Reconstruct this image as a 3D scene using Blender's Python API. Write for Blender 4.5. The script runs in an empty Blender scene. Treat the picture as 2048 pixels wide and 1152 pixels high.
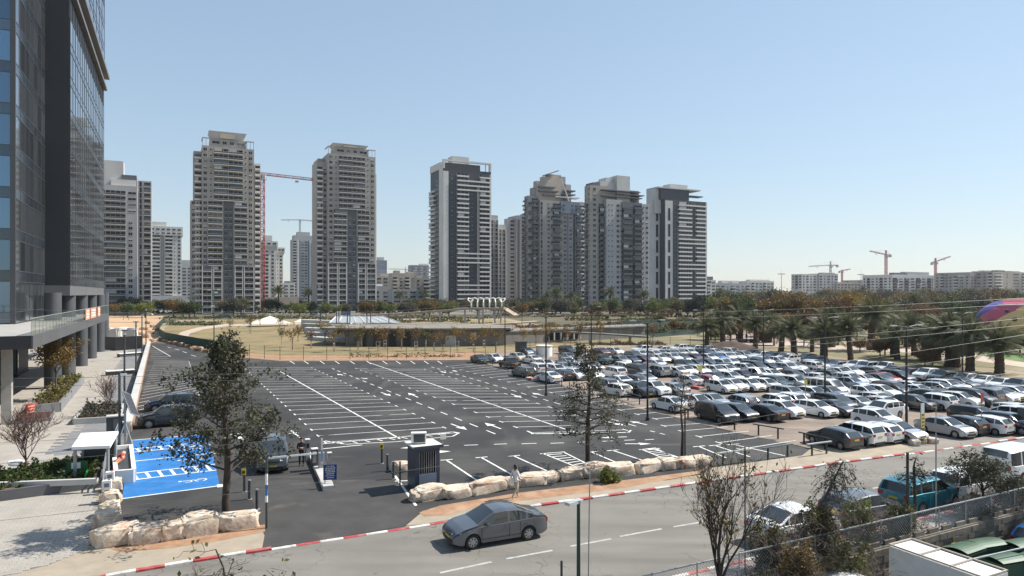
import bpy, bmesh, math, random
import numpy as np
from mathutils import Vector, Matrix
R = math.radians
random.seed(7)
SC = bpy.context.scene
COL = SC.collection
# ------------------------------------------------------------------ camera, sky, sun, exposure
HC, FPX, HOR = 10.8, 1350.0, 587.0          # camera height (m), focal length and horizon in photo pixels
cam_d = bpy.data.cameras.new('camera')
cam = bpy.data.objects.new('camera', cam_d); COL.objects.link(cam)
cam.location = (0, 0, HC); cam.rotation_euler = (R(90), 0, 0)
cam_d.sensor_width = 36; cam_d.lens = 36 * FPX / 2048; cam_d.shift_y = (HOR - 576) / 2048
cam_d.clip_start = 0.1; cam_d.clip_end = 12000
SC.camera = cam
SUN_DIR = Vector((0.641, 0.233, 0.731)).normalized()   # towards the sun
w = bpy.data.worlds.new('World'); SC.world = w; w.use_nodes = True
nt = w.node_tree; bg = nt.nodes['Background']
sky = nt.nodes.new('ShaderNodeTexSky'); sky.sky_type = 'NISHITA'; sky.sun_disc = False
sky.sun_elevation = math.asin(SUN_DIR.z); sky.sun_rotation = math.atan2(SUN_DIR.x, SUN_DIR.y)
sky.altitude = 0; sky.air_density = 1.3; sky.dust_density = 0.12; sky.ozone_density = 8.0
gm = nt.nodes.new('ShaderNodeGamma'); gm.inputs[1].default_value = 0.52      # tone curve on the sky colour: evens its brightness from zenith to horizon
nt.links.new(sky.outputs[0], gm.inputs[0]); nt.links.new(gm.outputs[0], bg.inputs[0]); bg.inputs[1].default_value = 0.15
sun_d = bpy.data.lights.new('sun', 'SUN'); sun_d.energy = 3.35; sun_d.angle = R(0.53); sun_d.color = (1, 0.95, 0.87)
sun = bpy.data.objects.new('sun', sun_d); COL.objects.link(sun)
sun.rotation_euler = SUN_DIR.to_track_quat('Z', 'Y').to_euler()
vs = SC.view_settings; vs.view_transform = 'Standard'; vs.look = 'None'; vs.gamma = 1; vs.exposure = 1.12
vs.use_curve_mapping = False
SC.cycles.max_bounces = 5; SC.cycles.diffuse_bounces = 2; SC.cycles.glossy_bounces = 3; SC.cycles.transmission_bounces = 3
SC.cycles.transparent_max_bounces = 6; SC.cycles.caustics_reflective = False; SC.cycles.caustics_refractive = False
SC.cycles.sample_clamp_indirect = 4
# ------------------------------------------------------------------ places
AX = R(26.565)                               # the town grid: V runs along the road, U away from it
V = Vector((math.cos(AX), math.sin(AX), 0)); U = Vector((-math.sin(AX), math.cos(AX), 0))
HF, HB, HL, HR_ = AX - math.pi/2, AX + math.pi/2, AX + math.pi, AX
def G(px, py, z=0.0):
    s = (HC - z) / (py - HOR)
    return Vector(((px - 1024) * s, FPX * s, z))
def P(px, py, d):
    return Vector(((px - 1024) * d / FPX, d, HC + (HOR - py) * d / FPX))
def along(o, d, px):
    k = (px - 1024) / FPX
    return (k * o.y - o.x) / (d.x - k * d.y)
ORD = ['first', 'second', 'third', 'fourth', 'fifth', 'sixth', 'seventh', 'eighth', 'ninth', 'tenth', 'eleventh', 'twelfth', 'thirteenth',
       'fourteenth', 'fifteenth', 'sixteenth', 'seventeenth', 'eighteenth', 'nineteenth', 'twentieth', 'twenty-first', 'twenty-second', 'twenty-third',
       'twenty-fourth', 'twenty-fifth', 'twenty-sixth', 'twenty-seventh', 'twenty-eighth', 'twenty-ninth', 'thirtieth', 'thirty-first', 'thirty-second', 'thirty-third', 'thirty-fourth', 'thirty-fifth', 'thirty-sixth', 'thirty-seventh', 'thirty-eighth', 'thirty-ninth', 'fortieth'] + [t + '-' + o for t in ('forty', 'fifty', 'sixty') for o in ('first', 'second', 'third', 'fourth', 'fifth', 'sixth', 'seventh', 'eighth', 'ninth')]
# ------------------------------------------------------------------ objects
def tag(o, label=None, cat=None, group=None, kind=None):
    if label: o['label'] = label
    if cat: o['category'] = cat
    if group: o['group'] = group
    if kind: o['kind'] = kind
    return o
def thing(name, label, cat, loc=(0, 0, 0), rz=0.0, group=None):
    o = bpy.data.objects.new(name, None); o.empty_display_size = .2; COL.objects.link(o)
    o.location = loc; o.rotation_euler = (0, 0, rz)
    return tag(o, label, cat, group)
def ob(name, me, parent=None, loc=(0, 0, 0), rz=0.0, mat=None, scale=None):
    o = bpy.data.objects.new(name, me); COL.objects.link(o)
    o.location = loc; o.rotation_euler = (0, 0, rz)
    if scale: o.scale = scale
    if parent: o.parent = parent
    if mat:
        o.material_slots[0].link = 'OBJECT'; o.material_slots[0].material = mat
    return o
def copy_tree(o, parent=None):
    c = o.copy(); COL.objects.link(c)
    if parent: c.parent = parent
    for ch in list(o.children): copy_tree(ch, c)
    return c
class MB:
    def __init__(s): s.v = []; s.f = []; s.m = []
    def add(s, vs, fs, m=0):
        b = len(s.v); s.v.extend([tuple(p) for p in vs]); s.f.extend([tuple(b + i for i in f) for f in fs]); s.m.extend([m] * len(fs)); return s
    def box(s, c, d, rz=0.0, m=0, tilt=None):
        x, y, z = d[0] / 2, d[1] / 2, d[2] / 2
        ps = [Vector((i * x, j * y, k * z)) for k in (-1, 1) for j in (-1, 1) for i in (-1, 1)]
        M = Matrix.Rotation(rz, 3, 'Z')
        if tilt: M = M @ tilt
        c = Vector(c)
        return s.add([M @ p + c for p in ps], [(0, 2, 3, 1), (4, 5, 7, 6), (0, 1, 5, 4), (2, 6, 7, 3), (0, 4, 6, 2), (1, 3, 7, 5)], m)
    def box2(s, a, b, m=0):
        return s.box([(a[i] + b[i]) / 2 for i in range(3)], [abs(b[i] - a[i]) for i in range(3)], 0, m)
    def prism(s, poly, z0, z1, m=0):
        n = len(poly)
        vs = [(p[0], p[1], z0) for p in poly] + [(p[0], p[1], z1) for p in poly]
        ar = sum(poly[i][0] * poly[(i+1) % n][1] - poly[(i+1) % n][0] * poly[i][1] for i in range(n))
        fs = [tuple(range(n - 1, -1, -1)), tuple(range(n, 2 * n))] + [(i, (i + 1) % n, n + (i + 1) % n, n + i) for i in range(n)]
        if ar < 0: fs = [f[::-1] for f in fs]
        return s.add(vs, fs, m)
    def sheet(s, pts, m=0):
        n = len(pts)
        ar = sum(pts[i][0] * pts[(i+1) % n][1] - pts[(i+1) % n][0] * pts[i][1] for i in range(n))
        f = tuple(range(n))
        return s.add(pts, [f if ar > 0 else f[::-1]], m)
    def tube(s, pts, rad, n=6, m=0, caps=True):
        pts = [Vector(p) for p in pts]
        if not isinstance(rad, (list, tuple)): rad = [rad] * len(pts)
        vs = []; k = len(pts)
        ref = None
        for i, p in enumerate(pts):
            t = (pts[min(i + 1, k - 1)] - pts[max(i - 1, 0)])
            if t.length < 1e-9: t = Vector((0, 0, 1))
            t.normalize()
            if ref is None: ref = Vector((1, 0, 0)) if abs(t.x) < .8 else Vector((0, 1, 0))
            a = t.cross(ref).normalized(); b = t.cross(a)
            ref = -(t.cross(a)) if False else ref
            for j in range(n):
                an = 2 * math.pi * j / n
                vs.append(p + (a * math.cos(an) + b * math.sin(an)) * rad[i])
        fs = []
        for i in range(k - 1):
            for j in range(n):
                fs.append((i*n + j, i*n + (j+1) % n, (i+1)*n + (j+1) % n, (i+1)*n + j))
        if caps: fs.append(tuple(range(n - 1, -1, -1))); fs.append(tuple((k-1)*n + j for j in range(n)))
        return s.add(vs, fs, m)
    def cyl(s, c, r, h, n=12, m=0, r2=None):
        c = Vector(c); return s.tube([c, c + Vector((0, 0, h))], [r, r if r2 is None else r2], n, m)
    def bar(s, a, b, w, h, m=0):
        a = Vector(a); b = Vector(b); d = b - a; L = d.length
        q = d.to_track_quat('X', 'Z').to_matrix()
        return s.box((a + b) / 2, (L, w, h), 0, m, q)
    def mesh(s, name, mats, smooth=False, angle=None):
        me = bpy.data.meshes.new(name); me.from_pydata(s.v, [], s.f)
        for mt in (mats if isinstance(mats, (list, tuple)) else [mats]): me.materials.append(mt)
        if any(s.m): me.polygons.foreach_set('material_index', s.m)
        if smooth:
            me.polygons.foreach_set('use_smooth', [True] * len(s.f))
            if angle: me.set_sharp_from_angle(angle=angle)
        me.update(); return me
    def build(s, name, mats, parent=None, loc=(0, 0, 0), rz=0.0, smooth=False, angle=None):
        return ob(name, s.mesh(name, mats, smooth, angle), parent, loc, rz)
def quads_mesh(name, Vt, mat):          # Vt: (n,4,3)
    n = len(Vt); me = bpy.data.meshes.new(name)
    me.vertices.add(n * 4); me.vertices.foreach_set('co', np.asarray(Vt, dtype=np.float32).ravel())
    me.loops.add(n * 4); me.loops.foreach_set('vertex_index', np.arange(n * 4, dtype=np.int32))
    me.polygons.add(n); me.polygons.foreach_set('loop_start', np.arange(0, n * 4, 4, dtype=np.int32))
    me.update(calc_edges=True); me.validate(); me.materials.append(mat); return me
def inpoly(x, y, poly):
    c = False; n = len(poly); j = n - 1
    for i in range(n):
        xi, yi = poly[i][0], poly[i][1]; xj, yj = poly[j][0], poly[j][1]
        if (yi > y) != (yj > y) and x < (xj - xi) * (y - yi) / (yj - yi) + xi: c = not c
        j = i
    return c
# ------------------------------------------------------------------ materials
def M(name, col, rough=.7, var=.12, scale=.8, bump=0.0, bscale=20.0, metal=0.0, col2=None, lo=.35, hi=.65, spec=.5, coat=0.0, rnd=0.0, obj=False, stretch=None, detail=5):
    m = bpy.data.materials.new(name); m.use_nodes = True; n = m.node_tree.nodes; l = m.node_tree.links
    b = n['Principled BSDF']; b.inputs['Roughness'].default_value = rough; b.inputs['Metallic'].default_value = metal
    b.inputs['Specular IOR Level'].default_value = spec; b.inputs['Coat Weight'].default_value = coat; b.inputs['Coat Roughness'].default_value = .05
    c = tuple(col) + (1,); src = None; pos = None
    def coord():
        if obj:
            t = n.new('ShaderNodeTexCoord'); o = t.outputs['Object']
        else:
            t = n.new('ShaderNodeNewGeometry'); o = t.outputs['Position']
        if stretch:
            mp = n.new('ShaderNodeMapping'); mp.inputs['Rotation'].default_value = (0, 0, -AX if not obj else 0); mp.inputs['Scale'].default_value = stretch
            mp.vector_type = 'POINT'; l.new(o, mp.inputs[0]); o = mp.outputs[0]
        return o
    if var or col2:
        pos = coord(); tn = n.new('ShaderNodeTexNoise'); tn.inputs['Scale'].default_value = scale; tn.inputs['Detail'].default_value = detail
        tn.inputs['Roughness'].default_value = .62
        l.new(pos, tn.inputs['Vector'])
        cr = n.new('ShaderNodeValToRGB'); cr.color_ramp.elements[0].position = lo; cr.color_ramp.elements[1].position = hi
        if col2: c2 = tuple(col2) + (1,); cr.color_ramp.elements[0].color = c; cr.color_ramp.elements[1].color = c2
        else:
            cr.color_ramp.elements[0].color = tuple(x * (1 - var) for x in col) + (1,); cr.color_ramp.elements[1].color = tuple(min(1, x * (1 + var)) for x in col) + (1,)
        l.new(tn.outputs[0], cr.inputs[0]); src = cr.outputs[0]
    if rnd:
        oi = n.new('ShaderNodeObjectInfo'); hs = n.new('ShaderNodeHueSaturation'); mr = n.new('ShaderNodeMapRange')
        mr.inputs[3].default_value = 1 - rnd; mr.inputs[4].default_value = 1 + rnd
        l.new(oi.outputs['Random'], mr.inputs[0]); l.new(mr.outputs[0], hs.inputs['Value'])
        if src: l.new(src, hs.inputs['Color'])
        else: hs.inputs['Color'].default_value = c
        src = hs.outputs[0]
    if src: l.new(src, b.inputs['Base Color'])
    else: b.inputs['Base Color'].default_value = c
    if bump:
        pos = pos or coord(); t2 = n.new('ShaderNodeTexNoise'); t2.inputs['Scale'].default_value = bscale; t2.inputs['Detail'].default_value = 4
        l.new(pos, t2.inputs['Vector']); bp = n.new('ShaderNodeBump'); bp.inputs['Strength'].default_value = bump; bp.inputs['Distance'].default_value = .02
        l.new(t2.outputs[0], bp.inputs['Height']); l.new(bp.outputs[0], b.inputs['Normal'])
    return m
def mix_layer(m, col, scale, lo, hi, amount=1.0, kind='noise', stretch=None, rot=-AX):
    """lay a second, shaped colour (stain, crack, track) over a material's base colour"""
    n = m.node_tree.nodes; l = m.node_tree.links; b = n['Principled BSDF']
    g = n.new('ShaderNodeNewGeometry'); o = g.outputs['Position']
    if stretch:
        mp = n.new('ShaderNodeMapping'); mp.inputs['Rotation'].default_value = (0, 0, rot); mp.inputs['Scale'].default_value = stretch; l.new(o, mp.inputs[0]); o = mp.outputs[0]
    if kind == 'noise':
        t = n.new('ShaderNodeTexNoise'); t.inputs['Scale'].default_value = scale; t.inputs['Detail'].default_value = 6; l.new(o, t.inputs['Vector']); fac = t.outputs[0]
    else:
        wn = n.new('ShaderNodeTexNoise'); wn.inputs['Scale'].default_value = scale * 2.5; l.new(o, wn.inputs['Vector'])
        vm = n.new('ShaderNodeVectorMath'); vm.operation = 'MULTIPLY_ADD'; vm.inputs[1].default_value = (.6 / scale,) * 3; l.new(wn.outputs['Color'], vm.inputs[0]); l.new(o, vm.inputs[2])
        t = n.new('ShaderNodeTexVoronoi'); t.feature = 'DISTANCE_TO_EDGE'; t.inputs['Scale'].default_value = scale; l.new(vm.outputs[0], t.inputs['Vector']); fac = t.outputs['Distance']
    mr = n.new('ShaderNodeMapRange'); mr.inputs[1].default_value = lo; mr.inputs[2].default_value = hi; mr.inputs[3].default_value = 0; mr.inputs[4].default_value = amount
    l.new(fac, mr.inputs[0]); fo = mr.outputs[0]
    if kind == 'crack':
        k = n.new('ShaderNodeTexNoise'); k.inputs['Scale'].default_value = .12; k.inputs['Detail'].default_value = 3; l.new(g.outputs['Position'], k.inputs['Vector'])
        k2 = n.new('ShaderNodeMapRange'); k2.inputs[1].default_value = .47; k2.inputs[2].default_value = .56; l.new(k.outputs[0], k2.inputs[0])
        mm = n.new('ShaderNodeMath'); mm.operation = 'MULTIPLY'; l.new(fo, mm.inputs[0]); l.new(k2.outputs[0], mm.inputs[1]); fo = mm.outputs[0]
    mx = n.new('ShaderNodeMix'); mx.data_type = 'RGBA'; l.new(fo, mx.inputs[0])
    old = b.inputs['Base Color']
    if old.links: l.new(old.links[0].from_socket, mx.inputs[6])
    else: mx.inputs[6].default_value = old.default_value
    mx.inputs[7].default_value = tuple(col) + (1,); l.new(mx.outputs[2], old)
    return m
m_ground = M('ground_dry', (.30, .24, .16), .95, .2, .05, .5, 2)
m_road = M('road_asphalt', (.19, .175, .152), .9, .1, .25, .35, 60)
mix_layer(m_road, (.125, .115, .10), .5, .48, .68, .75, stretch=(.12, 1, 1)); mix_layer(m_road, (.10, .092, .082), .13, .60, .63, .5); mix_layer(m_road, (.07, .065, .06), 1.6, .70, .76, .6); mix_layer(m_road, (.25, .235, .205), .35, .5, .7, .5, stretch=(.2, 1.4, 1))
mix_layer(m_road, (.06, .054, .048), .8, .022, .008, .8, 'crack')
m_lot = M('new_asphalt', (.028, .0265, .026), .85, .18, .35, .3, 70)
mix_layer(m_lot, (.066, .062, .056), .16, .46, .66, .9); mix_layer(m_lot, (.012, .012, .012), 1.1, .68, .74, .7); mix_layer(m_lot, (.022, .021, .021), 2.2, .58, .66, .5, stretch=(.25, 1, 1)); mix_layer(m_lot, (.095, .087, .074), .5, .58, .76, .65, stretch=(1, .14, 1)); mix_layer(m_lot, (.10, .092, .08), .9, .62, .74, .5, stretch=(.12, 1, 1))
m_apron = M('apron_asphalt', (.052, .049, .046), .88, .2, .6, .3, 60); mix_layer(m_apron, (.20, .16, .12), .45, .6, .8, .5)
m_gravel = M('gravel', (.235, .185, .145), .95, .2, .35, .7, 18); mix_layer(m_gravel, (.13, .105, .088), .22, .5, .72, .7, stretch=(.4, 1.3, 1)); mix_layer(m_gravel, (.36, .30, .24), .5, .58, .75, .7, stretch=(.3, 1.2, 1))
m_side = M('pavement_asphalt', (.34, .285, .215), .92, .1, 1.1, .3, 50); mix_layer(m_side, (.25, .2, .15), .4, .55, .75, .6)
m_soil = M('red_soil', (.33, .19, .11), .95, .2, 1.5, .8, 12); mix_layer(m_soil, (.44, .30, .19), .9, .5, .7, .8)
m_sand = M('sand', (.50, .33, .19), .95, .1, .08, .5, 1.5); mix_layer(m_sand, (.40, .26, .155), .05, .5, .7, .6, stretch=(.2, 2, 1))
m_lawn = M('dry_lawn', (.20, .155, .07), .95, .2, .2, .6, 8, col2=(.28, .205, .10)); mix_layer(m_lawn, (.12, .12, .05), .09, .5, .68, .75); mix_layer(m_lawn, (.30, .2, .12), .25, .58, .7, .6)
m_park = M('park_grass', (.20, .165, .085), .95, .2, .15, .6, 8, col2=(.15, .14, .06)); mix_layer(m_park, (.33, .26, .17), .05, .52, .62, .8)
m_path = M('park_path', (.46, .36, .28), .9, .1, .3)
m_pathp = M('park_plaza', (.36, .27, .23), .9, .1, .3)
m_water = M('pond_water', (.03, .042, .024), .25, .3, .05, .3, .8, spec=.15)
m_paint = M('white_paint', (.72, .72, .68), .75, .05, 3); mix_layer(m_paint, (.32, .31, .29), 2.5, .54, .7, .65)
m_blue = M('blue_paint', (.02, .155, .42), .6, .12, 1.2); mix_layer(m_blue, (.06, .22, .48), .9, .5, .75, .8); mix_layer(m_blue, (.03, .075, .15), 3.0, .60, .72, .7); mix_layer(m_blue, (.03, .06, .11), .9, .62, .74, .6, stretch=(.15, 2.2, 1))
m_pav = M('paver', (.345, .315, .275), .88, .1, .6, .3, 25, rnd=.06); mix_layer(m_pav, (.30, .27, .235), .8, .52, .7, .6)
m_pavg = M('grey_slab', (.205, .205, .21), .85, .1, .8, .3, 25)
m_joint = M('paving_joint', (.16, .145, .125), .95, .1)
m_white = M('white_panel', (.80, .79, .75), .55, .05, .6)
m_conc = M('concrete', (.37, .355, .33), .85, .12, .8, .3, 6); mix_layer(m_conc, (.26, .25, .235), .5, .55, .75, .5)
m_concd = M('dark_concrete', (.105, .105, .11), .8, .12, .7, .2, 6)
m_wallw = M('plaza_wall', (.47, .455, .43), .85, .08, .8, .2, 8)
m_ored = M('red_kerb_paint', (.40, .05, .055), .75, .2, 2.5); mix_layer(m_ored, (.36, .2, .17), 3.5, .5, .66, .8)
m_owht = M('white_kerb_paint', (.62, .6, .56), .75, .1, 2.5); mix_layer(m_owht, (.36, .33, .28), 3, .5, .66, .8)
m_metal = M('grey_metal', (.30, .305, .31), .45, .1, 2, metal=.3)
m_galv = M('galvanised', (.42, .43, .43), .5, .1, 3, metal=.6)
m_black = M('black_metal', (.014, .014, .015), .45, .1, 2)
m_dgrey = M('dark_grey_metal', (.05, .055, .06), .5, .1, 2)
m_dgreen = M('dark_green_metal', (.018, .055, .043), .5, .1, 2)
m_rail = M('rail_paint', (.11, .13, .125), .45, .15, 2)
m_railw = M('rail_pale', (.42, .44, .42), .55, .1, 2)
m_yel = M('yellow_plate', (.62, .47, .05), .55, .08, 4)
m_rock = M('limestone', (.56, .45, .34), .9, .15, 1.2, .9, 7); mix_layer(m_rock, (.36, .20, .115), .8, .5, .68, .85); mix_layer(m_rock, (.70, .62, .52), 2.8, .48, .62, .75); mix_layer(m_rock, (.30, .21, .15), 7, .56, .68, .6)
m_rockd = M('site_boulder', (.45, .30, .2), .92, .2, .8, .8, 4)
m_bark = M('bark', (.055, .042, .032), .95, .25, 3, .8, 14)
m_barkg = M('grey_bark', (.12, .095, .075), .95, .25, 3, .6, 14)
m_palmtrunk = M('palm_trunk', (.085, .062, .045), .95, .3, 2.5, 1.0, 6)
def leaf(name, c1, c2, rnd=.18, tr=.25):
    m = M(name, c1, .65, 0, 1.2, col2=c2, lo=.38, hi=.62, rnd=rnd, spec=.3)
    n = m.node_tree.nodes; l = m.node_tree.links; b = n['Principled BSDF']
    if tr:
        t = n.new('ShaderNodeBsdfTranslucent'); src = b.inputs['Base Color'].links[0].from_socket; l.new(src, t.inputs[0])
        mx = n.new('ShaderNodeMixShader'); mx.inputs[0].default_value = tr; l.new(b.outputs[0], mx.inputs[1]); l.new(t.outputs[0], mx.inputs[2])
        l.new(mx.outputs[0], n['Material Output'].inputs[0])
    return m
m_lf_dark = leaf('leaf_dark', (.050, .054, .032), (.10, .096, .058), .12)
m_lf_green = leaf('leaf_green', (.045, .07, .02), (.095, .12, .035))
m_lf_olive = leaf('leaf_olive', (.085, .09, .03), (.15, .135, .05))
m_lf_brown = leaf('leaf_brown', (.13, .088, .03), (.21, .135, .045))
m_lf_gold = leaf('leaf_gold', (.20, .125, .022), (.27, .17, .035))
m_lf_lime = leaf('leaf_lime', (.10, .13, .025), (.17, .18, .045))
m_lf_palm = leaf('leaf_palm', (.06, .072, .03), (.125, .132, .066), .12)
m_lf_grey = leaf('leaf_grey', (.06, .062, .045), (.11, .105, .075))
m_lf_rust = leaf('leaf_rust', (.11, .066, .035), (.17, .10, .05))
m_lf_black = leaf('leaf_deep', (.010, .016, .008), (.022, .030, .013))
m_grassy = leaf('planter_grass', (.12, .115, .03), (.20, .17, .05))
m_skin = M('skin', (.38, .22, .15), .6, .05, 5)
# ------------------------------------------------------------------ the setting
def gp(pts, z): return [(lambda q: (q.x, q.y, z))(G(a, b)) for a, b in pts]
def struct(name, pts, z, mat, parent=None):
    o = MB().sheet(gp(pts, z)).build(name, mat, parent)
    if not parent: o['kind'] = 'structure'
    return o
WALL0 = Vector((14.6, 27.9, 0))
def wl(t, off=0.0, z=0.0): q = WALL0 + V * t + U * off; return Vector((q.x, q.y, z))
ground = MB().sheet([wl(-9000), wl(9000), wl(9000, 9500), wl(-9000, 9500)]).build('ground', m_ground); ground['kind'] = 'structure'
yard = MB().sheet([wl(-200, .1, -1.4), wl(-200, -60, -1.4), wl(200, -60, -1.4), wl(200, .1, -1.4)]).build('service_yard', M('yard_asphalt', (.11, .105, .10), .9, .2, .5, .3, 40)); yard['kind'] = 'structure'
KERB = [(-300, 1275), (-150, 1235), (0, 1202), (120, 1172), (250, 1148), (400, 1122), (520, 1103), (700, 1075), (840, 1053), (960, 1033), (1080, 1012), (1180, 998), (1300, 981), (1440, 961), (1600, 938), (1700, 924), (1800, 911), (1830, 907), (1930, 893), (2048, 877), (2200, 858), (2500, 826)]
kw = [G(*p) for p in KERB]
near = [wl(t, 1.6) for t in (-60, 120)]
road = MB().sheet([(p.x, p.y, .004) for p in kw] + [(near[1].x, near[1].y, .004), (near[0].x, near[0].y, .004)]).build('road', m_road); road['kind'] = 'structure'
# dashed centre line
DASH = [((880, 1146), (983, 1124)), ((1012, 1118), (1105, 1101)), ((1140, 1093), (1222, 1078)), ((1240, 1073), (1323, 1058)), ((1347, 1054), (1412, 1043)), ((1520, 1020), (1575, 1008)), ((1640, 996), (1690, 987)), ((1745, 977), (1800, 967)), ((1850, 957), (1900, 948)), ((1935, 941), (1970, 934))]
def paint_line(parent, a, b, wdt, name='painted_line', z=.012, mat=None):
    a = Vector(a); b = Vector(b); d = (b - a); d.z = 0; n = Vector((-d.y, d.x, 0)).normalized() * wdt / 2
    return MB().sheet([(q.x, q.y, z) for q in (a - n, b - n, b + n, a + n)]).build(name, mat or m_paint, parent)
m_oldpaint = M('worn_paint', (.44, .42, .385), .85, .1, 3); mix_layer(m_oldpaint, (.26, .245, .22), 3.5, .5, .66, .75)
for a, b in DASH: paint_line(road, G(*a), G(*b), .14, 'centre_dash', .009, m_oldpaint)
# kerb stones, red and white, one by one
kerb = MB().sheet([(p.x, p.y, .003) for p in kw] + [(p.x - U.x * -.2, p.y + .2, .003) for p in reversed(kw)]).build('kerb', m_conc); kerb['kind'] = 'structure'
def kerb_run(pts, parent, h, mats, step=1.0, flush=None, phase=0):
    meshes = {}
    L = [0]
    for i in range(1, len(pts)): L.append(L[-1] + (pts[i] - pts[i-1]).length)
    def at(s):
        for i in range(1, len(pts)):
            if s <= L[i]: f = (s - L[i-1]) / (L[i] - L[i-1]); return pts[i-1].lerp(pts[i], f)
        return pts[-1]
    s = 0; k = phase
    while s + step < L[-1]:
        a, b = at(s), at(s + step); c = (a + b) / 2; d = b - a
        hh = flush(c) if flush else h
        key = (round(hh, 3),)
        if key not in meshes:
            ms = []
            for q in (0, 1):
                x0, x1, y, zt = -step/2 + .006, step/2 - .006, .085, hh
                mb = MB(); c4 = [(-y, 0), (-y, zt - .03), (-y + .03, zt), (y, zt), (y, 0)]
                vs = [(x, p[0], p[1]) for x in (x0, x1) for p in c4]; n5 = 5
                mb.add(vs, [(0, 1, 2, 3, 4)[::-1][::-1], (9, 8, 7, 6, 5)] + [(i, 5 + i, 5 + (i+1) % 5, (i+1) % 5) for i in range(5)])
                bm = bmesh.new(); me = mb.mesh('kerb_stone', mats[q]); bm.from_mesh(me); bmesh.ops.recalc_face_normals(bm, faces=bm.faces); bm.to_mesh(me); bm.free()
                ms.append(me)
            meshes[key] = ms
        ang = math.atan2(d.y, d.x)
        o = ob('kerb_stone', meshes[key][k % 2], parent, (c.x, c.y, .002), ang + random.uniform(-.012, .012))
        s += step; k += 1
def flushf(c):
    px = 1024 + FPX * c.x / c.y
    return .045 if 525 < px < 880 or 1815 < px < 1990 else .11
kerb_run(kw, kerb, .14, (m_ored, m_owht), 1.0, flushf)
nk = [wl(-45, 1.6), wl(110, 1.6)]
kerb2 = MB().sheet([wl(-45, 1.3, .003), wl(110, 1.3, .003), wl(110, 1.75, .003), wl(-45, 1.75, .003)]).build('near_kerb', m_conc); kerb2['kind'] = 'structure'
kerb_run(nk, kerb2, .13, (M('pale_red_kerb', (.47, .17, .16), .8, .2, 3), m_owht), 1.0, phase=1)
near_pav = MB().sheet([wl(-60, .02, .09), wl(120, .02, .09), wl(120, 1.5, .09), wl(-60, 1.5, .09)]).build('near_pavement', M('red_grey_paving', (.30, .25, .22), .9, .15, 1.2, .3, 30)); near_pav['kind'] = 'structure'
# crossing stripes of pale paving on the near pavement
for i in range(9):
    t = 3 + i * 1.15
    MB().sheet([wl(t, .1, .096), wl(t + .25, .1, .096), wl(t + 1.1, 1.4, .096), wl(t + .85, 1.4, .096)]).build('pale_stripe', m_oldpaint, near_pav)
KB = lambda a, b: [p for p in KERB if a <= p[0] <= b]
pav_l = [(-300, 1275), (-150, 1235), (0, 1202), (120, 1172), (250, 1144), (400, 1119), (524, 1099), (529, 1072), (523, 1058), (430, 1076), (330, 1090), (230, 1098), (150, 1075), (100, 1120), (-200, 1180)]
pavement = struct('pavement', pav_l, .02, m_side)
pav_r = [(812, 1052), (840, 1050), (960, 1030), (1080, 1009), (1180, 995), (1300, 978), (1440, 958), (1600, 935), (1700, 921), (1800, 908), (1828, 900), (1790, 884), (1700, 896), (1600, 912), (1425, 936), (1400, 958), (1250, 966), (1040, 990), (880, 1016), (838, 1030)]
pavement2 = struct('pavement', pav_r, .02, m_side)
struct('soil_verge', [(838, 1026), (880, 1012), (1040, 986), (1250, 961), (1400, 942), (1420, 930), (1400, 948), (1250, 976), (1100, 995), (960, 1012), (900, 1030), (850, 1034)], .026, m_soil)
struct('soil_bed', [(180, 1085), (240, 1105), (330, 1098), (430, 1084), (530, 1064), (530, 1050), (430, 1066), (330, 1075), (250, 1068)], .027, m_soil)
# ---- the new asphalt car park
LOT = [(295, 688), (312, 684), (345, 690), (400, 701), (470, 714), (560, 722), (945, 720), (1010, 738), (1100, 762), (1210, 800), (1330, 830), (1440, 857), (1530, 878), (1622, 897), (1600, 914), (1425, 936), (1400, 950), (1250, 964), (1040, 988), (880, 1012), (845, 1022), (838, 1030), (810, 1054), (690, 1075), (524, 1100), (526, 1062), (430, 1060), (240, 1064), (232, 1010), (235, 960), (262, 845), (278, 780)]
lot = struct('car_park', LOT, .010, m_lot)
struct('entrance_apron', [(690, 1073), (524, 1098), (526, 1062), (500, 990), (560, 960), (700, 960), (800, 960), (838, 1030), (812, 1051)], .014, m_apron)
def LINE(x0, y0, x1, y1, w_=.11): return paint_line(lot, G(x0, y0), G(x1, y1), w_, 'bay_line', .017)
def cap(x, y, dx, dy, L=.5): q = G(x, y); d = Vector((dx, dy, 0)).normalized() * L / 2; paint_line(lot, q - d, q + d, .11, 'bay_cap', .021)
def row(pa0, pa1, pb0, pb1, n, caps=(1, 1), bend=None):
    """n bay lines; near ends pa0..pa1 and far ends pb0..pb1, spaced evenly on the ground"""
    A0, A1, B0, B1 = G(*pa0), G(*pa1), G(*pb0), G(*pb1)
    dA = (A1 - A0); dB = (B1 - B0)
    for i in range(n):
        f = i / (n - 1); a = A0.lerp(A1, f); b = B0.lerp(B1, f)
        paint_line(lot, a, b, .10, 'bay_line', .017)
        for on, q, d in ((caps[0], a, dA), (caps[1], b, dB)):
            if on:
                e = d.normalized() * .38; paint_line(lot, q - e, q + e, .12, 'bay_cap', .021)
# left row (against the plaza wall)
row((308, 722), (272, 822), (378, 723), (398, 790), 21, (0, 1))
# first island: spine, left and right bays
row((487, 735), (650, 885), (624, 736), (912, 866), 23)
LINE(560, 743, 800, 878, .15)
# second island
row((712, 737), (1062, 866), (850, 739), (1250, 860), 21)
LINE(740, 726, 1158, 868, .15)
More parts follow.
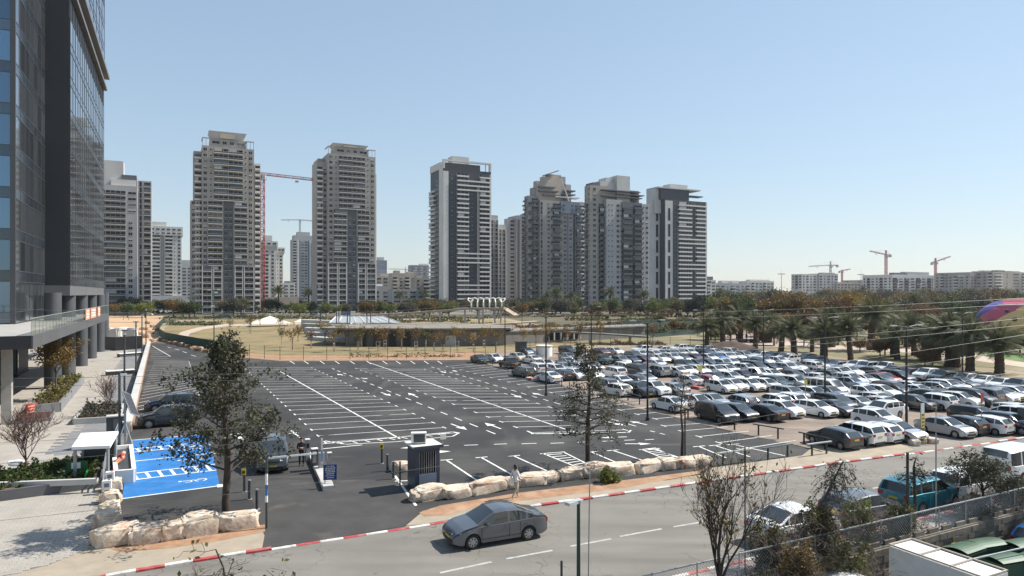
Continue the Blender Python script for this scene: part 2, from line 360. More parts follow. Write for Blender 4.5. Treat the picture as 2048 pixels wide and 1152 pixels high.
# right-hand bays along the gravel lot
row((893, 733), (1310, 838), (958, 727), (1390, 830), 20, (1, 0))
row((1327, 852), (1480, 899), (1415, 846), (1592, 881), 5, (1, 0))
LINE(1062, 868, 1260, 865, .2); LINE(1054, 862, 1068, 868, .15); LINE(1255, 866, 1262, 861, .15)
# far bays against the lawn
for x in (580, 608, 640, 670, 700, 733, 765, 792, 821, 848, 875): LINE(x, 722, x + 9, 728, .13)
# near bays, T headed, slanting towards the boulders
for x0, y0, x1, y1 in ((895, 920, 955, 962), (965, 915, 1024, 950), (1030, 912, 1098, 944), (1185, 904, 1244, 930), (1228, 901, 1300, 926), (1310, 898, 1360, 916), (1400, 893, 1452, 916), (1432, 891, 1500, 914), (1468, 889, 1570, 912)):
    LINE(x0 - 3, y0, x1, y1, .13); LINE(x0 - 14, y0 + 1, x0 + 10, y0 - 1, .14)
for x0, y0, x1, y1, nb in ((1085, 907, 1150, 933, 7), (1128, 905, 1170, 926, 0), (1283, 899, 1330, 918, 7), (1310, 897, 1352, 915, 0)):
    LINE(x0, y0, x1, y1, .12)
LINE(1080, 908, 1130, 904, .13); LINE(1278, 900, 1312, 896, .13)
for i in range(6): LINE(1092 + i * 11, 910 + i * 4, 1124 + i * 9, 908 + i * 3.6, .12)
for i in range(6): LINE(1289 + i * 8, 901 + i * 3, 1308 + i * 8, 899 + i * 3, .1)
# end of the first island: hatched strip with rounded ends
LINE(645, 888, 900, 866, .13); LINE(650, 882, 690, 889, .12); LINE(690, 889, 790, 884, .12); LINE(790, 884, 905, 873, .12); LINE(905, 873, 919, 866, .13); LINE(919, 866, 905, 864, .13); LINE(905, 864, 800, 874, .12)
for i in range(9): LINE(676 + i * 25, 884 - i * 1.9, 690 + i * 25, 889 - i * 2.3, .11)
LINE(646, 898, 725, 890, .15)
# dashes between lanes
for x0, y0, x1, y1, n in ((664, 737, 1010, 876, 17), (863, 734, 1290, 858, 21), (1300, 862, 1340, 872, 2)):
    A, B = G(x0, y0), G(x1, y1)
    for i in range(n):
        a = A.lerp(B, i / n); b = A.lerp(B, (i + .5) / n); paint_line(lot, a, b, .13, 'lane_dash', .017)
for x0, x1, y in ((880, 898, 892), (928, 956, 891), (988, 1014, 889), (1043, 1073, 888), (1101, 1128, 887), (1155, 1180, 885), (1205, 1226, 883), (1248, 1270, 881), (1290, 1308, 880)): LINE(x0, y, x1, y - 1, .13)
for x0, y0, x1, y1 in ((413, 703, 400, 699), (432, 709, 422, 706), (335, 694, 342, 696), (350, 698, 358, 700), (365, 703, 374, 706), (382, 710, 392, 713)): LINE(x0, y0, x1, y1, .13)
for a, b in (((520, 850), (526, 858)), ((530, 864), (537, 873)), ((540, 880), (547, 888))): LINE(*a, *b, .13)
def arrow(tail, head, w_=.16):
    a, b = G(*tail), G(*head); d = b - a; L = d.length; d.normalize(); n = Vector((-d.y, d.x, 0)); k = L * .45
    pts = [a - n * w_/2, a + d * (L - k) - n * w_/2, a + d * (L - k) - n * .38, b, a + d * (L - k) + n * .38, a + d * (L - k) + n * w_/2, a + n * w_/2]
    MB().sheet([(q.x, q.y, .019) for q in pts]).build('painted_arrow', m_paint, lot)
for t, h in (((601, 876), (578, 860)), ((460, 868), (487, 880)), ((490, 862), (474, 872)), ((762, 785), (782, 792)), ((902, 848), (934, 860)), ((1002, 858), (969, 846)), ((836, 795), (816, 786)), ((1022, 788), (1044, 796)), ((1088, 792), (1064, 786)), ((1212, 843), (1252, 852)), ((1294, 850), (1258, 842)), ((1254, 874), (1202, 876)), ((1250, 888), (1302, 888)), ((850, 905), (902, 903)), ((860, 893), (800, 897)), ((690, 752), (674, 748)), ((722, 756), (735, 758)), ((880, 742), (892, 746)), ((914, 744), (906, 741))): arrow(t, h)
# hatched triangle at the top of the left row
for i in range(6): LINE(300 + i * .4, 697 + i * 4, 311 + i * 5.2, 697 + i * 4.0, .1)
LINE(305, 692, 341, 713, .13); LINE(300, 714, 341, 713, .12)
# ---- blue accessible bays
BL = [(262, 881), (416, 868), (440, 972), (244, 998)]
struct('blue_bay_floor', BL, .014, m_blue, lot)
def bl(f, g):  # f across (0 left .. 1 right), g down (0 top .. 1 bottom)
    a, b, c, d = [G(*p) for p in BL]; return (a.lerp(b, f)).lerp(d.lerp(c, f), g)
for g in (0, .20, .27, .45, .66, .76, 1.0): paint_line(lot, bl(.0, g), bl(1, g), .14, 'bay_line', .019)
for g0, g1 in ((.20, .27), (.66, .76)):
    for i in range(7): paint_line(lot, bl(.08 + i * .135, g0), bl(.13 + i * .135, g1), .17, 'hatch_bar', .018)
for g in (0, .45, 1): q = bl(1.0, g); paint_line(lot, q - U * .3, q + U * .3, .3, 'bay_cap', .0195)
for g in (.33, .53, .88):     # wheelchair symbols
    c = bl(.76, g); mb = MB()
    def loc(x, y): q = c + V * (-x * .45) + U * (y * .42); return (q.x, q.y, .0185)
    ring = [(math.cos(t), math.sin(t)) for t in [i * math.pi / 8 for i in range(-3, 12)]]
    for i in range(len(ring) - 1):
        (a, b), (c_, d) = ring[i], ring[i + 1]
        mb.sheet([loc(-.5 + a * .75, b * .75), loc(-.5 + c_ * .75, d * .75), loc(-.5 + c_ * .55, d * .55), loc(-.5 + a * .55, b * .55)])
    for a, b, t in (((-.6, .3), (.6, .35), .09), ((.55, .3), (.62, -.5), .09), ((.6, -.5), (1.3, -.55), .08), ((.5, .3), (1.6, .3), .09)):
        dx, dy = b[0] - a[0], b[1] - a[1]; L = math.hypot(dx, dy); nx, ny = -dy / L * t, dx / L * t
        mb.sheet([loc(a[0] - nx, a[1] - ny), loc(b[0] - nx, b[1] - ny), loc(b[0] + nx, b[1] + ny), loc(a[0] + nx, a[1] + ny)])
    mb.sheet([loc(1.9 + .25 * math.cos(t), .3 + .25 * math.sin(t)) for t in [i * math.pi / 4 for i in range(8)]])
    mb.build('wheelchair_symbol', m_paint, lot)
# ---- gravel car park
struct('gravel_lot', [(945, 721), (985, 706), (1030, 700), (1180, 698), (1300, 692), (1440, 690), (1500, 700), (1640, 712), (1810, 735), (2060, 772), (2500, 800), (2500, 818), (2048, 872), (1930, 888), (1832, 902), (1700, 893), (1624, 896), (1530, 877), (1440, 856), (1330, 829), (1210, 799), (1100, 761), (1010, 737)], .006, m_gravel)
struct('lot_driveway', [(1700, 893), (1740, 883), (1870, 868), (2010, 872), (2048, 874), (1930, 891), (1828, 905), (1800, 905)], .012, M('old_driveway', (.23, .20, .17), .9, .15, .6, .3, 40))
# ---- sand lot, lawn, park, paths, pond
struct('sand_lot', [(185, 690), (195, 632), (330, 632), (318, 650), (312, 680), (296, 688)], .007, m_sand)
LAWN = [(345, 689), (320, 676), (330, 655), (360, 645), (430, 640), (1010, 640), (1130, 668), (1180, 690), (1020, 700), (975, 708), (945, 719), (560, 721), (470, 713), (400, 700)]
lawn = struct('lawn', LAWN, .005, m_lawn)
struct('soil_strip', [(470, 714), (560, 721), (945, 720), (975, 707), (940, 703), (700, 712), (560, 712), (480, 706)], .009, m_soil)
struct('footpath', [(350, 676), (362, 664), (395, 655), (450, 648), (640, 645), (700, 650), (700, 653), (640, 649), (455, 652), (405, 659), (380, 667), (372, 680)], .010, m_path)
struct('park_grass', [(1180, 690), (1130, 668), (1300, 650), (1420, 640), (1500, 625), (2700, 625), (2700, 800), (2060, 770), (1810, 733), (1640, 710), (1500, 699), (1440, 689)], .004, m_park)
struct('park_path', [(1440, 686), (1470, 672), (1600, 675), (1640, 690), (1800, 692), (1900, 702), (2050, 725), (2050, 735), (1900, 714), (1800, 704), (1640, 699), (1560, 694), (1500, 694)], .008, m_path)
struct('park_square', [(1440, 684), (1445, 668), (1560, 664), (1600, 674), (1560, 686), (1500, 688)], .009, m_pathp)
struct('park_lawn', [(1960, 706), (2300, 715), (2300, 745), (2040, 735), (1965, 722)], .007, M('green_lawn', (.10, .17, .04), .95, .2, .3, .6, 8))
struct('pond', [(1130, 662), (1180, 648), (1300, 636), (1420, 640), (1440, 655), (1390, 668), (1290, 676), (1200, 672)], .010, m_water)
struct('verge', [(-400, 646), (330, 646), (360, 640), (1010, 636), (1130, 660), (1200, 645), (1320, 634), (1430, 638), (1500, 626), (1600, 606), (-400, 606)], .003, M('verge_ground', (.07, .072, .034), .95, .2, .1, .4, 3, col2=(.15, .115, .065)))
struct('boulevard', [(-400, 628), (900, 628), (1420, 622), (3000, 618), (3000, 612), (1420, 615), (900, 620), (-400, 621)], .006, M('far_road', (.2, .19, .18), .9, .1, .1))
# ---- plaza and paving on the left
PLZ = [(-400, 1010), (-400, 700), (150, 700), (190, 690), (296, 689), (278, 780), (262, 845), (232, 960), (190, 985), (0, 1006)]
plaza = struct('plaza', PLZ, .005, m_joint)
plzw = [G(*p) for p in PLZ]
GREY = [[(150, 690), (296, 690), (262, 760), (232, 760), (262, 700)], [(236, 758), (276, 758), (262, 845), (215, 845), (180, 842), (205, 800)], [(135, 880), (168, 838), (215, 842), (205, 880), (150, 905), (105, 905)]]
GREY = [[(252, 705), (296, 689), (276, 790), (262, 842), (186, 838)], [(168, 840), (262, 842), (240, 905), (92, 912)]]
greyw = [[G(*p) for p in g] for g in GREY]
def slabs(poly, lx, ly, z0, z1, mat, name, parent, skip=(), only=None, gap=.012, maxd=140, rot=AX):
    c, s = math.cos(rot), math.sin(rot)
    loc = [(p.x * c + p.y * s, -p.x * s + p.y * c) for p in poly]
    x0, x1 = min(p[0] for p in loc), max(p[0] for p in loc); y0, y1 = min(p[1] for p in loc), max(p[1] for p in loc)
    x0 = max(x0, -60); mb = MB(); j = 0; y = y0
    while y < y1:
        x = x0 + (lx / 2 if j % 2 else 0)
        while x < x1:
            cx, cy = x + lx / 2, y + ly / 2; wx, wy = cx * c - cy * s, cx * s + cy * c
            if wy < maxd and inpoly(wx, wy, poly) and not any(inpoly(wx, wy, q) for q in skip) and (only is None or any(inpoly(wx, wy, q) for q in only)) and abs((wx) / max(wy, 1)) < .95:
                a = .008; hx, hy = lx / 2 - gap / 2, ly / 2 - gap / 2; t = z1 + random.uniform(-.002, .002)
                pts = [(-hx, -hy, z0), (hx, -hy, z0), (hx, hy, z0), (-hx, hy, z0), (-hx + a, -hy + a, t), (hx - a, -hy + a, t), (hx - a, hy - a, t), (-hx + a, hy - a, t)]
                mb.add([((cx + p[0]) * c - (cy + p[1]) * s, (cx + p[0]) * s + (cy + p[1]) * c, p[2]) for p in pts], [(4, 5, 6, 7), (0, 1, 5, 4), (1, 2, 6, 5), (2, 3, 7, 6), (3, 0, 4, 7)])
            x += lx
        y += ly; j += 1
    o = mb.build(name, mat, parent); o['kind'] = 'stuff'; return o
slabs(plzw, 1.2, .6, .006, .022, m_pav, 'paving_slabs', plaza, skip=greyw)
slabs(plzw, .6, .3, .006, .022, m_pavg, 'grey_paving', plaza, only=greyw)
COURT = [(-250, 1030), (0, 1006), (190, 985), (195, 1010), (180, 1095), (100, 1130), (-100, 1180), (-300, 1200)]
court = struct('forecourt', COURT, .030, m_joint)
slabs([G(*p) for p in COURT], .4, .2, .031, .045, m_pav, 'pavers', court)
# ------------------------------------------------------------------ buildings
m_beige = M('beige_render', (.345, .318, .288), .85, .1, .12); m_beige2 = M('warm_render', (.45, .385, .325), .85, .1, .12)
m_grey = M('grey_render', (.385, .382, .385), .85, .08, .1); m_slate = M('slate_cladding', (.036, .039, .047), .55, .15, .5)
m_midg = M('mid_grey_cladding', (.11, .115, .125), .7, .12, .3); m_pale = M('pale_render', (.60, .575, .54), .8, .07, .12)
m_lgrey = M('light_concrete', (.50, .49, .475), .85, .08, .15)
m_bluegr = M('blue_grey_cladding', (.15, .18, .23), .6, .1, .3); m_slab = M('balcony_slab', (.68, .65, .61), .8, .06, .3)
m_glaz = M('dark_glazing', (.012, .014, .018), .25, 0, rnd=.5, spec=.3); m_glaz2 = M('curtained_glazing', (.10, .10, .098), .3, 0, rnd=.4)
m_rglass = M('rail_glass', (.075, .085, .09), .2, 0, rnd=.35, spec=.4); m_shut = M('shutter', (.42, .41, .40), .7, .05, 2, rnd=.12)
m_solar = M('roof_grey', (.25, .25, .25), .8, .1, .2)
CELL = {}
def cell(kind, w_, fh, mats, var):
    key = (kind, round(w_, 1), round(fh, 2), tuple(m.name for m in mats), var)
    if key in CELL: return CELL[key]
    wall, slab, rail = mats; mb = MB(); ml = [m_glaz, slab, rail, m_shut, m_glaz2]; gz = 4 if var == 2 else 0
    if kind in 'nNts':
        ww, hh, sill = {'n': (min(1.8, w_ * .75), 1.6, .8), 'N': (w_ * .82, 1.3, .9), 't': (min(.75, w_ * .7), .8, 1.3), 's': (w_ * .5, fh * .86, .2)}[kind]
        x0, x1 = w_/2 - ww/2, w_/2 + ww/2
        mb.box2((x0, -.05, sill), (x1, .02, sill + hh), gz); mb.box2((x0 - .12, -.12, sill - .12), (x1 + .12, .02, sill), 1)
        if kind in 'nN':
            mb.box2((w_/2 - .035, -.075, sill), (w_/2 + .035, -.04, sill + hh), 1)
            if var == 1: mb.box2((x0, -.09, sill + hh * .45), (x1, -.05, sill + hh), 3)
        name = 'window'
    else:
        dp = {'b': 1.5, 'g': 1.5, 'B': 1.3, 'j': 1.9}[kind]
        mb.box2((.08, -.04, .22), (w_ - .08, .02, 2.55), gz)
        k = max(1, int(w_ / 2.2))
        for i in range(k + 1):
            x = .08 + (w_ - .16) * i / k; mb.box2((x - .05, -.07, .22), (x + .05, -.035, 2.55), 1)
        if var == 1: mb.box2((.3, -dp + .15, 1.15), (w_ * .55, -dp + .2, 2.75), 3)
        if var == 3: mb.box2((w_ * .08, -dp + .12, 1.1), (w_ * .94, -dp + .16, fh - .25), 2)
        th = .3
        mb.box2((0, -dp, -.04), (w_, .02, th - .04), 1)
        if kind in 'bj': mb.box2((.003, -dp + .003, th - .04), (w_ - .003, -dp + .14, .95), 1); mb.box2((0, -dp + .14, th - .04), (.12, -.003, .95), 1); mb.box2((w_ - .12, -dp + .14, th - .04), (w_, -.003, .95), 1)
        if kind in 'gB':
            mb.box2((.05, -dp + .03, th - .04), (w_ - .05, -dp + .07, 1.02), 2); mb.box2((.04, -dp + .01, 1.02), (w_ - .04, -dp + .09, 1.09), 1)
        if kind == 'B':
            for x in (0, w_ - .35): mb.box2((x, -dp + .004, th - .035), (x + .35, -.004, fh - .045), 1)
        name = 'balcony'
    me = mb.mesh(name, ml); CELL[key] = (name, me); return CELL[key]
rt = random.Random(5)
class Tower:
    def __init__(s, name, label, px, d, group=None, fh=3.1, mats=None):
        s.o = Vector(((px - 1024) * d / FPX, d, 0)); s.d = d; s.fh = fh; s.mats = mats or (m_beige, m_slab, m_rglass)
        s.e = thing(name, label, 'building', s.o, AX, group)
    def x(s, px, y=0.0): return along(s.o + U * y, V, px)           # local x of a photo column on a face set back y
    def z(s, py, y=0.0): return HC + (HOR - py) * (s.d + y * U.y) / FPX
    def vol(s, x0, x1, y0, dep, z0, z1, mat=None, name='wall'):
        return MB().box2((x0, y0, z0), (x1, y0 + dep, z1)).build(name, mat or s.mats[0], s.e)
    def face(s, side, ox, oy, W, segs, n, z0=0.5, pv=.15):
        rz = {'front': 0, 'left': -math.pi/2, 'right': math.pi/2}[side]
        dx = {'front': (1, 0), 'left': (0, -1), 'right': (0, 1)}[side]
        for sg in segs:
            a, b, kind, f0, f1 = sg[:5]; mats = sg[5] if len(sg) > 5 else s.mats
            f0 = max(0, f0); f1 = min(n, f1); w_ = (b - a) * W
            if kind in ('d', 'p'):
                mb = MB(); t = .035 if kind == 'd' else .55
                mb.box2((0, -t, 0), (w_, .03, (f1 - f0) * s.fh)); o = mb.build('cladding_band', mats[0], s.e)
                o.location = (ox + dx[0] * a * W, oy + dx[1] * a * W, z0 + f0 * s.fh); o.rotation_euler = (0, 0, rz); continue
            step = sg[6] if len(sg) > 6 else 1
            for f in range(f0, f1, step):
                r = rt.random(); var = 1 if r < pv * .5 else 2 if r < pv * 1.6 else 3 if r < pv * 2.2 and kind in 'gbB' else 0
                nm, me = cell(kind, w_, s.fh, mats, var)
                ob(nm, me, s.e, (ox + dx[0] * a * W, oy + dx[1] * a * W, z0 + f * s.fh), rz)
# ---- first tall tower (left of the red crane)
def beige_tower(label, px, d, xl, xr, ytop, ycrown, cr0, cr1, annexL, annexL2, annexR):
    T = Tower('apartment_tower', label, px, d, 'apartment towers on the skyline'); zt = T.z(ytop); W = T.x(xr); n = int(zt / T.fh); e = T
    T.vol(0, W, 0, 18, 0, zt)
    a, b = int(n * .32), int(n * .68)
    sl = (m_midg, m_slab, m_rglass)
    T.face('front', 0, 0, W, [(.02, .10, 'n', a, n), (.14, .19, 't', a, n), (.215, .50, 'g', b, n), (.50, .785, 'g', b, n), (.81, .86, 't', b, n), (.89, .97, 'n', a, n),
        (.11, .39, 'g', a, b), (.61, .87, 'g', a, b), (.405, .595, 'd', 0, b, sl), (.42, .49, 'n', 0, b - 1, sl), (.51, .58, 'n', 0, b - 1, sl),
        (.0, .19, 'B', 0, a), (.21, .38, 'B', 0, a), (.62, .78, 'B', 0, a), (.80, 1.0, 'B', 0, a)], n)
    # crown: open frames, penthouse and a splayed roof canopy
    zc = zt + 4.2
    T.vol(W * .15, W * .85, .8, 12, zt, zc, m_beige, 'penthouse')
    T.face('front', W * .15, .8, W * .7, [(.04, .28, 'N', 0, 1), (.33, .47, 'n', 0, 1), (.53, .67, 'n', 0, 1), (.72, .97, 'N', 0, 1)], 1, zt + .6)
    for x0, x1 in ((0, W * .15), (W * .85, W)):
        mb = MB(); mb.box2((x0, 0, zc - .5), (x1, .5, zc)); mb.box2((x0, .5, zc - .5), (x0 + .4, 9, zc))
        for q in range(3): xx = x0 + .15 + (x1 - x0 - .5) * q / 2; mb.box2((xx, .02, zt), (xx + .22, .25, zc - .5))
        mb.build('roof_frame', m_beige, T.e)
    zr = HC + (HOR - ycrown) * d / FPX; c0, c1 = T.x(cr0), T.x(cr1)
    mb = MB(); lo = [(c0 + 1, 1.5), (c1 - 1, 1.5), (c1 - 1, 11), (c0 + 1, 11)]; hi = [(c0 - .6, .2), (c1 + .6, .2), (c1 + .6, 12.5), (c0 - .6, 12.5)]
    vs_ = [(x, y, zc) for x, y in lo] + [(x, y, zr) for x, y in hi]
    mb.add(vs_, [(0, 1, 5, 4), (1, 2, 6, 5), (2, 3, 7, 6), (3, 0, 4, 7), (4, 5, 6, 7), (3, 2, 1, 0)]); mb.build('roof_canopy', m_lgrey, T.e)
    MB().box2((c0 + (c1 - c0) * .28, .3, zc + .3), (c0 + (c1 - c0) * .7, 2, zr - .7)).build('roof_plant_room', m_beige2, T.e)
    for (x0p, x1p, yt, sb, segs, side) in (annexL, annexL2, annexR):
        x0, x1 = T.x(x0p, sb), T.x(x1p, sb); z1 = T.z(yt, sb); T.vol(x0, x1, sb, 14, 0, z1, m_beige if side != 'R' else m_pale)  # right annex in pale render: its sunlit brightness is put into the colour
        nn = int(z1 / T.fh); T.face('front', x0, sb, x1 - x0, [(q[0], q[1], q[2], 0, nn) for q in segs], nn)
    return T
beige_tower('tall beige apartment tower just left of the red crane, splayed flat canopy on top', 404, 350, 404, 508, 290, 259, 420, 491,
    (387, 404, 303, 4.0, [(.1, .95, 'b')], 'L'), (381, 400, 402, 3.0, [(.12, .5, 'n'), (.55, .95, 't')], 'L'), (509, 521, 318, 7.0, [(.05, .95, 'b')], 'R'))
beige_tower('tall beige apartment tower right of the red crane, seen between crane jib and sky', 656, 385, 656, 751, 306, 284, 668, 735,
    (633, 655, 324, 5.0, [(.05, .55, 'b'), (.6, .95, 'n')], 'L'), (636, 650, 318, 9.0, [(.1, .9, 'n')], 'L'), (751, 753, 340, 9.0, [], 'R'))
# ---- tower half hidden by the glass tower
T = Tower('apartment_tower', 'grey white apartment tower partly hidden behind the dark glass tower', 196, 352, 'apartment towers on the skyline', mats=(m_grey, m_pale, m_rglass))
W = T.x(275); zt = T.z(368); n = int(zt / 3.1); T.vol(0, W, 0, 16, 0, zt)
T.face('front', 0, 0, W, [(.0, .18, 'g', 6, n), (.18, .7, 'g', 1, n), (.74, .90, 'n', 0, n - 5), (.74, .98, 'N', n - 4, n)], n)
for x0, x1, sb, yt, mt in ((206, 247, 4, 319, m_lgrey), (243, 273, 2.5, 346, m_midg), (222, 272, 1.0, 356, m_pale)): T.vol(T.x(x0, sb), T.x(x1, sb), sb, 9, zt, T.z(yt, sb), mt, 'roof_block')
x0, x1 = T.x(276, 7), T.x(303, 7); z1 = T.z(356, 7); T.vol(x0, x1, 7, 12, 0, z1); n2 = int(z1 / 3.1)
T.face('front', x0, 7, x1 - x0, [(.05, .35, 's', 0, n2), (.42, .95, 'g', 0, n2)], n2)
# ---- white curved-top tower behind it
T = Tower('apartment_tower', 'white apartment tower with wider top storeys, left of the tallest beige tower', 303, 556, 'apartment towers on the skyline', mats=(m_pale, m_pale, m_rglass))
W = T.x(363); zt = T.z(470); n = int(zt / 3.1); T.vol(0, W, 0, 14, 0, zt)
T.face('front', 0, 0, W, [(.02, .28, 'b', 2, n), (.30, .42, 'd', 2, n, (m_beige, m_slab, m_rglass)), (.45, .70, 'b', 2, n), (.74, .80, 't', 1, n), (.86, .98, 'n', 1, n)], n)
T.vol(-1.5, W + 1, -1.2, 17, zt, T.z(452), m_pale, 'crown_storeys'); T.face('front', -1.5, -1.2, W + 2.5, [(.03 + i * .16, .15 + i * .16, 'N', 0, 2) for i in range(6)], 2, zt + .3)
T.vol(W * .02, W * .5, 1, 9, T.z(452), T.z(443), m_pale, 'roof_block'); T.vol(-2, W + 3, -3, 4, 0, 9, m_lgrey, 'podium')
# ---- low block between
T = Tower('office_block', 'low grey office block between the two left apartment towers', 362, 640, None, mats=(m_lgrey, m_lgrey, m_rglass)); W = T.x(384); T.vol(0, W, 0, 14, 0, T.z(520)); T.face('front', 0, 0, W, [(.1, .5, 'N', 1, 11), (.6, .95, 'N', 1, 11)], 12, 2)
# ---- sunlit tower behind the red crane, flared top
T = Tower('apartment_tower', 'sunlit cream apartment tower with flared crown behind the red crane mast', 522, 560, 'apartment towers on the skyline', mats=(m_pale, m_pale, m_rglass))
for a, b, yt, sb, seg in ((522, 552, 482, 0, [(.1, .5, 'b'), (.6, .95, 'n')]), (551, 566, 494, 5, [(.1, .45, 't'), (.5, .95, 'n')])):
    x0, x1 = T.x(a, sb), T.x(b, sb); z1 = T.z(yt, sb); T.vol(x0, x1, sb, 12, 0, z1); nn = int(z1 / 3.1) - 2; T.face('front', x0, sb, x1 - x0, [(q[0], q[1], q[2], 2, nn) for q in seg], nn)
    mb = MB(); k = 1.3; zf = z1 - 7
    mb.add([(x0, sb, zf), (x1, sb, zf), (x1, sb + 12, zf), (x0, sb + 12, zf), (x0 - k, sb - k, zf + 3), (x1 + k, sb - k, zf + 3), (x1 + k, sb + 12, zf + 3), (x0 - k, sb + 12, zf + 3), (x0 - k, sb - k, z1), (x1 + k, sb - k, z1), (x1 + k, sb + 12, z1), (x0 - k, sb + 12, z1)],
           [(0, 1, 5, 4), (1, 2, 6, 5), (2, 3, 7, 6), (3, 0, 4, 7), (4, 5, 9, 8), (5, 6, 10, 9), (6, 7, 11, 10), (7, 4, 8, 11), (8, 9, 10, 11)]); mb.build('flared_crown', m_pale, T.e)
    T.face('front', x0 - k, sb - k, x1 - x0 + 2 * k, [(.1 + i * .3, .33 + i * .3, 'N', 0, 1) for i in range(3)], 1, z1 - 3.6)
T.vol(T.x(528), T.x(545), 2, 8, T.z(482), T.z(470), m_pale, 'roof_block')
# ---- slim tower far behind with vertical white bands
T = Tower('apartment_tower', 'slim distant apartment tower with vertical dark and white bands under a faint crane', 586, 735, 'apartment towers on the skyline', mats=(m_grey, m_pale, m_rglass))
W = T.x(628); zt = T.z(478); n = int(zt / 3.1); T.vol(0, W, 0, 20, 0, zt)
T.face('front', 0, 0, W, [(.0, .16, 'b', 1, n), (.2, .28, 'p', 0, n, (m_pale, m_slab, m_rglass)), (.28, .36, 'd', 0, n, (m_bluegr, m_slab, m_rglass)), (.38, .52, 'N', 0, n), (.54, .68, 'N', 0, n), (.70, .78, 'd', 0, n, (m_bluegr, m_slab, m_rglass)), (.78, .86, 'p', 0, n, (m_pale, m_slab, m_rglass)), (.88, 1, 'b', 1, n)], n)
T.vol(W * .05, W * .95, .5, 14, zt, T.z(470), m_grey, 'crown_storeys'); T.vol(W * .22, W * .82, 2, 9, T.z(470), T.z(463), m_grey, 'roof_block')
# ---- dark tower with white balconies and a roof frame
T = Tower('apartment_tower', 'dark clad apartment tower with white balcony bands and open white roof frame', 886, 455, 'apartment towers on the skyline', mats=(m_slate, m_slab, m_rglass))
W = T.x(982); zt = T.z(336); n = int(zt / 3.1); D = -along(T.o, U, 861) if along(T.o, U, 861) < 0 else along(T.o, U, 861); D = min(max(D, 14), 34)
T.vol(0, W, 0, D, 0, zt)
wp = (m_pale, m_slab, m_rglass)
full = [f for f in range(n) if f in (3, 4, 5, 10, 11, 12, n-4, n-3, n-2)]
T.face('front', 0, 0, W, [(0, .105, 'p', 0, n, wp), (.28, .52, 'b', 0, n), (.70, .745, 'p', 0, n - 3, (m_beige, m_slab, m_rglass)), (.75, .965, 'b', 0, n), (.97, 1.0, 'p', 0, n + 1, wp), (.15, .22, 't', 0, n), (.56, .64, 't', 1, n - 4)], n)
for f in full: MB().box2((W * .52, -1.5, .5 + f * 3.1), (W * .75, -.2, .5 + f * 3.1 + .9)).build('balcony_band', m_slab, T.e)
T.face('left', 0, D, D, [(.0, .42, 'b', 0, n - 3), (.45, .62, 'N', 0, n - 1), (.66, .82, 's', 0, n)], n)
MB().box2((-.15, .02, 0), (-.02, D * .3, zt + 3)).build('side_pier', m_pale, T.e)
zf = T.z(318); mb = MB(); mb.box2((0, -.55, zt), (1.2, 1.5, zf)); mb.box2((W - 1.2, -.55, zt), (W, 1.5, zf)); mb.box2((1.2, -.55, zf - 1.1), (W - 1.2, 1.2, zf)); mb.box2((W - 4.5, -.3, zt), (W - 3.9, .3, zf - 1.1)); mb.build('roof_frame', m_pale, T.e)
T.vol(2, W * .8, 2.5, D - 4, zt, zf - 1.6, m_slate, 'penthouse'); T.vol(-.4, .5 + W * .5, 3.5, D - 3.5, zt, T.z(322), m_pale, 'roof_block'); T.vol(W * .25, W * .6, 6, 8, zt, T.z(306), m_lgrey, 'lift_housing')
# annex to its right
T = Tower('apartment_tower', 'white gridded apartment tower peeking out right of the dark banded tower', 980, 500, 'apartment towers on the skyline', mats=(m_pale, m_pale, m_rglass))
for a, b, yt, sb in ((978, 996, 430, 0), (995, 1011, 448, 3)):
    x0, x1 = T.x(a, sb), T.x(b, sb); z1 = T.z(yt, sb); T.vol(x0, x1, sb, 12, 0, z1); nn = int(z1 / 3.1) - 1; T.face('front', x0, sb, x1 - x0, [(.08, .45, 'B', 0, nn), (.55, .95, 'B', 0, nn)], nn)
# ---- grey tower with slot windows
T = Tower('apartment_tower', 'plain grey tower with narrow slot windows between the dark and stepped towers', 1014, 525, 'apartment towers on the skyline', mats=(m_grey, m_pale, m_rglass))
x1 = T.x(1034); z1 = T.z(437); T.vol(0, x1, 0, 5, 0, z1); nn = int(z1 / 3.1); T.face('front', 0, 0, x1, [(.3, .75, 'N', 0, nn)], nn)
x0, x2 = T.x(1034, -2), T.x(1070, -2); z1 = T.z(430); T.vol(x0, x2, -2, 16, 0, z1, m_grey); nn = int(z1 / 3.1); T.face('front', x0, -2, x2 - x0, [(.03, .15, 'd', 0, nn - 1, (m_midg, m_slab, m_rglass)), (.25, .5, 'N', 0, nn), (.55, .6, 'p', 0, nn, wp), (.64, .95, 'n', 0, nn)], nn)
T.vol(T.x(1052), T.x(1075), 3, 8, z1 - .1, T.z(424), m_grey, 'roof_block')
# ---- stepped tower
T = Tower('apartment_tower', 'beige tower with jagged dark balconies, stepped crown and slanted white fin', 1060, 490, 'apartment towers on the skyline', mats=(m_beige, m_slab, m_rglass))
W = T.x(1175); zt = T.z(398); n = int(zt / 3.1)
dk = (m_slate, m_midg, m_rglass)
x0, x1 = 0, T.x(1081); z1 = T.z(390); T.vol(x0, x1, 3, 6, 0, z1); nn = int(z1 / 3.1); T.face('left', 0, 9, 6, [(.03, .4, 'j', 0, nn, dk, 2), (.2, .55, 'j', 1, nn, dk, 2), (.62, .78, 'n', 0, nn), (.84, .97, 'n', 0, nn)], nn); T.face('front', x0, 3, x1, [(.02, .55, 'j', 0, nn, dk, 2), (.35, .95, 'j', 1, nn, (m_beige, m_midg, m_rglass), 2), (.7, .95, 'n', 0, nn, (m_beige, m_slab, m_rglass), 2)], nn)
a, b = T.x(1080), T.x(1160); T.vol(a, b, 0, 17, 0, zt); L = b - a
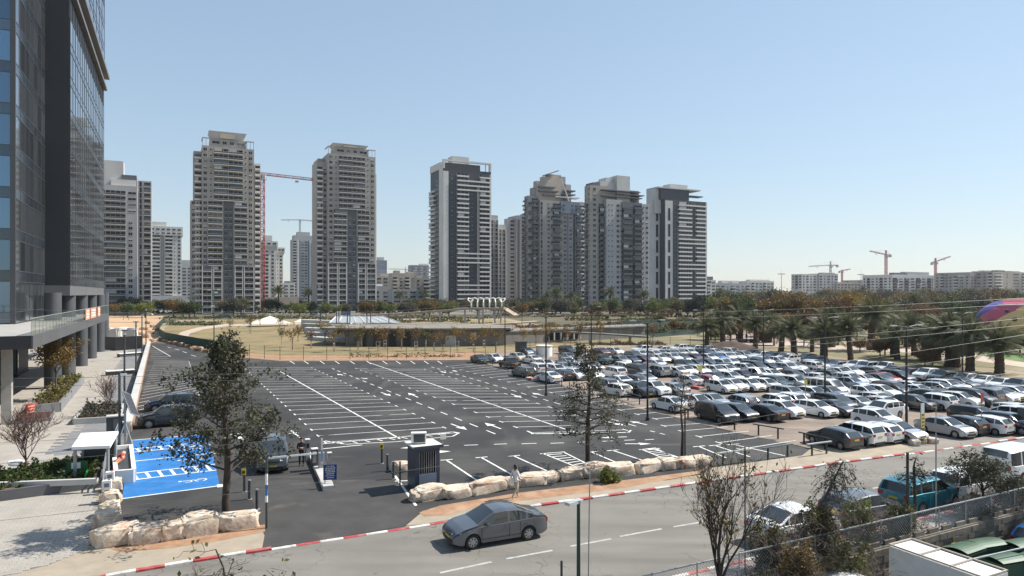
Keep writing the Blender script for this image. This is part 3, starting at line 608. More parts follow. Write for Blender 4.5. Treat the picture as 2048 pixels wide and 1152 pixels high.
T.face('front', a, 0, L, [(.0, .08, 's', 0, n), (.14, .28, 'n', 0, n), (.32, .54, 'g', 0, n, (m_slate, m_midg, m_rglass), 2), (.27, .50, 'j', 1, n, (m_slate, m_midg, m_rglass), 2), (.58, .65, 'n', 0, n - 2), (.67, .70, 'p', 0, n, (m_bluegr, m_slab, m_rglass)), (.72, .80, 'n', 0, n - 2), (.82, .88, 'd', 0, n, (m_slate, m_slab, m_rglass)), (.89, 1, 'g', 0, n, (m_bluegr, m_bluegr, m_rglass))], n)
MB().box2((a + L * .5, -.9, zt - 9), (a + L * .97, -.05, zt)).build('blue_grey_screen', m_bluegr, T.e)
T.face('front', a + L * .5, -.9, L * .47, [(.08, .22, 'n', 0, 2), (.55, .68, 'n', 0, 2), (.75, .95, 'N', 0, 2)], 2, zt - 8)
x0, x1 = T.x(1159, 2), T.x(1175, 2); z1 = T.z(396); T.vol(x0, x1, 2, 13, 0, z1); T.face('front', x0, 2, x1 - x0, [(.0, .95, 'j', 0, n, (m_slate, m_slab, m_rglass), 2), (.3, 1.25, 'j', 1, n, (m_beige, m_slab, m_rglass), 2)], n)
for p0, p1, yt, sb, mt in ((1066, 1084, 374, 4, m_beige), (1073, 1112, 360, 3, m_beige2), (1086, 1122, 350, 4, m_beige2), (1096, 1122, 344, 5, m_beige2), (1118, 1131, 347, 5, m_beige), (1128, 1142, 362, 5, m_beige2)): T.vol(T.x(p0, sb), T.x(p1, sb), sb, 5, zt - 1, T.z(yt, sb), mt, 'crown_block')
for p0, p1, yt in ((1080, 1112, 372), (1080, 1118, 380), (1088, 1118, 388), (1112, 1160, 390), (1132, 1152, 376), (1128, 1152, 384)): zz = T.z(yt); T.vol(T.x(p0), T.x(p1), .6, 6, zz, zz + .9, m_slab if yt % 4 else m_midg, 'terrace_slab')
MB().bar((T.x(1123), .3, T.z(352)), (T.x(1138), .1, T.z(397)), .5, .9).build('slanted_fin', m_pale, T.e)
MB().bar((T.x(1096), 4, T.z(345)), (T.x(1117), 4, T.z(336)), 9, .8).build('sloped_roof', m_solar, T.e)
# ---- white and glass tower
T = Tower('apartment_tower', 'white apartment tower with square windows and dark glazed middle, boxy concrete rooftop', 1213, 406, 'apartment towers on the skyline', mats=(m_pale, m_pale, m_rglass))
zt = T.z(398); n = int(zt / 3.1)
x0, x1 = T.x(1180, 3), T.x(1214, 3); z1 = T.z(372, 3); T.vol(x0, x1, 3, 6, 0, z1, m_beige); nn = int(z1 / 3.1); T.face('left', x0, 9, 6, [(.06, .24, 'n', 0, nn), (.30, .62, 'g', 0, nn - 3, (m_midg, m_midg, m_rglass)), (.68, .82, 'n', 0, nn), (.86, .96, 't', 0, nn)], nn, pv=.25); T.face('front', x0, 3, x1 - x0, [(.1, .42, 'n', 0, nn), (.5, .97, 'g', 0, nn - 3, (m_midg, m_midg, m_rglass))], nn)
x1 = T.x(1244); T.vol(0, x1, 0, 16, 0, zt, m_grey); T.face('front', 0, 0, x1, [(.08, .22, 't', 0, n), (.28, .45, 't', 0, n), (.6, .86, 'n', 0, n), (.88, .98, 't', 0, n)], n)
a, b = T.x(1244, -.5), T.x(1284, -.5); T.vol(a, b, -.5, 12, 0, zt - 1, m_midg); gl = (m_midg, m_midg, m_rglass); T.face('front', a, -.5, b - a, [(.0, .46, 'g', 0, n, gl), (.46, .56, 'd', 0, n - 5, (m_slate, m_slab, m_rglass)), (.56, 1, 'g', 0, n, gl)], n, pv=.3)
a, b = T.x(1284, 1), T.x(1299, 1); T.vol(a, b, 1, 12, 0, T.z(402), m_grey); T.face('front', a, 1, b - a, [(.1, .35, 't', 0, n), (.42, .9, 'n', 0, n)], n)
for p0, p1, yt, sb, mt in ((1186, 1200, 366, 5, m_midg), (1200, 1236, 362, 5, m_lgrey), (1212, 1235, 354, 6, m_lgrey), (1234, 1260, 348, 3, m_lgrey), (1258, 1278, 376, 6, m_midg)): T.vol(T.x(p0, sb), T.x(p1, sb), sb, 8, zt - 1, T.z(yt, sb), mt, 'roof_block')
for p0, p1, yt in ((1206, 1282, 380), (1206, 1286, 392), (1240, 1290, 386)): zz = T.z(yt); T.vol(T.x(p0), T.x(p1), .4, 7, zz, zz + .5, m_midg, 'terrace_slab')
# ---- right-hand dark tower
T = Tower('apartment_tower', 'rightmost apartment tower, dark front with white balconies and grey side wall', 1330, 487, 'apartment towers on the skyline', mats=(m_slate, m_slab, m_rglass))
W = T.x(1413); zt = T.z(398); n = int(zt / 3.1); T.vol(0, W, 0, 18, 0, zt)
T.face('front', 0, 0, W, [(0, .17, 'p', 0, n, (m_lgrey, m_slab, m_rglass)), (.3, .62, 'b', 0, n), (.62, .7, 'd', 0, n - 1), (.72, .97, 'b', 0, n), (.97, 1, 'p', 0, n, (m_lgrey, m_slab, m_rglass)), (.2, .28, 't', 0, n)], n)
for f in (4, 9, 10, 15, 16, n - 1): MB().box2((W * .62, -1.5, .5 + f * 3.1), (W * .72, -.3, .5 + f * 3.1 + .9)).build('balcony_band', m_slab, T.e)
for k in range(6): MB().box2((W * .06, -.62, 6 + k * 11.5), (W * .11, -.5, 15 + k * 11.5)).build('slot_window', m_glaz, T.e)
x0, x1 = T.x(1300, 6), T.x(1331, 6); z1 = T.z(400, 6); T.vol(x0, x1, 6, 4, 0, z1, m_lgrey)
for k in range(6): MB().box2((x0 + (x1 - x0) * .38, 5.9, 6 + k * 11.5), (x0 + (x1 - x0) * .52, 6.02, 15 + k * 11.5)).build('slot_window', m_glaz, T.e)
MB().box2((x0 + (x1 - x0) * .75, 5.8, 0), (x1, 6.02, z1)).build('cladding_band', m_midg, T.e)
T.vol(T.x(1310, 4), T.x(1322, 4), 4, 10, zt - 10, T.z(378, 4), m_lgrey, 'roof_block'); T.vol(T.x(1321, 2), T.x(1378, 2), 2, 12, zt, T.z(376, 2), m_slate, 'penthouse')
T.vol(T.x(1318), T.x(1402), .5, 14, T.z(376), T.z(373.5), m_lgrey, 'roof_slab'); T.vol(T.x(1340, 5), T.x(1375, 5), 5, 8, T.z(374), T.z(364), m_lgrey, 'lift_housing'); T.vol(T.x(1382), T.x(1408), 1, 6, T.z(388), T.z(386), m_midg, 'terrace_slab')
# ---- mid-rise and distant blocks
def block(name, label, p0, p1, ytop, d, mat, kind='N', roof=(), fh=3.2, y0=None, dark=None, group=None, trim=None):
    T = Tower(name, label, p0, d, group, fh, (mat, trim or m_pale, m_rglass)); W = T.x(p1); zt = T.z(ytop); n = max(1, int((zt - 1) / fh)); T.vol(0, W, 0, max(8, W * .5), 0, zt); Dp = max(8, W * .5); kk = max(2, int(Dp / 5))
    if p0 > 900: T.face('left', 0, Dp, Dp, [((i + .15) / kk, (i + .85) / kk, 'nbN'[i % 3], max(0, n - 5), n) for i in range(kk)], n, .4)
    k = max(2, min(7, int(W / 5.5))); f0 = max(0, n - 6)
    for i in range(k):
        a = (i + .12) / k; b = (i + .88) / k; kd = kind if len(kind) == 1 else kind[i % len(kind)]
        T.face('front', 0, 0, W, [(a, b, kd, f0, n)], n, .4)
    for q0, q1, yt, mt in roof: T.vol(T.x(q0, 2), T.x(q1, 2), 2, 6, zt, T.z(yt, 2), mt, 'roof_block')
    return T
block('distant_tower', 'pale blue distant high-rise right beside the second beige tower', 751, 774, 520, 1500, m_bluegr, 'N', ((755, 768, 514, m_grey),))
block('distant_tower', 'distant blue white office high-rise left of the dark banded tower', 822, 858, 530, 1300, m_bluegr, 'Nb', ((840, 856, 527, m_pale),))
block('apartment_block', 'low beige housing block with small windows left of a terracotta stair block', 752, 790, 552, 620, m_beige2, 'N', ((760, 780, 547, m_beige2),), group='hillside housing blocks')
block('apartment_block', 'grey housing block right beside the second beige tower foot', 748, 780, 572, 520, m_grey, 'nN', ((752, 765, 568, m_white),), group='hillside housing blocks')
block('apartment_block', 'pinkish housing block with terracotta balconies left of the dark tower', 784, 832, 546, 600, m_beige2, 'bn', ((790, 800, 541, m_beige), (815, 828, 543, m_beige2)), group='hillside housing blocks')
block('apartment_block', 'tan housing block touching the left edge of the dark banded tower', 828, 862, 556, 560, m_beige, 'nb', ((833, 845, 550, m_beige2),), group='hillside housing blocks')
block('apartment_block', 'low grey house row behind the palms left of the dark tower', 785, 850, 578, 480, m_grey, 'N', (), group='hillside housing blocks')
block('apartment_block', 'small white house cluster below the slim distant tower', 566, 590, 566, 640, m_pale, 'N', ((570, 580, 562, m_bluegr),))
block('school_building', 'low cream building with white canopy between the two beige towers', 528, 598, 594, 420, m_beige2, 'N', (), fh=4)
block('apartment_block', 'white mid-rise right of the rightmost tower with dark top storey', 1412, 1432, 560, 640, m_pale, 'bN', ((1412, 1426, 553, m_midg),), group='skyline mid-rise blocks')
block('apartment_block', 'long white mid-rise row left of the tall floodlight mast', 1430, 1500, 566, 690, m_grey, 'bNn', ((1444, 1456, 561, m_pale), (1464, 1478, 561, m_pale)), group='skyline mid-rise blocks')
block('apartment_block', 'white mid-rise with stepped roof just left of the floodlight mast', 1494, 1548, 562, 720, m_lgrey, 'NbN', ((1500, 1540, 559, m_pale),), group='skyline mid-rise blocks')
block('apartment_block', 'dark topped block under the leftmost far crane', 1604, 1640, 548, 780, m_lgrey, 'nN', (), group='skyline mid-rise blocks', trim=m_midg)
block('apartment_block', 'grey unfinished block right beside the dark topped block', 1638, 1676, 547, 790, m_grey, 'Nn', ((1645, 1670, 545, m_beige),), group='skyline mid-rise blocks')
block('apartment_block', 'low tan block between the small crane and the pale mid-rises', 1674, 1722, 564, 800, m_beige2, 'N', (), group='skyline mid-rise blocks')
block('apartment_block', 'pale low block left of the tall far crane mast', 1722, 1778, 560, 820, m_grey, 'nN', ((1745, 1765, 555, m_grey),), group='skyline mid-rise blocks')
block('apartment_block', 'black and white modern block right of the tall far crane mast', 1784, 1864, 549, 760, m_pale, 'bNbN', ((1788, 1815, 545, m_midg), (1810, 1858, 543, m_grey)), group='skyline mid-rise blocks', trim=m_midg)
block('apartment_block', 'pinkish mid-rise below the rightmost far crane', 1862, 1900, 551, 800, m_beige2, 'nN', (), group='skyline mid-rise blocks')
block('apartment_block', 'small pale block between the pinkish mid-rise and the brown estate', 1898, 1945, 557, 820, m_beige, 'Nn', ((1905, 1918, 553, m_grey),), group='skyline mid-rise blocks')
block('apartment_block', 'brown apartment estate with brick stair tower at the right edge', 1940, 1990, 545, 700, m_beige, 'nNb', ((1955, 1965, 542, m_beige2), (1968, 1988, 540, m_beige)), group='skyline mid-rise blocks')
block('apartment_block', 'long brown apartment estate running out of frame on the right', 1986, 2110, 543, 690, m_beige, 'bnNbn', ((1995, 2010, 540, m_midg), (2020, 2040, 541, m_beige2)), group='skyline mid-rise blocks')
MB().box2((0, -.6, 0), (6, 0, 31)).build('brick_stair_tower', M('brick_red', (.28, .13, .09), .85, .15, .4), None, (P(1975, 587, 699).x, 699, 0), AX)
tag(bpy.data.objects['brick_stair_tower'], 'reddish brick stair tower on the brown apartment estate', 'stair tower')
# ---- tower cranes
m_cred = M('crane_red', (.46, .055, .05), .6, .1, .5); m_cgrey = M('crane_grey', (.36, .36, .37), .6, .1, .5); m_cwhite = M('crane_white', (.62, .6, .58), .6, .1, .5)
def lattice(mb, a, b, w_, step, r, m=0, tri=False, alt=None):
    a, b = Vector(a), Vector(b); d = (b - a); L = d.length; d.normalize(); ref = Vector((0, 0, 1)) if abs(d.z) < .7 else Vector((0, 1, 0))
    s = d.cross(ref).normalized(); t = s.cross(d)
    cs = [(-1, -1), (1, -1), (1, 1), (-1, 1)] if not tri else [(-1, -.6), (1, -.6), (0, 1)]
    k = max(1, int(L / step)); n = len(cs)
    off = [(s * c[0] + t * c[1]) * w_ / 2 for c in cs]
    for o in off: mb.bar(a + o, b + o, r * 1.5, r * 1.5, m)
    for i in range(k):
        p, q = a + d * (L * i / k), a + d * (L * (i + 1) / k); mm = m if alt is None or (i // 6) % 2 == 0 else alt
        for j in range(n):
            o1, o2 = off[j], off[(j + 1) % n]; mb.bar(p + o1, q + o2 if i % 2 else p + o2, r, r, mm); mb.bar(p + (o1 if i % 2 else o2), q + (o2 if i % 2 else o1), r, r, mm)
def crane(label, px, ytop, ybase, d, jib_px, jib_y, cj_px, cj_y, w_=1.8, mats=None, r=.12, apex=0, step=None):
    mats = mats or [m_cred, m_cgrey]; b = P(px, ybase, d); t = P(px, ytop, d); e = thing('tower_crane', label, 'crane', (b.x, b.y, 0))
    zt = t.z; o = Vector((b.x, b.y, 0)); mb = MB(); lattice(mb, (0, 0, 0), (0, 0, zt), w_, step or w_, r); mb.build('mast', mats, e)
    j = P(jib_px, jib_y, d) - o; j.y = 0; mb = MB(); lattice(mb, (0, 0, zt + w_ * .5), j, w_ * .7, step or w_, r * .9, 0, True, 1); mb.build('jib', mats, e)
    c = P(cj_px, cj_y, d) - o; c.y = 0; mb = MB(); lattice(mb, (0, 0, zt + w_ * .5), c, w_ * .7, step or w_, r * .9, 1); mb.build('counter_jib', mats, e)
    MB().box((c.x * .9, 0, c.z - w_ * .5), (w_ * 1.3, w_ * .9, w_ * 1.4)).build('counterweight', m_cgrey, e)
    MB().box((w_ * .75, -w_ * .5, zt - w_ * .5), (w_ * .8, w_, w_ * 1.1)).build('cab', m_cwhite, e)
    MB().box((0, 0, zt), (w_ * 1.3, w_ * 1.3, w_ * .5)).build('slewing_ring', m_cgrey, e)
    h = Vector((j.x * .6, 0, zt + (j.z - zt) * .6)); mb = MB(); mb.box(h - Vector((0, 0, w_ * .7)), (w_ * .7, w_ * .5, w_ * .4)); mb.build('trolley', m_cgrey, e)
    if apex:
        mb = MB(); tp = Vector((0, 0, zt + apex)); lattice(mb, (0, 0, zt), tp, w_ * .6, w_, r * .8); mb.bar(tp, Vector((j.x * .75, 0, zt + (j.z - zt) * .75 + w_ * .6)), r * .5, r * .5); mb.bar(tp, c, r * .5, r * .5); mb.build('apex_and_ties', mats, e)
    return e
crane('red lattice tower crane standing between the two beige towers', 524, 352, 620, 398, 640, 361, 516, 349, 2.4, r=.2)
crane('faint grey crane jib showing above the slim distant tower', 600, 441, 600, 900, 562, 440, 640, 443, 1.8, [m_cgrey, m_cgrey], .18)
crane('leftmost of the four far cranes, above the dark topped block', 1661, 532, 580, 1000, 1617, 533, 1676, 531, 2.2, [m_cgrey, m_cred], .25, 7)
crane('smallest far crane, reddish, right of the dark topped block', 1684, 543, 585, 1100, 1701, 538, 1678, 543, 2.0, None, .28, 3)
crane('tallest far crane with its jib pointing left, red and white mast', 1772, 511, 585, 900, 1739, 502, 1781, 510, 2.4, [m_cred, m_cwhite], .28, 7)
crane('rightmost far crane with its jib rising to the right', 1871, 525, 585, 900, 1901, 513, 1863, 526, 2.2, None, .28, 6)
crane('tiny distant crane over the housing between the dark tower and second beige tower', 811, 540, 575, 1100, 777, 538, 830, 541, 1.8, [m_cgrey, m_cgrey], .2, 5)
# ------------------------------------------------------------------ the dark glass office tower on the left
m_cw = M('curtain_glass', (.25, .275, .30), .05, 0, rnd=.45, metal=.85, bump=.06, bscale=.5); m_cwb = M('blue_glass', (.15, .235, .32), .05, 0, rnd=.3, metal=.75, bump=.08, bscale=.3)
m_spn = M('spandrel_glass', (.12, .15, .18), .12, 0, rnd=.3, metal=.75); m_mul = M('mullion', (.06, .062, .066), .4, .1, 2); m_clad = M('charcoal_cladding', (.016, .017, .02), .5, .1, 1.5)
m_soff = M('soffit_panel', (.13, .13, .135), .6, .08, .5); m_fascia = M('fascia_panel', (.10, .10, .105), .55, .1, .6)
GO = G(140, 752)
gt = thing('glass_tower', 'dark glass office tower on round columns, cut off by the left edge', 'building', GO, AX)
def gx(px, x, off=Vector((0, 0, 0))):                    # local y where photo column px meets the plane local x = x
    return along(GO + V * x, U, px)
def gz(py, x, y): q = GO + V * x + U * y; return HC + (HOR - py) * q.y / FPX
XB, XA = .6, -2.0
yB0, yB1 = gx(139, XB), gx(207, XB); yA0 = gx(29, XA); DK0, DK1 = gx(65, 3.4), gx(217, 3.4)
DZ0, DZ1 = 6.95, 7.75
ZT = gz(-260, XB, 0) ; ZL = gz(180, XB, yB1)
print('glass', yB0, yB1, yA0, DK0, DK1, ZT, ZL)
W_ = 30
MB().box2((-W_, yA0 + .05, DZ1), (XA - .03, yB1, ZT)).build('core_wall', m_clad, gt)
MB().box2((XA - .02, yB0 + .02, 10.8), (XB - .04, yB1 - .02, ZL)).build('projecting_bay', m_clad, gt)
MB().box2((XA + .1, yB0 + 2.5, ZL + 2.8), (XB + .0, yB1 + .6, ZT)).build('upper_bay', m_clad, gt)
MB().box2((XA, yB0, ZL), (XB + .55, yB1 + .5, ZL + .55)).build('ledge', m_soff, gt)
MB().box2((XA, yB0 + 2, ZL + 2.2), (XB + .9, yB1 + .9, ZL + 2.8)).build('ledge', m_soff, gt)
MB().box2((XA - .3, yB0 - .003, 10.55), (XB + .05, yB1, 11.8)).build('soffit_band', m_soff, gt)
FH = 4.15
def panes(side, a0, a1, x, z0, z1, bay, mat, first_bay=True):
    """curtain wall: one pane and one spandrel per bay and floor; mullions full height. side 'r' faces +x, 'f' faces -y"""
    n = max(1, round((a1 - a0) / bay)); bw = (a1 - a0) / n; nf = int((z1 - z0) / FH)
    key = (side, round(bw, 3)); rz = math.pi/2 if side == 'r' else 0
    pm = MB().box2((.04, -.05, 1.12), (bw - .04, .0, FH - .04)).mesh('glass_pane', mat)
    sm = MB().box2((.04, -.06, .04), (bw - .04, .0, 1.06)).mesh('spandrel_panel', m_spn)
    for i in range(n):
        for f in range(nf):
            o = (x, a0 + i * bw, z0 + f * FH) if side == 'r' else (a0 + i * bw, x, z0 + f * FH)
            ob('glass_pane', pm, gt, o, rz); ob('spandrel_panel', sm, gt, o, rz)
    mm = MB().box2((-.04, -.085, 0), (.04, .01, z1 - z0)).mesh('mullion', m_mul); tm = MB().box2((0, -.09, -.035), (a1 - a0, .01, .035)).mesh('transom', m_mul)
    for i in range(n + 1): ob('mullion', mm, gt, (x, a0 + i * bw, z0) if side == 'r' else (a0 + i * bw, x, z0), rz)
    for f in range(nf + 1):
        for dz in (0, 1.09):
            if f < nf or dz == 0: ob('transom', tm, gt, (x, a0, z0 + f * FH + dz) if side == 'r' else (a0, x, z0 + f * FH + dz), rz)
panes('r', yB0 + .25, yB1 - .1, XB, 11.85, ZL - .1, 2.5, m_cw)
panes('r', yB0 + 2.6, yB1 + .5, XB + .06, ZL + 2.85, ZT, 4.5, m_cw)
panes('r', yA0 + .1, yB0 - .1, XA, DZ1 + .1, ZT, 2.4, m_cw)
panes('f', -W_ + 14, XA - .1, yA0 + .02, DZ1 + .1, ZT, 2.6, m_cwb)
MB().box2((XA - .35, yA0 - .12, DZ1), (XA + .1, yA0 + .12, ZT)).build('corner_post', m_mul, gt)
# round columns through the deck
for px, py in ((123, 775), (140, 752), (162, 732), (177, 717), (187, 704), (195, 697)):
    q = G(px, py); y = (q - GO).dot(U)
    MB().tube([(-.2, y, 0), (-.2, y, 10.9)], .85, 18, 0).build('column', M('column_grey', (.075, .08, .088), .6, .08, .8), gt, smooth=True, angle=R(40))
# deck, fascia, balustrade
MB().box2((-W_, DK0, DZ0 + .1), (3.35, DK1, DZ1)).build('deck_slab', m_conc, gt)
MB().box2((3.35, DK0 - .05, DZ0), (3.45, DK1, DZ1 + .12)).build('deck_fascia', m_fascia, gt)
MB().box2((-W_, DK0 - .1, DZ0), (3.35, DK0, DZ1 + .12)).build('deck_fascia', m_clad, gt)
m_bal = M('balustrade_glass', (.16, .20, .19), .05, 0, spec=.5)
m_bal.node_tree.nodes['Principled BSDF'].inputs['Alpha'].default_value = .42
pm = MB().box2((-.02, .03, 0), (.02, 1.57, 1.15)).mesh('balustrade_pane', m_bal); y = DK0 + .1; k = 0
while y + 1.6 < DK1:
    if DK1 - 17 < y < DK1 - 6.5:
        if k % 3 == 0: pass
    ob('balustrade_pane', pm, gt, (3.3, y, DZ1 + .13)); y += 1.6; k += 1
MB().box2((3.27, DK0, DZ1 + 1.29), (3.33, DK1, DZ1 + 1.34)).build('handrail', m_galv, gt)
mb = MB(); 
for x in (-14, -7.5, -1.0): mb.box2((x - .06, DK0 + .05, DZ1), (x + .06, DK0 + .17, DZ1 + 1.5))
mb.box2((-14, DK0 + .08, DZ1 + 1.44), (-1, DK0 + .14, DZ1 + 1.5)); mb.build('front_rail', m_black, gt)
m_ban = M('orange_banner', (.78, .33, .2), .7, .08, 1)
for px0, px1 in ((171, 179), (181, 192), (195, 200)):
    y0, y1 = gx(px0, 3.47), gx(px1, 3.47); o = MB().box2((3.46, y0, DZ1 + .12), (3.50, y1, DZ1 + 1.3)).build('site_banner', m_ban, gt)
    for r_ in range(3): MB().box2((3.505, y0 + (y1 - y0) * .2, DZ1 + .35 + r_ * .3), (3.515, y0 + (y1 - y0) * .8, DZ1 + .5 + r_ * .3)).build('lettering', m_white, o)
# ground floor: dark recessed shopfront with fins
MB().box2((-W_, yA0 - 4, 0), (-6, DK1 - 3, DZ0)).build('ground_floor_wall', m_clad, gt)
mm = MB().box2((-.06, -.25, 0), (.06, .02, DZ0 - .2)).mesh('shopfront_fin', m_mul); y = yA0 - 3.5
pm = MB().box2((.08, -.05, .2), (1.6, 0, 5.2)).mesh('shopfront_pane', m_cw)
while y < yB0 + 8: ob('shopfront_fin', mm, gt, (-6, y, 0), math.pi/2); ob('shopfront_pane', pm, gt, (-6, y, 0), math.pi/2); y += 1.7
mm2 = MB().box2((-.35, -.35, 0), (.35, .35, DZ0)).mesh('square_pillar', m_conc)
for px, py in ((14, 848), (-40, 860)): q = G(px, py) - GO; ob('square_pillar', mm2, gt, (q.dot(V), q.dot(U), 0))
# ------------------------------------------------------------------ plants
def leaf_quads(rng, pts, n, spread, size, flat=.0):
    """n small leaf quads scattered round the points"""
    pts = np.asarray(pts, dtype=float); idx = rng.integers(0, len(pts), n)
    c = pts[idx] + rng.normal(0, 1, (n, 3)) * (spread if np.ndim(spread) else np.array([spread] * 3))
    a = rng.normal(0, 1, (n, 3)); a /= np.linalg.norm(a, axis=1, keepdims=True)
    b = rng.normal(0, 1, (n, 3)); b -= a * np.sum(a * b, axis=1, keepdims=True); b /= np.linalg.norm(b, axis=1, keepdims=True)
    s = size * rng.uniform(.6, 1.4, (n, 1)); a *= s; b *= s * .55
    return np.stack([c - a, c - b, c + a, c + b], axis=1)
def branches(rng, h, r, trunk_h, spread=.6, levels=3, kids=4, droop=0.0, up=.5, lean=(0, 0), seg=3, decay=.62, sides=5, twig_min=.006, leader=True):
    """recursive limbs: returns MB of tubes and the twig points"""
    mb = MB(); tips = []
    def grow(p, d, L, rad, lv):
        pts = [p]; rr = [rad]; q = p.copy(); dd = d.copy()
        for i in range(seg):
            dd = (dd + Vector(rng.normal(0, .13, 3)) + Vector((0, 0, -droop * (i + 1) / seg))).normalized(); q = q + dd * L / seg; pts.append(q.copy()); rr.append(max(twig_min, rad * (1 - .55 * (i + 1) / seg)))
        mb.tube(pts, rr, sides if lv < 2 else 3, 0, caps=False)
        if lv >= levels - 1: tips.extend(pts[1:])
        if lv < levels:
            for k in range(kids):
                f = .3 + .7 * (k + rng.random()) / kids; i = min(seg, max(1, int(round(f * seg)))); base = pts[i]
                az = rng.random() * 6.28 + k * 2.4; sd = Vector((math.cos(az), math.sin(az), 0)); side = (sd - dd * sd.dot(dd)).normalized()
                nd = (dd * (1 - spread) + side * spread * 1.3 + Vector((0, 0, up * .5))).normalized()
                grow(base, nd, L * decay * rng.uniform(.75, 1.15), max(twig_min, rr[i] * .6), lv + 1)
    top = Vector((lean[0], lean[1], trunk_h)); tp = [Vector((0, 0, -.1)), top * .5 + Vector(rng.normal(0, .04 * trunk_h / 3, 3)) * Vector((1, 1, 0)).length * .7, top]
    tp[1].z = trunk_h * .5
    mb.tube(tp, [r * 1.25, r, r * .85], 8, 0, caps=False)
    d0 = (Vector((lean[0], lean[1], trunk_h)).normalized() + Vector((0, 0, .4))).normalized()
    if leader: grow(top, d0, (h - trunk_h) * .62, r * .8, 0)
    for k in range(kids):
        az = k * 6.28 / kids + rng.random(); sd = Vector((math.cos(az), math.sin(az), 0))
        grow(top - Vector((0, 0, trunk_h * .15 * rng.random())), (sd * spread * 1.25 + Vector((0, 0, up + .35))).normalized(), (h - trunk_h) * .62, r * .55, 0)
    return mb, tips
def tree_meshes(seed, h, r, trunk_h, nleaf, lsize, leafmat, barkmat, clump=.35, **kw):
    rng = np.random.default_rng(seed); mb, tips = branches(rng, h, r, trunk_h, **kw)
    t = mb.mesh('trunk', barkmat, True); pts = np.array([list(p) for p in tips])
    c = quads_mesh('crown', leaf_quads(rng, pts, nleaf, clump, lsize), leafmat) if nleaf else None
    return t, c
def leader_tree(seed, h, r, base, nb, len0, len1, elev, nleaf, ls, lmat, bmat, clump=.14, droop=.05, levels=2, kids=5, bend=.15, tw=.006, power=.8):
    rng = np.random.default_rng(seed); mb = MB(); tips = []
    tp = [Vector((bend * math.sin(i * .9 + seed) * i / 10, bend * math.cos(i * .7) * i / 10, h * i / 10 - (.1 if i == 0 else 0))) for i in range(11)]
    mb.tube(tp, [r * (1.2 - .1 * i) if i < 10 else r * .12 for i in range(11)], 8, caps=False)
    def grow(p, d, L, rad, lv):
        pts = [p]; rr = [rad]; q = p.copy(); dd = d.copy(); n = 4
        for i in range(n): dd = (dd + Vector(rng.normal(0, .16, 3)) + Vector((0, 0, -droop))).normalized(); q = q + dd * L / n; pts.append(q.copy()); rr.append(max(tw, rad * (1 - .7 * (i + 1) / n)))
        mb.tube(pts, rr, 4 if lv == 0 else 3, caps=False); tips.extend(pts[2:] if lv == 0 else pts[1:])
        if lv < levels:
            for k in range(kids):
                i = 1 + int(rng.integers(0, n)); sd = Vector(rng.normal(0, 1, 3)); sd = (sd - dd * sd.dot(dd)).normalized(); grow(pts[i], (dd * .65 + sd * .75).normalized(), L * rng.uniform(.3, .55), max(tw, rr[i] * .6), lv + 1)
    for i in range(nb):
        f = base + (1 - base) * ((i + .5) / nb); z = f * 10; a = int(min(9, z)); p = tp[a].lerp(tp[a + 1], z - a); az = i * 2.4 + rng.normal(0, .3); el = elev + rng.normal(0, .15) + .5 * (f - base)
        L = (len0 * ((1 - f) / (1 - base)) ** power + len1) * rng.uniform(.65, 1.2); grow(p, Vector((math.cos(az) * math.cos(el), math.sin(az) * math.cos(el), math.sin(el))), L, max(tw * 2, r * .42 * (1.15 - f)), 0)
    t = mb.mesh('trunk', bmat, True); return t, quads_mesh('crown', leaf_quads(rng, np.array([list(q) for q in tips]), nleaf, clump, ls), lmat)
def plant(name, label, cat, meshes, loc, rz=0, sc=1, group=None, parts=('trunk', 'crown'), mat=None, zs=1):
    e = thing(name, label, cat, loc, rz, group); e.scale = (sc, sc, sc * zs)
    for nm, me in zip(parts, meshes):
        if me is None: continue
        o = ob(nm, me, e)
        if nm == 'crown' and mat: o.material_slots[0].link = 'OBJECT'; o.material_slots[0].material = mat
    return e
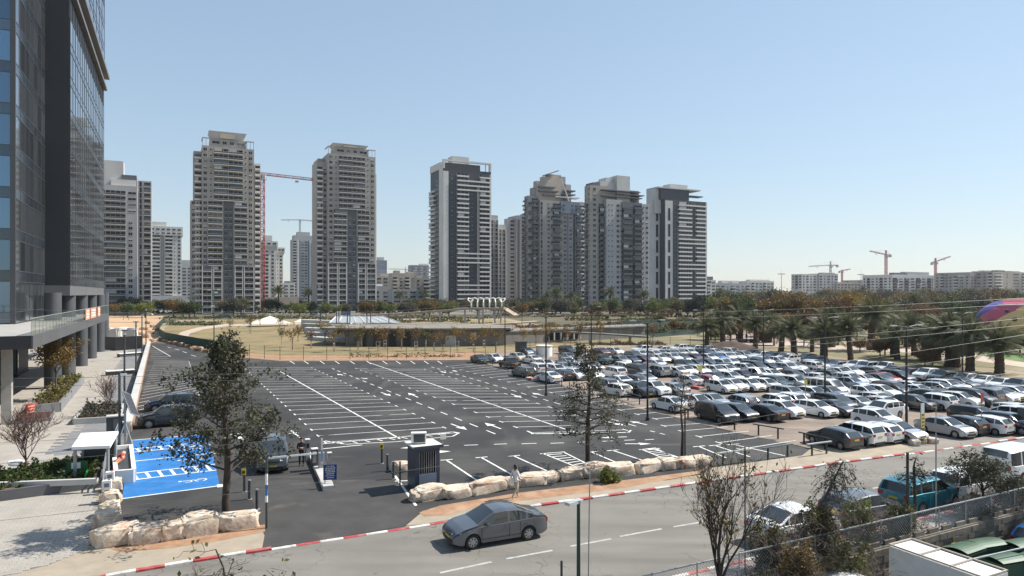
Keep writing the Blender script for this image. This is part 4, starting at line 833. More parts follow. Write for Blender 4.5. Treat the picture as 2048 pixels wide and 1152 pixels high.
def palm_meshes(seed, th, tr, nf, fl, droop, stout=True):
    rng = np.random.default_rng(seed); mb = MB(); pts = []; rr = []; k = 14
    for i in range(k + 1):
        f = i / k; pts.append(Vector((.05 * math.sin(f * 4), .05 * math.cos(f * 3), th * f - .1))); rr.append(tr * (1.15 - .25 * f + (.06 if i % 2 else -.06)) * (1.25 if stout and f > .88 else 1))
    mb.tube(pts, rr, 9, 0)
    for i in range(26 if stout else 8):   # cut frond stubs
        a = rng.random() * 6.28; z = th * rng.uniform(.82, 1.0); p = Vector((math.cos(a) * tr * 1.1, math.sin(a) * tr * 1.1, z)); mb.tube([p, p + Vector((math.cos(a) * .3, math.sin(a) * .3, .35))], [.09, .03], 4, 0)
    trunk = mb.mesh('trunk', m_palmtrunk); Q = []
    for i in range(nf):
        a = i * 2.399 + rng.normal(0, .15); el = math.radians(82 - 105 * (i / nf) ** .9 + rng.normal(0, 5)); L = fl * rng.uniform(.85, 1.1) * (.8 if i < nf * .2 else 1)
        p = Vector((0, 0, th)); d = Vector((math.cos(a) * math.cos(el), math.sin(a) * math.cos(el), math.sin(el))); sd = Vector((-math.sin(a), math.cos(a), 0)); n = 11; seg = L / n
        prev = p
        for j in range(n):
            d = (d + Vector((0, 0, -droop * (.25 + j / n)))).normalized(); q = prev + d * seg; up = sd.cross(d).normalized(); w_ = .035
            Q.append([prev + sd * w_, prev - sd * w_, q - sd * w_ * .8, q + sd * w_ * .8])
            if j >= 1:
                ll = L * .22 * math.sin(math.pi * (.12 + .85 * j / n)) + .12
                for sgn in (-1, 1):
                    for hh in (0, .5):
                        b0 = prev.lerp(q, hh); tip = b0 + sd * sgn * ll * .8 + d * ll * .55 + up * ll * (.25) - Vector((0, 0, ll * .25)); wv = d * seg * .24
                        Q.append([b0 - wv * .5, b0 + wv, tip + wv * .15, tip - wv * .15])
            prev = q
    return trunk, quads_mesh('crown', np.array([[list(v) for v in q] for q in Q]), m_lf_palm)
def bush_mesh(seed, rx, ry, h, n, ls, mat, name='foliage', lumps=9):
    rng = np.random.default_rng(seed); c = rng.normal(0, .42, (lumps, 3)) * np.array([rx, ry, h * .3]) + np.array([0, 0, h * .5]); pts = []
    for q in c:
        u = rng.normal(0, 1, (60, 3)); u /= np.linalg.norm(u, axis=1, keepdims=True); pts.append(q + u * np.array([rx * .42, ry * .42, h * .36]))
    pts = np.concatenate(pts); pts[:, 2] = np.clip(pts[:, 2], .04, None)
    return quads_mesh(name, leaf_quads(rng, pts, n, .08 * rx, ls), mat)
# broad crowns for the park and boulevard: lumpy volumes with hollows, several shapes shared by many trees
def crown_tree(seed, h, cr, nleaf, ls, mat):
    rng = np.random.default_rng(seed); mb, tips = branches(rng, h, .16 + h * .012, h * .32, spread=.62, levels=2, kids=5, up=.55, sides=5, twig_min=.02)
    t = mb.mesh('trunk', m_barkg, True); pts = np.array([list(p) for p in tips])
    return t, quads_mesh('crown', leaf_quads(rng, pts, nleaf, cr * .13, ls), mat)
CT = {}
for nm, mt in (('olive', m_lf_olive), ('brown', m_lf_brown), ('green', m_lf_green), ('gold', m_lf_gold), ('lime', m_lf_lime), ('grey', m_lf_grey), ('rust', m_lf_rust), ('deep', m_lf_black)):
    pass
SHAPES = [crown_tree(100 + i, 7.5, 4.2, 3800, .24, m_lf_olive) for i in range(4)]
PALM = [palm_meshes(31, 4.2, .48, 42, 3.3, .10), palm_meshes(32, 3.6, .5, 46, 3.4, .115), palm_meshes(33, 4.8, .42, 40, 3.1, .10), palm_meshes(34, 4.0, .46, 38, 3.6, .145), palm_meshes(35, 4.5, .5, 50, 3.0, .08)]
PALMT = [palm_meshes(41, 9.5, .33, 44, 3.9, .11, False), palm_meshes(42, 8.2, .33, 40, 3.7, .12, False)]
LEAFM = {'olive': m_lf_olive, 'brown': m_lf_brown, 'green': m_lf_green, 'gold': m_lf_gold, 'lime': m_lf_lime, 'grey': m_lf_grey, 'rust': m_lf_rust, 'deep': m_lf_black}
LOOK = {'olive': 'olive green', 'brown': 'brown autumn', 'green': 'mid green', 'gold': 'golden yellow', 'lime': 'light green', 'grey': 'grey green', 'rust': 'rust coloured', 'deep': 'very dark green'}
rp = random.Random(3)
# ---- palms in the park: (column, foot row, crown row)
PK = [(1414, 692, 654), (1446, 690, 640), (1511, 696, 655), (1562, 703, 668), (1588, 710, 662), (1624, 704, 664), (1647, 718, 668), (1701, 720, 668), (1785, 715, 672), (1795, 719, 668), (1828, 711, 660), (1850, 719, 668), (1874, 722, 650), (1900, 733, 662), (1911, 734, 668), (1940, 742, 676), (1999, 747, 690), (1664, 694, 640), (1742, 700, 645), (1765, 690, 640), (1815, 694, 646), (1480, 678, 640), (1540, 684, 646)]
PK.sort()
for i, (x, y, yc) in enumerate(PK):
    q = G(x, y); pk_ = (i * 3 + i // 4) % 5; me = PALM[pk_]; th = (4.2, 3.6, 4.8, 4.0, 4.5)[pk_]; hz = (y - yc) * q.y / FPX; sc = max(.75, min(1.25, hz / th))
    e = plant('date_palm', f'stout date palm, {ORD[i]} from the left along the park edge behind the parked cars', 'palm', me, q, rp.random() * 6, sc * rp.uniform(.9, 1.12), 'date palms in the park', zs=rp.uniform(.88, 1.18)); e.rotation_euler.x = rp.uniform(-.06, .06); e.rotation_euler.y = rp.uniform(-.06, .06)
# ---- tall palms along the boulevard
BP = [(557, 622, 582), (617, 620, 585), (690, 622, 583), (495, 622, 594), (800, 620, 590), (850, 620, 588), (1094, 626, 592), (1112, 628, 586), (1142, 626, 592), (1154, 624, 594), (1220, 628, 585), (1288, 626, 590), (258, 622, 600), (1440, 615, 585), (1725, 612, 580), (1930, 615, 585)]
BP.sort()
for i, (x, y, yc) in enumerate(BP):
    q = G(x, y); hz = (y - yc) * q.y / FPX; plant('tall_palm', f'tall slender palm, {ORD[i]} from the left along the boulevard below the towers', 'palm', PALMT[i % 2], q, rp.random() * 6, hz / (9.5, 8.2)[i % 2], 'palms along the boulevard')
# ---- park and boulevard trees: (column, foot row, top row, colour)
TR = [(1388, 636, 590, 'deep'), (1402, 634, 594, 'deep'), (1375, 634, 596, 'deep'), (1352, 634, 588, 'olive'), (1432, 640, 592, 'lime'), (1455, 642, 588, 'brown'), (1472, 640, 596, 'brown'), (1492, 644, 590, 'green'), (1510, 640, 592, 'grey'), (1535, 648, 588, 'brown'), (1560, 650, 580, 'brown'), (1590, 654, 578, 'brown'), (1615, 652, 584, 'brown'), (1640, 648, 582, 'olive'), (1570, 668, 615, 'brown'), (1605, 672, 618, 'rust'),
      (1660, 650, 576, 'rust'), (1690, 648, 584, 'gold'), (1712, 646, 582, 'gold'), (1738, 650, 590, 'gold'), (1730, 640, 576, 'grey'), (1770, 642, 582, 'olive'), (1800, 640, 588, 'grey'), (1835, 655, 606, 'rust'), (1860, 648, 604, 'rust'), (1880, 640, 588, 'olive'), (1905, 642, 596, 'green'), (1925, 650, 600, 'green'), (1950, 642, 584, 'grey'), (1980, 640, 580, 'brown'), (2010, 642, 586, 'olive'), (2040, 640, 578, 'green'),
      (1770, 712, 668, 'brown'), (1760, 716, 676, 'rust'), (1865, 730, 678, 'rust'), (1850, 735, 690, 'rust'), (1925, 728, 680, 'brown'), (1975, 700, 655, 'olive'), (1670, 690, 655, 'brown'), (1700, 680, 640, 'olive'), (1820, 672, 628, 'olive'), (1860, 676, 626, 'olive'), (1890, 668, 622, 'green'), (1935, 680, 640, 'olive'), (1745, 668, 625, 'grey'), (1660, 672, 625, 'olive'),
      (1410, 664, 628, 'olive'), (1425, 672, 636, 'olive'), (1460, 668, 630, 'brown'), (1395, 668, 640, 'grey'), (1348, 662, 640, 'brown'), (1320, 652, 628, 'olive'), (1530, 674, 628, 'brown'), (1498, 668, 632, 'olive'), (1625, 684, 650, 'brown'), (1720, 705, 672, 'rust'), (1805, 660, 610, 'grey'), (1775, 655, 604, 'grey'), (2000, 668, 620, 'grey'), (1965, 660, 612, 'olive'), (1440, 625, 596, 'grey'), (1600, 625, 574, 'rust'), (1680, 622, 572, 'rust'), (1640, 620, 574, 'grey'), (1560, 622, 580, 'olive'), (1520, 622, 584, 'grey'), (1760, 620, 574, 'rust'), (1830, 622, 578, 'grey'), (1900, 620, 574, 'grey'), (1960, 620, 576, 'rust'), (2020, 622, 574, 'olive'), (1480, 622, 582, 'grey'), (1790, 618, 578, 'olive'), (1860, 618, 576, 'olive'), (2048, 660, 606, 'olive')]
for x in range(200, 1340, 8):
    TR.append((x + rp.randint(-6, 6), rp.uniform(617, 636), rp.uniform(590, 606) if not 640 < x < 700 else rp.uniform(602, 610), rp.choice(['olive', 'green', 'grey', 'green', 'deep', 'brown', 'lime'])))
for x in range(1400, 2080, 22): TR.append((x + rp.randint(-8, 8), rp.uniform(604, 612), rp.uniform(574, 584), rp.choice(['olive', 'grey', 'rust', 'brown', 'green'])))
TR += [(2006, 703, 658, 'olive'), (2040, 708, 656, 'olive'), (2070, 708, 652, 'green'), (1978, 700, 655, 'grey')]
rx_ = random.Random(21)
for i in range(46): x = rx_.uniform(1415, 2075); y = rx_.uniform(648, 694); TR.append((x, y, y - rx_.uniform(30, 52), rx_.choice(['olive', 'brown', 'olive', 'rust', 'green', 'grey'])))
for x in range(1150, 1440, 16): y = rx_.uniform(630, 640); TR.append((x, y, y - rx_.uniform(9, 20), rx_.choice(['olive', 'lime', 'rust', 'brown', 'green'])))
for x in range(1410, 2080, 15): TR.append((x + rx_.randint(-6, 6), rx_.uniform(612, 634), rx_.uniform(570, 588), rx_.choice(['olive', 'grey', 'rust', 'brown', 'green', 'deep', 'olive'])))
TR.sort()
cnt = {}
def treehood(x, y):
    if y > 660: return 'behind the palms'
    if x < 1345: return 'below the towers'
    return 'in the far park belt' if y > 614 else 'under the skyline'
for i, (x, y, yt, c) in enumerate(TR):
    q = G(x, y); me = SHAPES[i % 4]; h = (y - yt) * q.y / FPX; hood = treehood(x, y); k = (c, hood); cnt[k] = cnt.get(k, 0) + 1
    sc = h / 8.3; plant('park_tree', f'{LOOK[c]} tree, {ORD[cnt[k] - 1]} from left of its colour {hood}', 'tree', me, q, rp.random() * 6, sc * rp.uniform(.95, 1.15), 'trees of the park and boulevard', mat=LEAFM[c], zs=rp.uniform(.85, 1.0))
# ---- young staked trees on the lawn
YT = [tree_meshes(60 + i, 3.6, .045, 1.4, 260, .12, m_lf_gold, m_barkg, clump=.22, spread=.45, levels=2, kids=3, up=.8) for i in range(3)]
YS = [(563, 690, 'olive'), (585, 700, 'brown'), (596, 684, 'brown'), (622, 697, 'rust'), (650, 688, 'gold'), (668, 704, 'brown'), (678, 690, 'olive'), (692, 692, 'gold'), (716, 700, 'olive'), (722, 694, 'brown'), (741, 692, 'gold'), (756, 703, 'brown'), (770, 696, 'rust'), (789, 692, 'gold'), (803, 697, 'brown'), (832, 702, 'brown'), (852, 694, 'olive'), (868, 700, 'brown'), (886, 706, 'brown'), (914, 702, 'gold'), (947, 704, 'gold'), (968, 696, 'gold'), (992, 704, 'brown'), (1046, 690, 'gold'), (1072, 690, 'gold'), (1098, 694, 'gold'), (1130, 694, 'brown'), (1200, 690, 'gold'), (1305, 692, 'rust'), (1160, 690, 'brown'), (560, 662, 'olive'), (500, 668, 'brown'), (460, 664, 'brown'), (520, 655, 'olive')]
YS.sort(); stake = MB(); 
for sx in (-.28, .28): stake.cyl((sx, 0, 0), .035, 1.5, 6)
stake.box((0, 0, 1.35), (.6, .05, .07)); stake.box((0, 0, .75), (.6, .05, .07)); stake_me = stake.mesh('stake', M('stake_wood', (.45, .40, .33), .9, .1, 4))
for i, (x, y, c) in enumerate(YS):
    e = plant('young_tree', f'staked young tree with sparse {LOOK[c]} leaves, {ORD[i]} from the left on the dry lawn', 'tree', YT[i % 3], G(x, y), rp.random() * 6, rp.uniform(.95, 1.4), 'young staked trees on the lawn', mat=LEAFM[c])
    ob('stake', stake_me, e, (0, 0, 0), 0)
# ---- reeds and shrubs by the pond, hedges
def reed_mass(name, label, px0, px1, y, h, mat, seed, depth=3.0, n=1500, ls=.3):
    rng = np.random.default_rng(seed); a, b = G(px0, y), G(px1, y); t = rng.random(900); pts = np.outer(1 - t, [a.x, a.y, 0]) + np.outer(t, [b.x, b.y, 0])
    prof = h * (.55 + .45 * np.sin(t * 9 + seed) * np.sin(t * 23)); pts[:, 2] = rng.random(900) * prof; pts[:, 1] += rng.normal(0, depth * .5, 900)
    o = ob(name, quads_mesh(name, leaf_quads(rng, pts, n, .12, ls), mat)); return tag(o, label, 'shrub', None, 'stuff')
reed_mass('reed_bed', 'rusty reeds along the left bank of the pond', 1195, 1245, 654, 2.2, m_lf_brown, 1)
reed_mass('reed_bed', 'olive reeds on the far bank of the pond', 1130, 1420, 641, 1.8, m_lf_olive, 2, n=4000)
reed_mass('reed_bed', 'green reeds at the middle of the pond bank', 1262, 1330, 664, 1.6, m_lf_green, 3)
reed_mass('reed_bed', 'brown reeds right of the pond', 1330, 1430, 658, 2.4, m_lf_brown, 4, n=2600)
reed_mass('hedge', 'dark trimmed hedge along the back of the gravel lot', 1180, 1330, 690, 1.1, m_lf_rust, 5, 1.2, 3000, .13)
reed_mass('hedge', 'low dark hedge behind the boulevard, left of the pond', 200, 900, 627, 4.5, m_lf_green, 6, 5, 12000, .5)
reed_mass('hedge', 'flowering hedge at the feet of the right-hand towers', 1000, 1420, 624, 4.0, m_lf_rust, 7, 5, 9000, .5)
reed_mass('scrub', 'dry brown scrub on the slope behind the pavilion roof', 700, 1000, 652, 1.8, m_lf_brown, 11, 4, 5000, .22)
reed_mass('scrub', 'olive scrub below the footbridge ramp', 640, 940, 643, 2.2, m_lf_olive, 12, 6, 6000, .26)
reed_mass('scrub', 'mixed scrub between the pond and the right wing', 1010, 1200, 655, 1.6, m_lf_rust, 13, 5, 4000, .22)
reed_mass('scrub', 'green scrub left of the lawn beyond the site fence', 335, 440, 650, 2.0, m_lf_green, 14, 4, 2500, .22)
reed_mass('scrub', 'brown and olive scrub across the middle of the park beyond the pond', 1000, 1420, 633, 2.2, m_lf_brown, 15, 9, 9000, .3)
reed_mass('scrub', 'low olive scrub between the lawn and the boulevard', 330, 1000, 637, 1.8, m_lf_olive, 16, 9, 9000, .3)
reed_mass('weed_strip', 'weeds along the soil strip below the lawn fence', 700, 930, 714, .9, m_lf_olive, 8, .8, 900, .13)
# ------------------------------------------------------------------ cars
def paint(name, c, metal=.0, rough=.3, coat=1.0): return M('paint_' + name, c, rough, 0, metal=metal, coat=coat, spec=.5, rnd=.06)
PAINT = {'white': paint('white', (.74, .74, .73)), 'silver': paint('silver', (.40, .41, .42), .5, .35), 'grey': paint('grey', (.14, .148, .155), .4, .35), 'dark grey': paint('dark_grey', (.045, .05, .055), .3, .35), 'black': paint('black', (.008, .008, .009)),
         'red': paint('red', (.26, .012, .015)), 'dark red': paint('dark_red', (.10, .012, .014)), 'blue': paint('blue', (.02, .12, .34), .2), 'dark blue': paint('dark_blue', (.018, .026, .055), .3), 'green': paint('green', (.018, .045, .038), .3), 'cream': paint('cream', (.58, .53, .42)), 'teal': paint('teal', (.015, .17, .22), .3), 'light blue': paint('light_blue', (.30, .36, .43), .4, .35), 'steel grey': paint('steel_grey', (.125, .13, .145), .55, .32)}
m_carglass = M('car_glass', (.03, .036, .038), .05, 0, spec=1.0, rnd=.6); m_trim = M('black_trim', (.012, .012, .013), .6, .1, 5); m_tyre = M('tyre', (.016, .016, .017), .85, .1, 8); m_rim = M('alloy', (.42, .42, .43), .35, 0, metal=.7)
m_lamp = M('headlamp_glass', (.55, .57, .58), .08, 0); m_tail = M('tail_lamp', (.36, .012, .012), .15, 0); m_plate = M('yellow_number_plate', (.66, .46, .04), .5, 0)
def lerp_tab(tab, x):
    if x <= tab[0][0]: return tab[0][1]
    for (a, b), (c, d) in zip(tab, tab[1:]):
        if x <= c: t = (x - a) / (c - a); return b + (d - b) * t
    return tab[-1][1]
def car_type(name, L, Wd, top, belt, glass, wheel_r, xf, xr, pillars, zs=.22, boxy=0.0):
    """top: roofline (x,z) tail to nose; glass: (tail base, roof rear, roof front, cowl); returns part meshes"""
    hw = Wd / 2; x0, x1 = -L/2, L/2; tb, rr_, rf, cw = glass
    xs = set(np.linspace(x0, x1, 40)) | {tb, rr_, rf, cw} | {p + s for p in pillars for s in (-.05, .05)}
    for c in (xf, xr): xs |= {c + wheel_r * 1.17 * math.cos(a) for a in np.linspace(0, math.pi, 11)}
    xs = sorted(xs); xs = [x for i, x in enumerate(xs) if i == 0 or x - xs[i-1] > .012]
    rings = []
    for x in xs:
        zt = lerp_tab(top, x); zb = min(lerp_tab(belt, x), zt - .02)
        e = max(0, (abs(x) - (L/2 - .55)) / .55); wv = hw * (1 - .14 * e ** 2.2)     # plan taper at the ends
        lo = zs + (.10 * max(0, (abs(x) - (L/2 - .3)) / .3))
        for c in (xf, xr):
            dd = (wheel_r * 1.17) ** 2 - (x - c) ** 2
            if dd > 0: lo = max(lo, wheel_r * .98 + math.sqrt(dd))
        cab = max(0., min(1., (zt - zb - .02) / .35)); wr = wv * (1 - (.16 - .07 * boxy) * cab) if cab > 0 else wv * .93
        shoulder = max(zb, lo + .03); mid = max(lo + .015, zs + (shoulder - zs) * .55)
        zre = shoulder + (zt - shoulder) * .88 if cab > 0 else zt - .015
        rings.append([(0, max(zs, .2)), (wv - .32, max(zs, .2)), (wv - .03, lo), (wv, lo + .012), (wv + .012, max(mid, lo + .02)), (wv - .02, shoulder - .015), (wv - .055, max(shoulder, lo + .05)), (wr, max(zre, lo + .06)), (wr * .86, max(zt - .012, lo + .07)), (wr * .45, max(zt + .006, lo + .075)), (0, max(zt + .012, lo + .08))])
    N = len(rings[0]); parts = {'body': MB(), 'windscreen': MB(), 'rear_window': MB(), 'side_window': MB()}
    def V3(i, j, s): y, z = rings[i][j]; return (xs[i], s * y, z)
    for i in range(len(xs) - 1):
        xm = (xs[i] + xs[i+1]) / 2
        for s in (1, -1):
            for j in range(N - 1):
                vs = [V3(i, j, s), V3(i+1, j, s), V3(i+1, j+1, s), V3(i, j+1, s)]; tgt = 'body'
                pil = any(abs(xm - p) < .055 for p in pillars)
                if j == 6 and tb + .12 < xm < cw - .22 and not pil and rings[i][7][1] - rings[i][6][1] > .13 and rings[i+1][7][1] - rings[i+1][6][1] > .13: tgt = 'side_window'
                if j in (8, 9) and rf < xm < cw: tgt = 'windscreen'
                if j in (8, 9) and tb < xm < rr_: tgt = 'rear_window'
                parts[tgt].add(vs if s < 0 else vs[::-1], [(0, 1, 2, 3)])
    for i, f in ((0, 1), (len(xs) - 1, -1)):           # close tail and nose
        vs = [V3(i, j, 1) for j in range(N)] + [V3(i, j, -1) for j in range(N - 1, -1, -1)]; n = len(vs)
        parts['body'].add(vs, [tuple(range(n))[::f]])
    out = {}
    sides = {1: MB(), -1: MB()}; sw = parts.pop('side_window')
    for k, f in enumerate(sw.f): v = [sw.v[q] for q in f]; sides[1 if v[0][1] > 0 else -1].add(v, [(0, 1, 2, 3)])
    def fin(mb, nm, mt):
        me = mb.mesh(nm, mt); bm = bmesh.new(); bm.from_mesh(me); bmesh.ops.remove_doubles(bm, verts=bm.verts, dist=.002)
        if nm == 'body': bmesh.ops.recalc_face_normals(bm, faces=bm.faces)
        bm.to_mesh(me); bm.free(); me.polygons.foreach_set('use_smooth', [True] * len(me.polygons)); me.set_sharp_from_angle(angle=R(32)); return me
    out['body'] = fin(parts['body'], 'body', PAINT['white']); out['windscreen'] = fin(parts['windscreen'], 'windscreen', m_carglass); out['rear_window'] = fin(parts['rear_window'], 'rear_window', m_carglass)
    out['sides'] = [fin(sides[s], 'side_window', m_carglass) for s in (1, -1)]
    # lamps, plates, mirrors, bumper trims
    nz = lerp_tab(top, x1 - .25); fx = x1; w9 = hw * .8
    hl = MB(); y0, y1 = hw * .46, hw * .86
    hl.add([(x1 - .02, y0, nz - .16), (x1 - .20, y1 + .04, nz - .13), (x1 - .34, y1 + .09, nz - .03), (x1 - .12, y0, nz - .065), (x1 - .30, y0 + .05, nz - .2), (x1 - .45, y1, nz - .2)], [(0, 1, 2, 3), (0, 4, 5, 1), (3, 2, 5, 4), (1, 5, 2), (0, 3, 4)])
    out['hl'] = hl.mesh('headlight', m_lamp)
    tz = min(lerp_tab(top, x0 + .12), lerp_tab(belt, x0 + .3)) ; tl = MB(); tz = max(tz, .85)
    tl.box((x0 + .09, hw * .74, tz - .14), (.2, hw * .27, .2)); out['tl'] = tl.mesh('tail_light', m_tail)
    out['plate'] = MB().box((x1 + .004, 0, .46), (.02, .5, .12)).mesh('number_plate', m_plate); out['plate2'] = MB().box((x0 - .004, 0, min(.82, tz - .2)), (.02, .5, .12)).mesh('number_plate', m_plate)
    out['bumper'] = [(q, MB().box(c, d).mesh(q, m_trim)) for q, c, d in (('lower_grille', (x1 - .03, 0, .36), (.1, hw * 1.25, .16)), ('upper_grille', (x1 - .015, 0, nz - .2), (.06, hw * .7, .07)), ('rear_bumper_trim', (x0 + .035, 0, .34), (.1, hw * 1.4, .14)))]
    mi = MB(); zb = lerp_tab(belt, cw - .35)
    mi.box((cw - .42, hw + .08, zb + .07), (.12, .18, .13)); out['mirror'] = mi.mesh('mirror', PAINT['white'])
    hd = MB()
    out['handle'] = [MB().box((x, hw + .012, zb - .09), (.17, .03, .03)).mesh('door_handle', PAINT['white']) for x in (pillars[0] + .14, pillars[0] - .80)]
    out['seam'] = [MB().box((x, hw + .0135, (zs + zb) / 2 + .06), (.014, .008, zb - zs - .2)).mesh('door_seam', m_trim) for x in (cw - .16, pillars[0], max(pillars[0] - .92, xr + wheel_r * 1.25))] + [MB().box(((cw + pillars[0]) / 2 - .5, hw + .0135, zs + .16), (cw - pillars[0] + .7, .008, .02)).mesh('sill_seam', m_trim)]
    ty = MB(); ri = MB(); n = 20
    prof = [(wheel_r * .66, .10), (wheel_r * .93, .10), (wheel_r, .07), (wheel_r, -.07), (wheel_r * .93, -.10), (wheel_r * .5, -.10)]
    vs = [(r * math.cos(2*math.pi*k/n), y, r * math.sin(2*math.pi*k/n)) for k in range(n) for r, y in prof]; m6 = len(prof)
    ty.add(vs, [(k*m6 + j, k*m6 + j + 1, ((k+1) % n)*m6 + j + 1, ((k+1) % n)*m6 + j) for k in range(n) for j in range(m6 - 1)]); out['tyre'] = ty.mesh('tyre', m_tyre)
    rb = wheel_r * .67
    ri.add([(rb * math.cos(2*math.pi*k/n), .045, rb * math.sin(2*math.pi*k/n)) for k in range(n)], [tuple(range(n))], 1)
    for k in range(7):
        a = 2 * math.pi * k / 7; c, s = math.cos(a), math.sin(a); t = rb * .15
        ri.add([(-s*t + c*rb*.12, .10, c*t + s*rb*.12), (s*t + c*rb*.12, .10, -c*t + s*rb*.12), (s*t*1.3 + c*rb, .085, -c*t*1.3 + s*rb), (-s*t*1.3 + c*rb, .085, c*t*1.3 + s*rb)], [(0, 1, 2, 3)])
    ring = [(q * math.cos(2*math.pi*k/n), .09, q * math.sin(2*math.pi*k/n)) for k in range(n) for q in (rb, rb * .86)]
    ri.add(ring, [(2*k, 2*k+1, 2*((k+1) % n)+1, 2*((k+1) % n)) for k in range(n)]); ri.add([(rb*.2*math.cos(2*math.pi*k/8), .105, rb*.2*math.sin(2*math.pi*k/8)) for k in range(8)], [tuple(range(8))])
    out['rim'] = ri.mesh('rim', [m_rim, m_trim]); out['geo'] = (L, Wd, wheel_r, xf, xr); return out
CARS = {
 'sedan': car_type('sedan', 4.4, 1.74, [(-2.2, .82), (-2.15, .98), (-1.62, 1.07), (-.85, 1.40), (-.2, 1.46), (.35, 1.43), (1.12, 1.0), (1.75, .88), (2.08, .72), (2.2, .55)], [(-2.2, .9), (-1.5, .97), (1.0, .90), (1.6, .84), (2.2, .6)], (-1.62, -.85, .35, 1.12), .315, 1.36, -1.24, (-.32, -1.18)),
 'hatchback': car_type('hatchback', 4.05, 1.74, [(-2.02, .78), (-1.98, 1.02), (-1.62, 1.36), (-1.2, 1.45), (-.3, 1.50), (.3, 1.46), (1.05, 1.03), (1.6, .92), (1.92, .74), (2.02, .56)], [(-2.02, 1.0), (-1.2, 1.0), (1.0, .92), (1.5, .86), (2.02, .6)], (-1.98, -1.62, .3, 1.05), .31, 1.27, -1.25, (-.38, -1.2)),
 'SUV': car_type('SUV', 4.4, 1.83, [(-2.2, .85), (-2.16, 1.12), (-1.9, 1.52), (-1.4, 1.62), (-.3, 1.66), (.35, 1.62), (1.05, 1.14), (1.8, 1.02), (2.1, .86), (2.2, .6)], [(-2.2, 1.08), (-1.2, 1.1), (1.0, 1.04), (1.6, .97), (2.2, .66)], (-2.16, -1.9, .35, 1.05), .35, 1.36, -1.28, (-.38, -1.28), .26, .3),
 'estate car': car_type('estate', 4.6, 1.78, [(-2.3, .8), (-2.26, 1.05), (-1.95, 1.40), (-1.3, 1.46), (-.3, 1.48), (.4, 1.45), (1.15, 1.02), (1.85, .9), (2.2, .74), (2.3, .56)], [(-2.3, 1.0), (-1.2, .98), (1.0, .92), (1.6, .86), (2.3, .6)], (-2.26, -1.95, .4, 1.15), .32, 1.42, -1.32, (-.3, -1.3)),
 'people carrier': car_type('mpv', 4.5, 1.83, [(-2.25, .85), (-2.2, 1.2), (-2.02, 1.62), (-1.4, 1.72), (-.2, 1.74), (.55, 1.66), (1.5, 1.12), (1.9, .98), (2.17, .8), (2.25, .56)], [(-2.25, 1.05), (-1.2, 1.04), (1.3, .98), (1.7, .92), (2.25, .62)], (-2.2, -2.02, .55, 1.5), .33, 1.42, -1.36, (-.3, -1.25, .75), .24, .4),
 'panel van': car_type('van', 5.1, 1.92, [(-2.55, .9), (-2.53, 1.5), (-2.45, 1.9), (-1.5, 1.97), (.4, 1.97), (1.0, 1.9), (1.85, 1.22), (2.3, 1.02), (2.48, .86), (2.55, .6)], [(-2.55, 1.1), (-1.2, 1.1), (1.3, 1.06), (1.9, 1.0), (2.55, .66)], (-2.53, -2.45, 1.0, 1.85), .34, 1.6, -1.5, (.25, -.65, -1.55), .26, .6),
 'pickup': car_type('pickup', 5.1, 1.82, [(-2.55, .85), (-2.52, 1.04), (-1.05, 1.05), (-.95, 1.08), (-.8, 1.66), (-.2, 1.74), (.4, 1.7), (1.0, 1.16), (1.9, 1.06), (2.4, .9), (2.55, .6)], [(-2.55, 1.0), (-1.2, 1.02), (1.0, 1.02), (1.6, .97), (2.55, .66)], (-.95, -.8, .4, 1.0), .37, 1.6, -1.5, (-.2,), .3, .3)}
def make_car(name, label, typ, col, loc, hd, group=None, full=False, sc=1.0):
    K = CARS[typ]; L, Wd, wr, xf, xr = K['geo']; pm = PAINT[col]; e = thing(name, label, 'car' if typ not in ('panel van',) else 'van', loc, hd, group); e.scale = (sc, sc, sc)
    ob('body', K['body'], e, mat=pm); ob('windscreen', K['windscreen'], e); ob('rear_window', K['rear_window'], e)
    for s in K['sides']: ob('side_window', s, e)
    for s in (1, -1):
        for k, nm in (('hl', 'headlight'), ('tl', 'tail_light')): ob(nm, K[k], e, scale=(1, s, 1))
        ob('mirror', K['mirror'], e, mat=pm, scale=(1, s, 1))
        if full:
            for hm in K['handle']: ob('door_handle', hm, e, mat=pm, scale=(1, s, 1))
            for sm_ in K['seam']: ob(sm_.name.split('.')[0], sm_, e, scale=(1, s, 1))
        for x in (xf, xr):
            w_ = ob('wheel', K['tyre'], e, (x, s * (Wd/2 - .10), wr), 0 if s > 0 else math.pi); ob('rim', K['rim'], w_)
    ob('number_plate', K['plate'], e); ob('number_plate', K['plate2'], e)
    for q, me in K['bumper']: ob(q, me, e)
    return e
A = {'w': 'white', 's': 'silver', 'g': 'grey', 'd': 'dark grey', 'k': 'black', 'r': 'red', 'R': 'dark red', 'b': 'blue', 'B': 'dark blue', 'n': 'green', 'c': 'cream', 't': 'teal', 'l': 'light blue'}
TY = {'S': 'sedan', 'H': 'hatchback', 'U': 'SUV', 'E': 'estate car', 'M': 'people carrier', 'V': 'panel van', 'P': 'pickup'}
HD = {'F': HF, 'B': HB, 'L': HL, 'R': HR_}
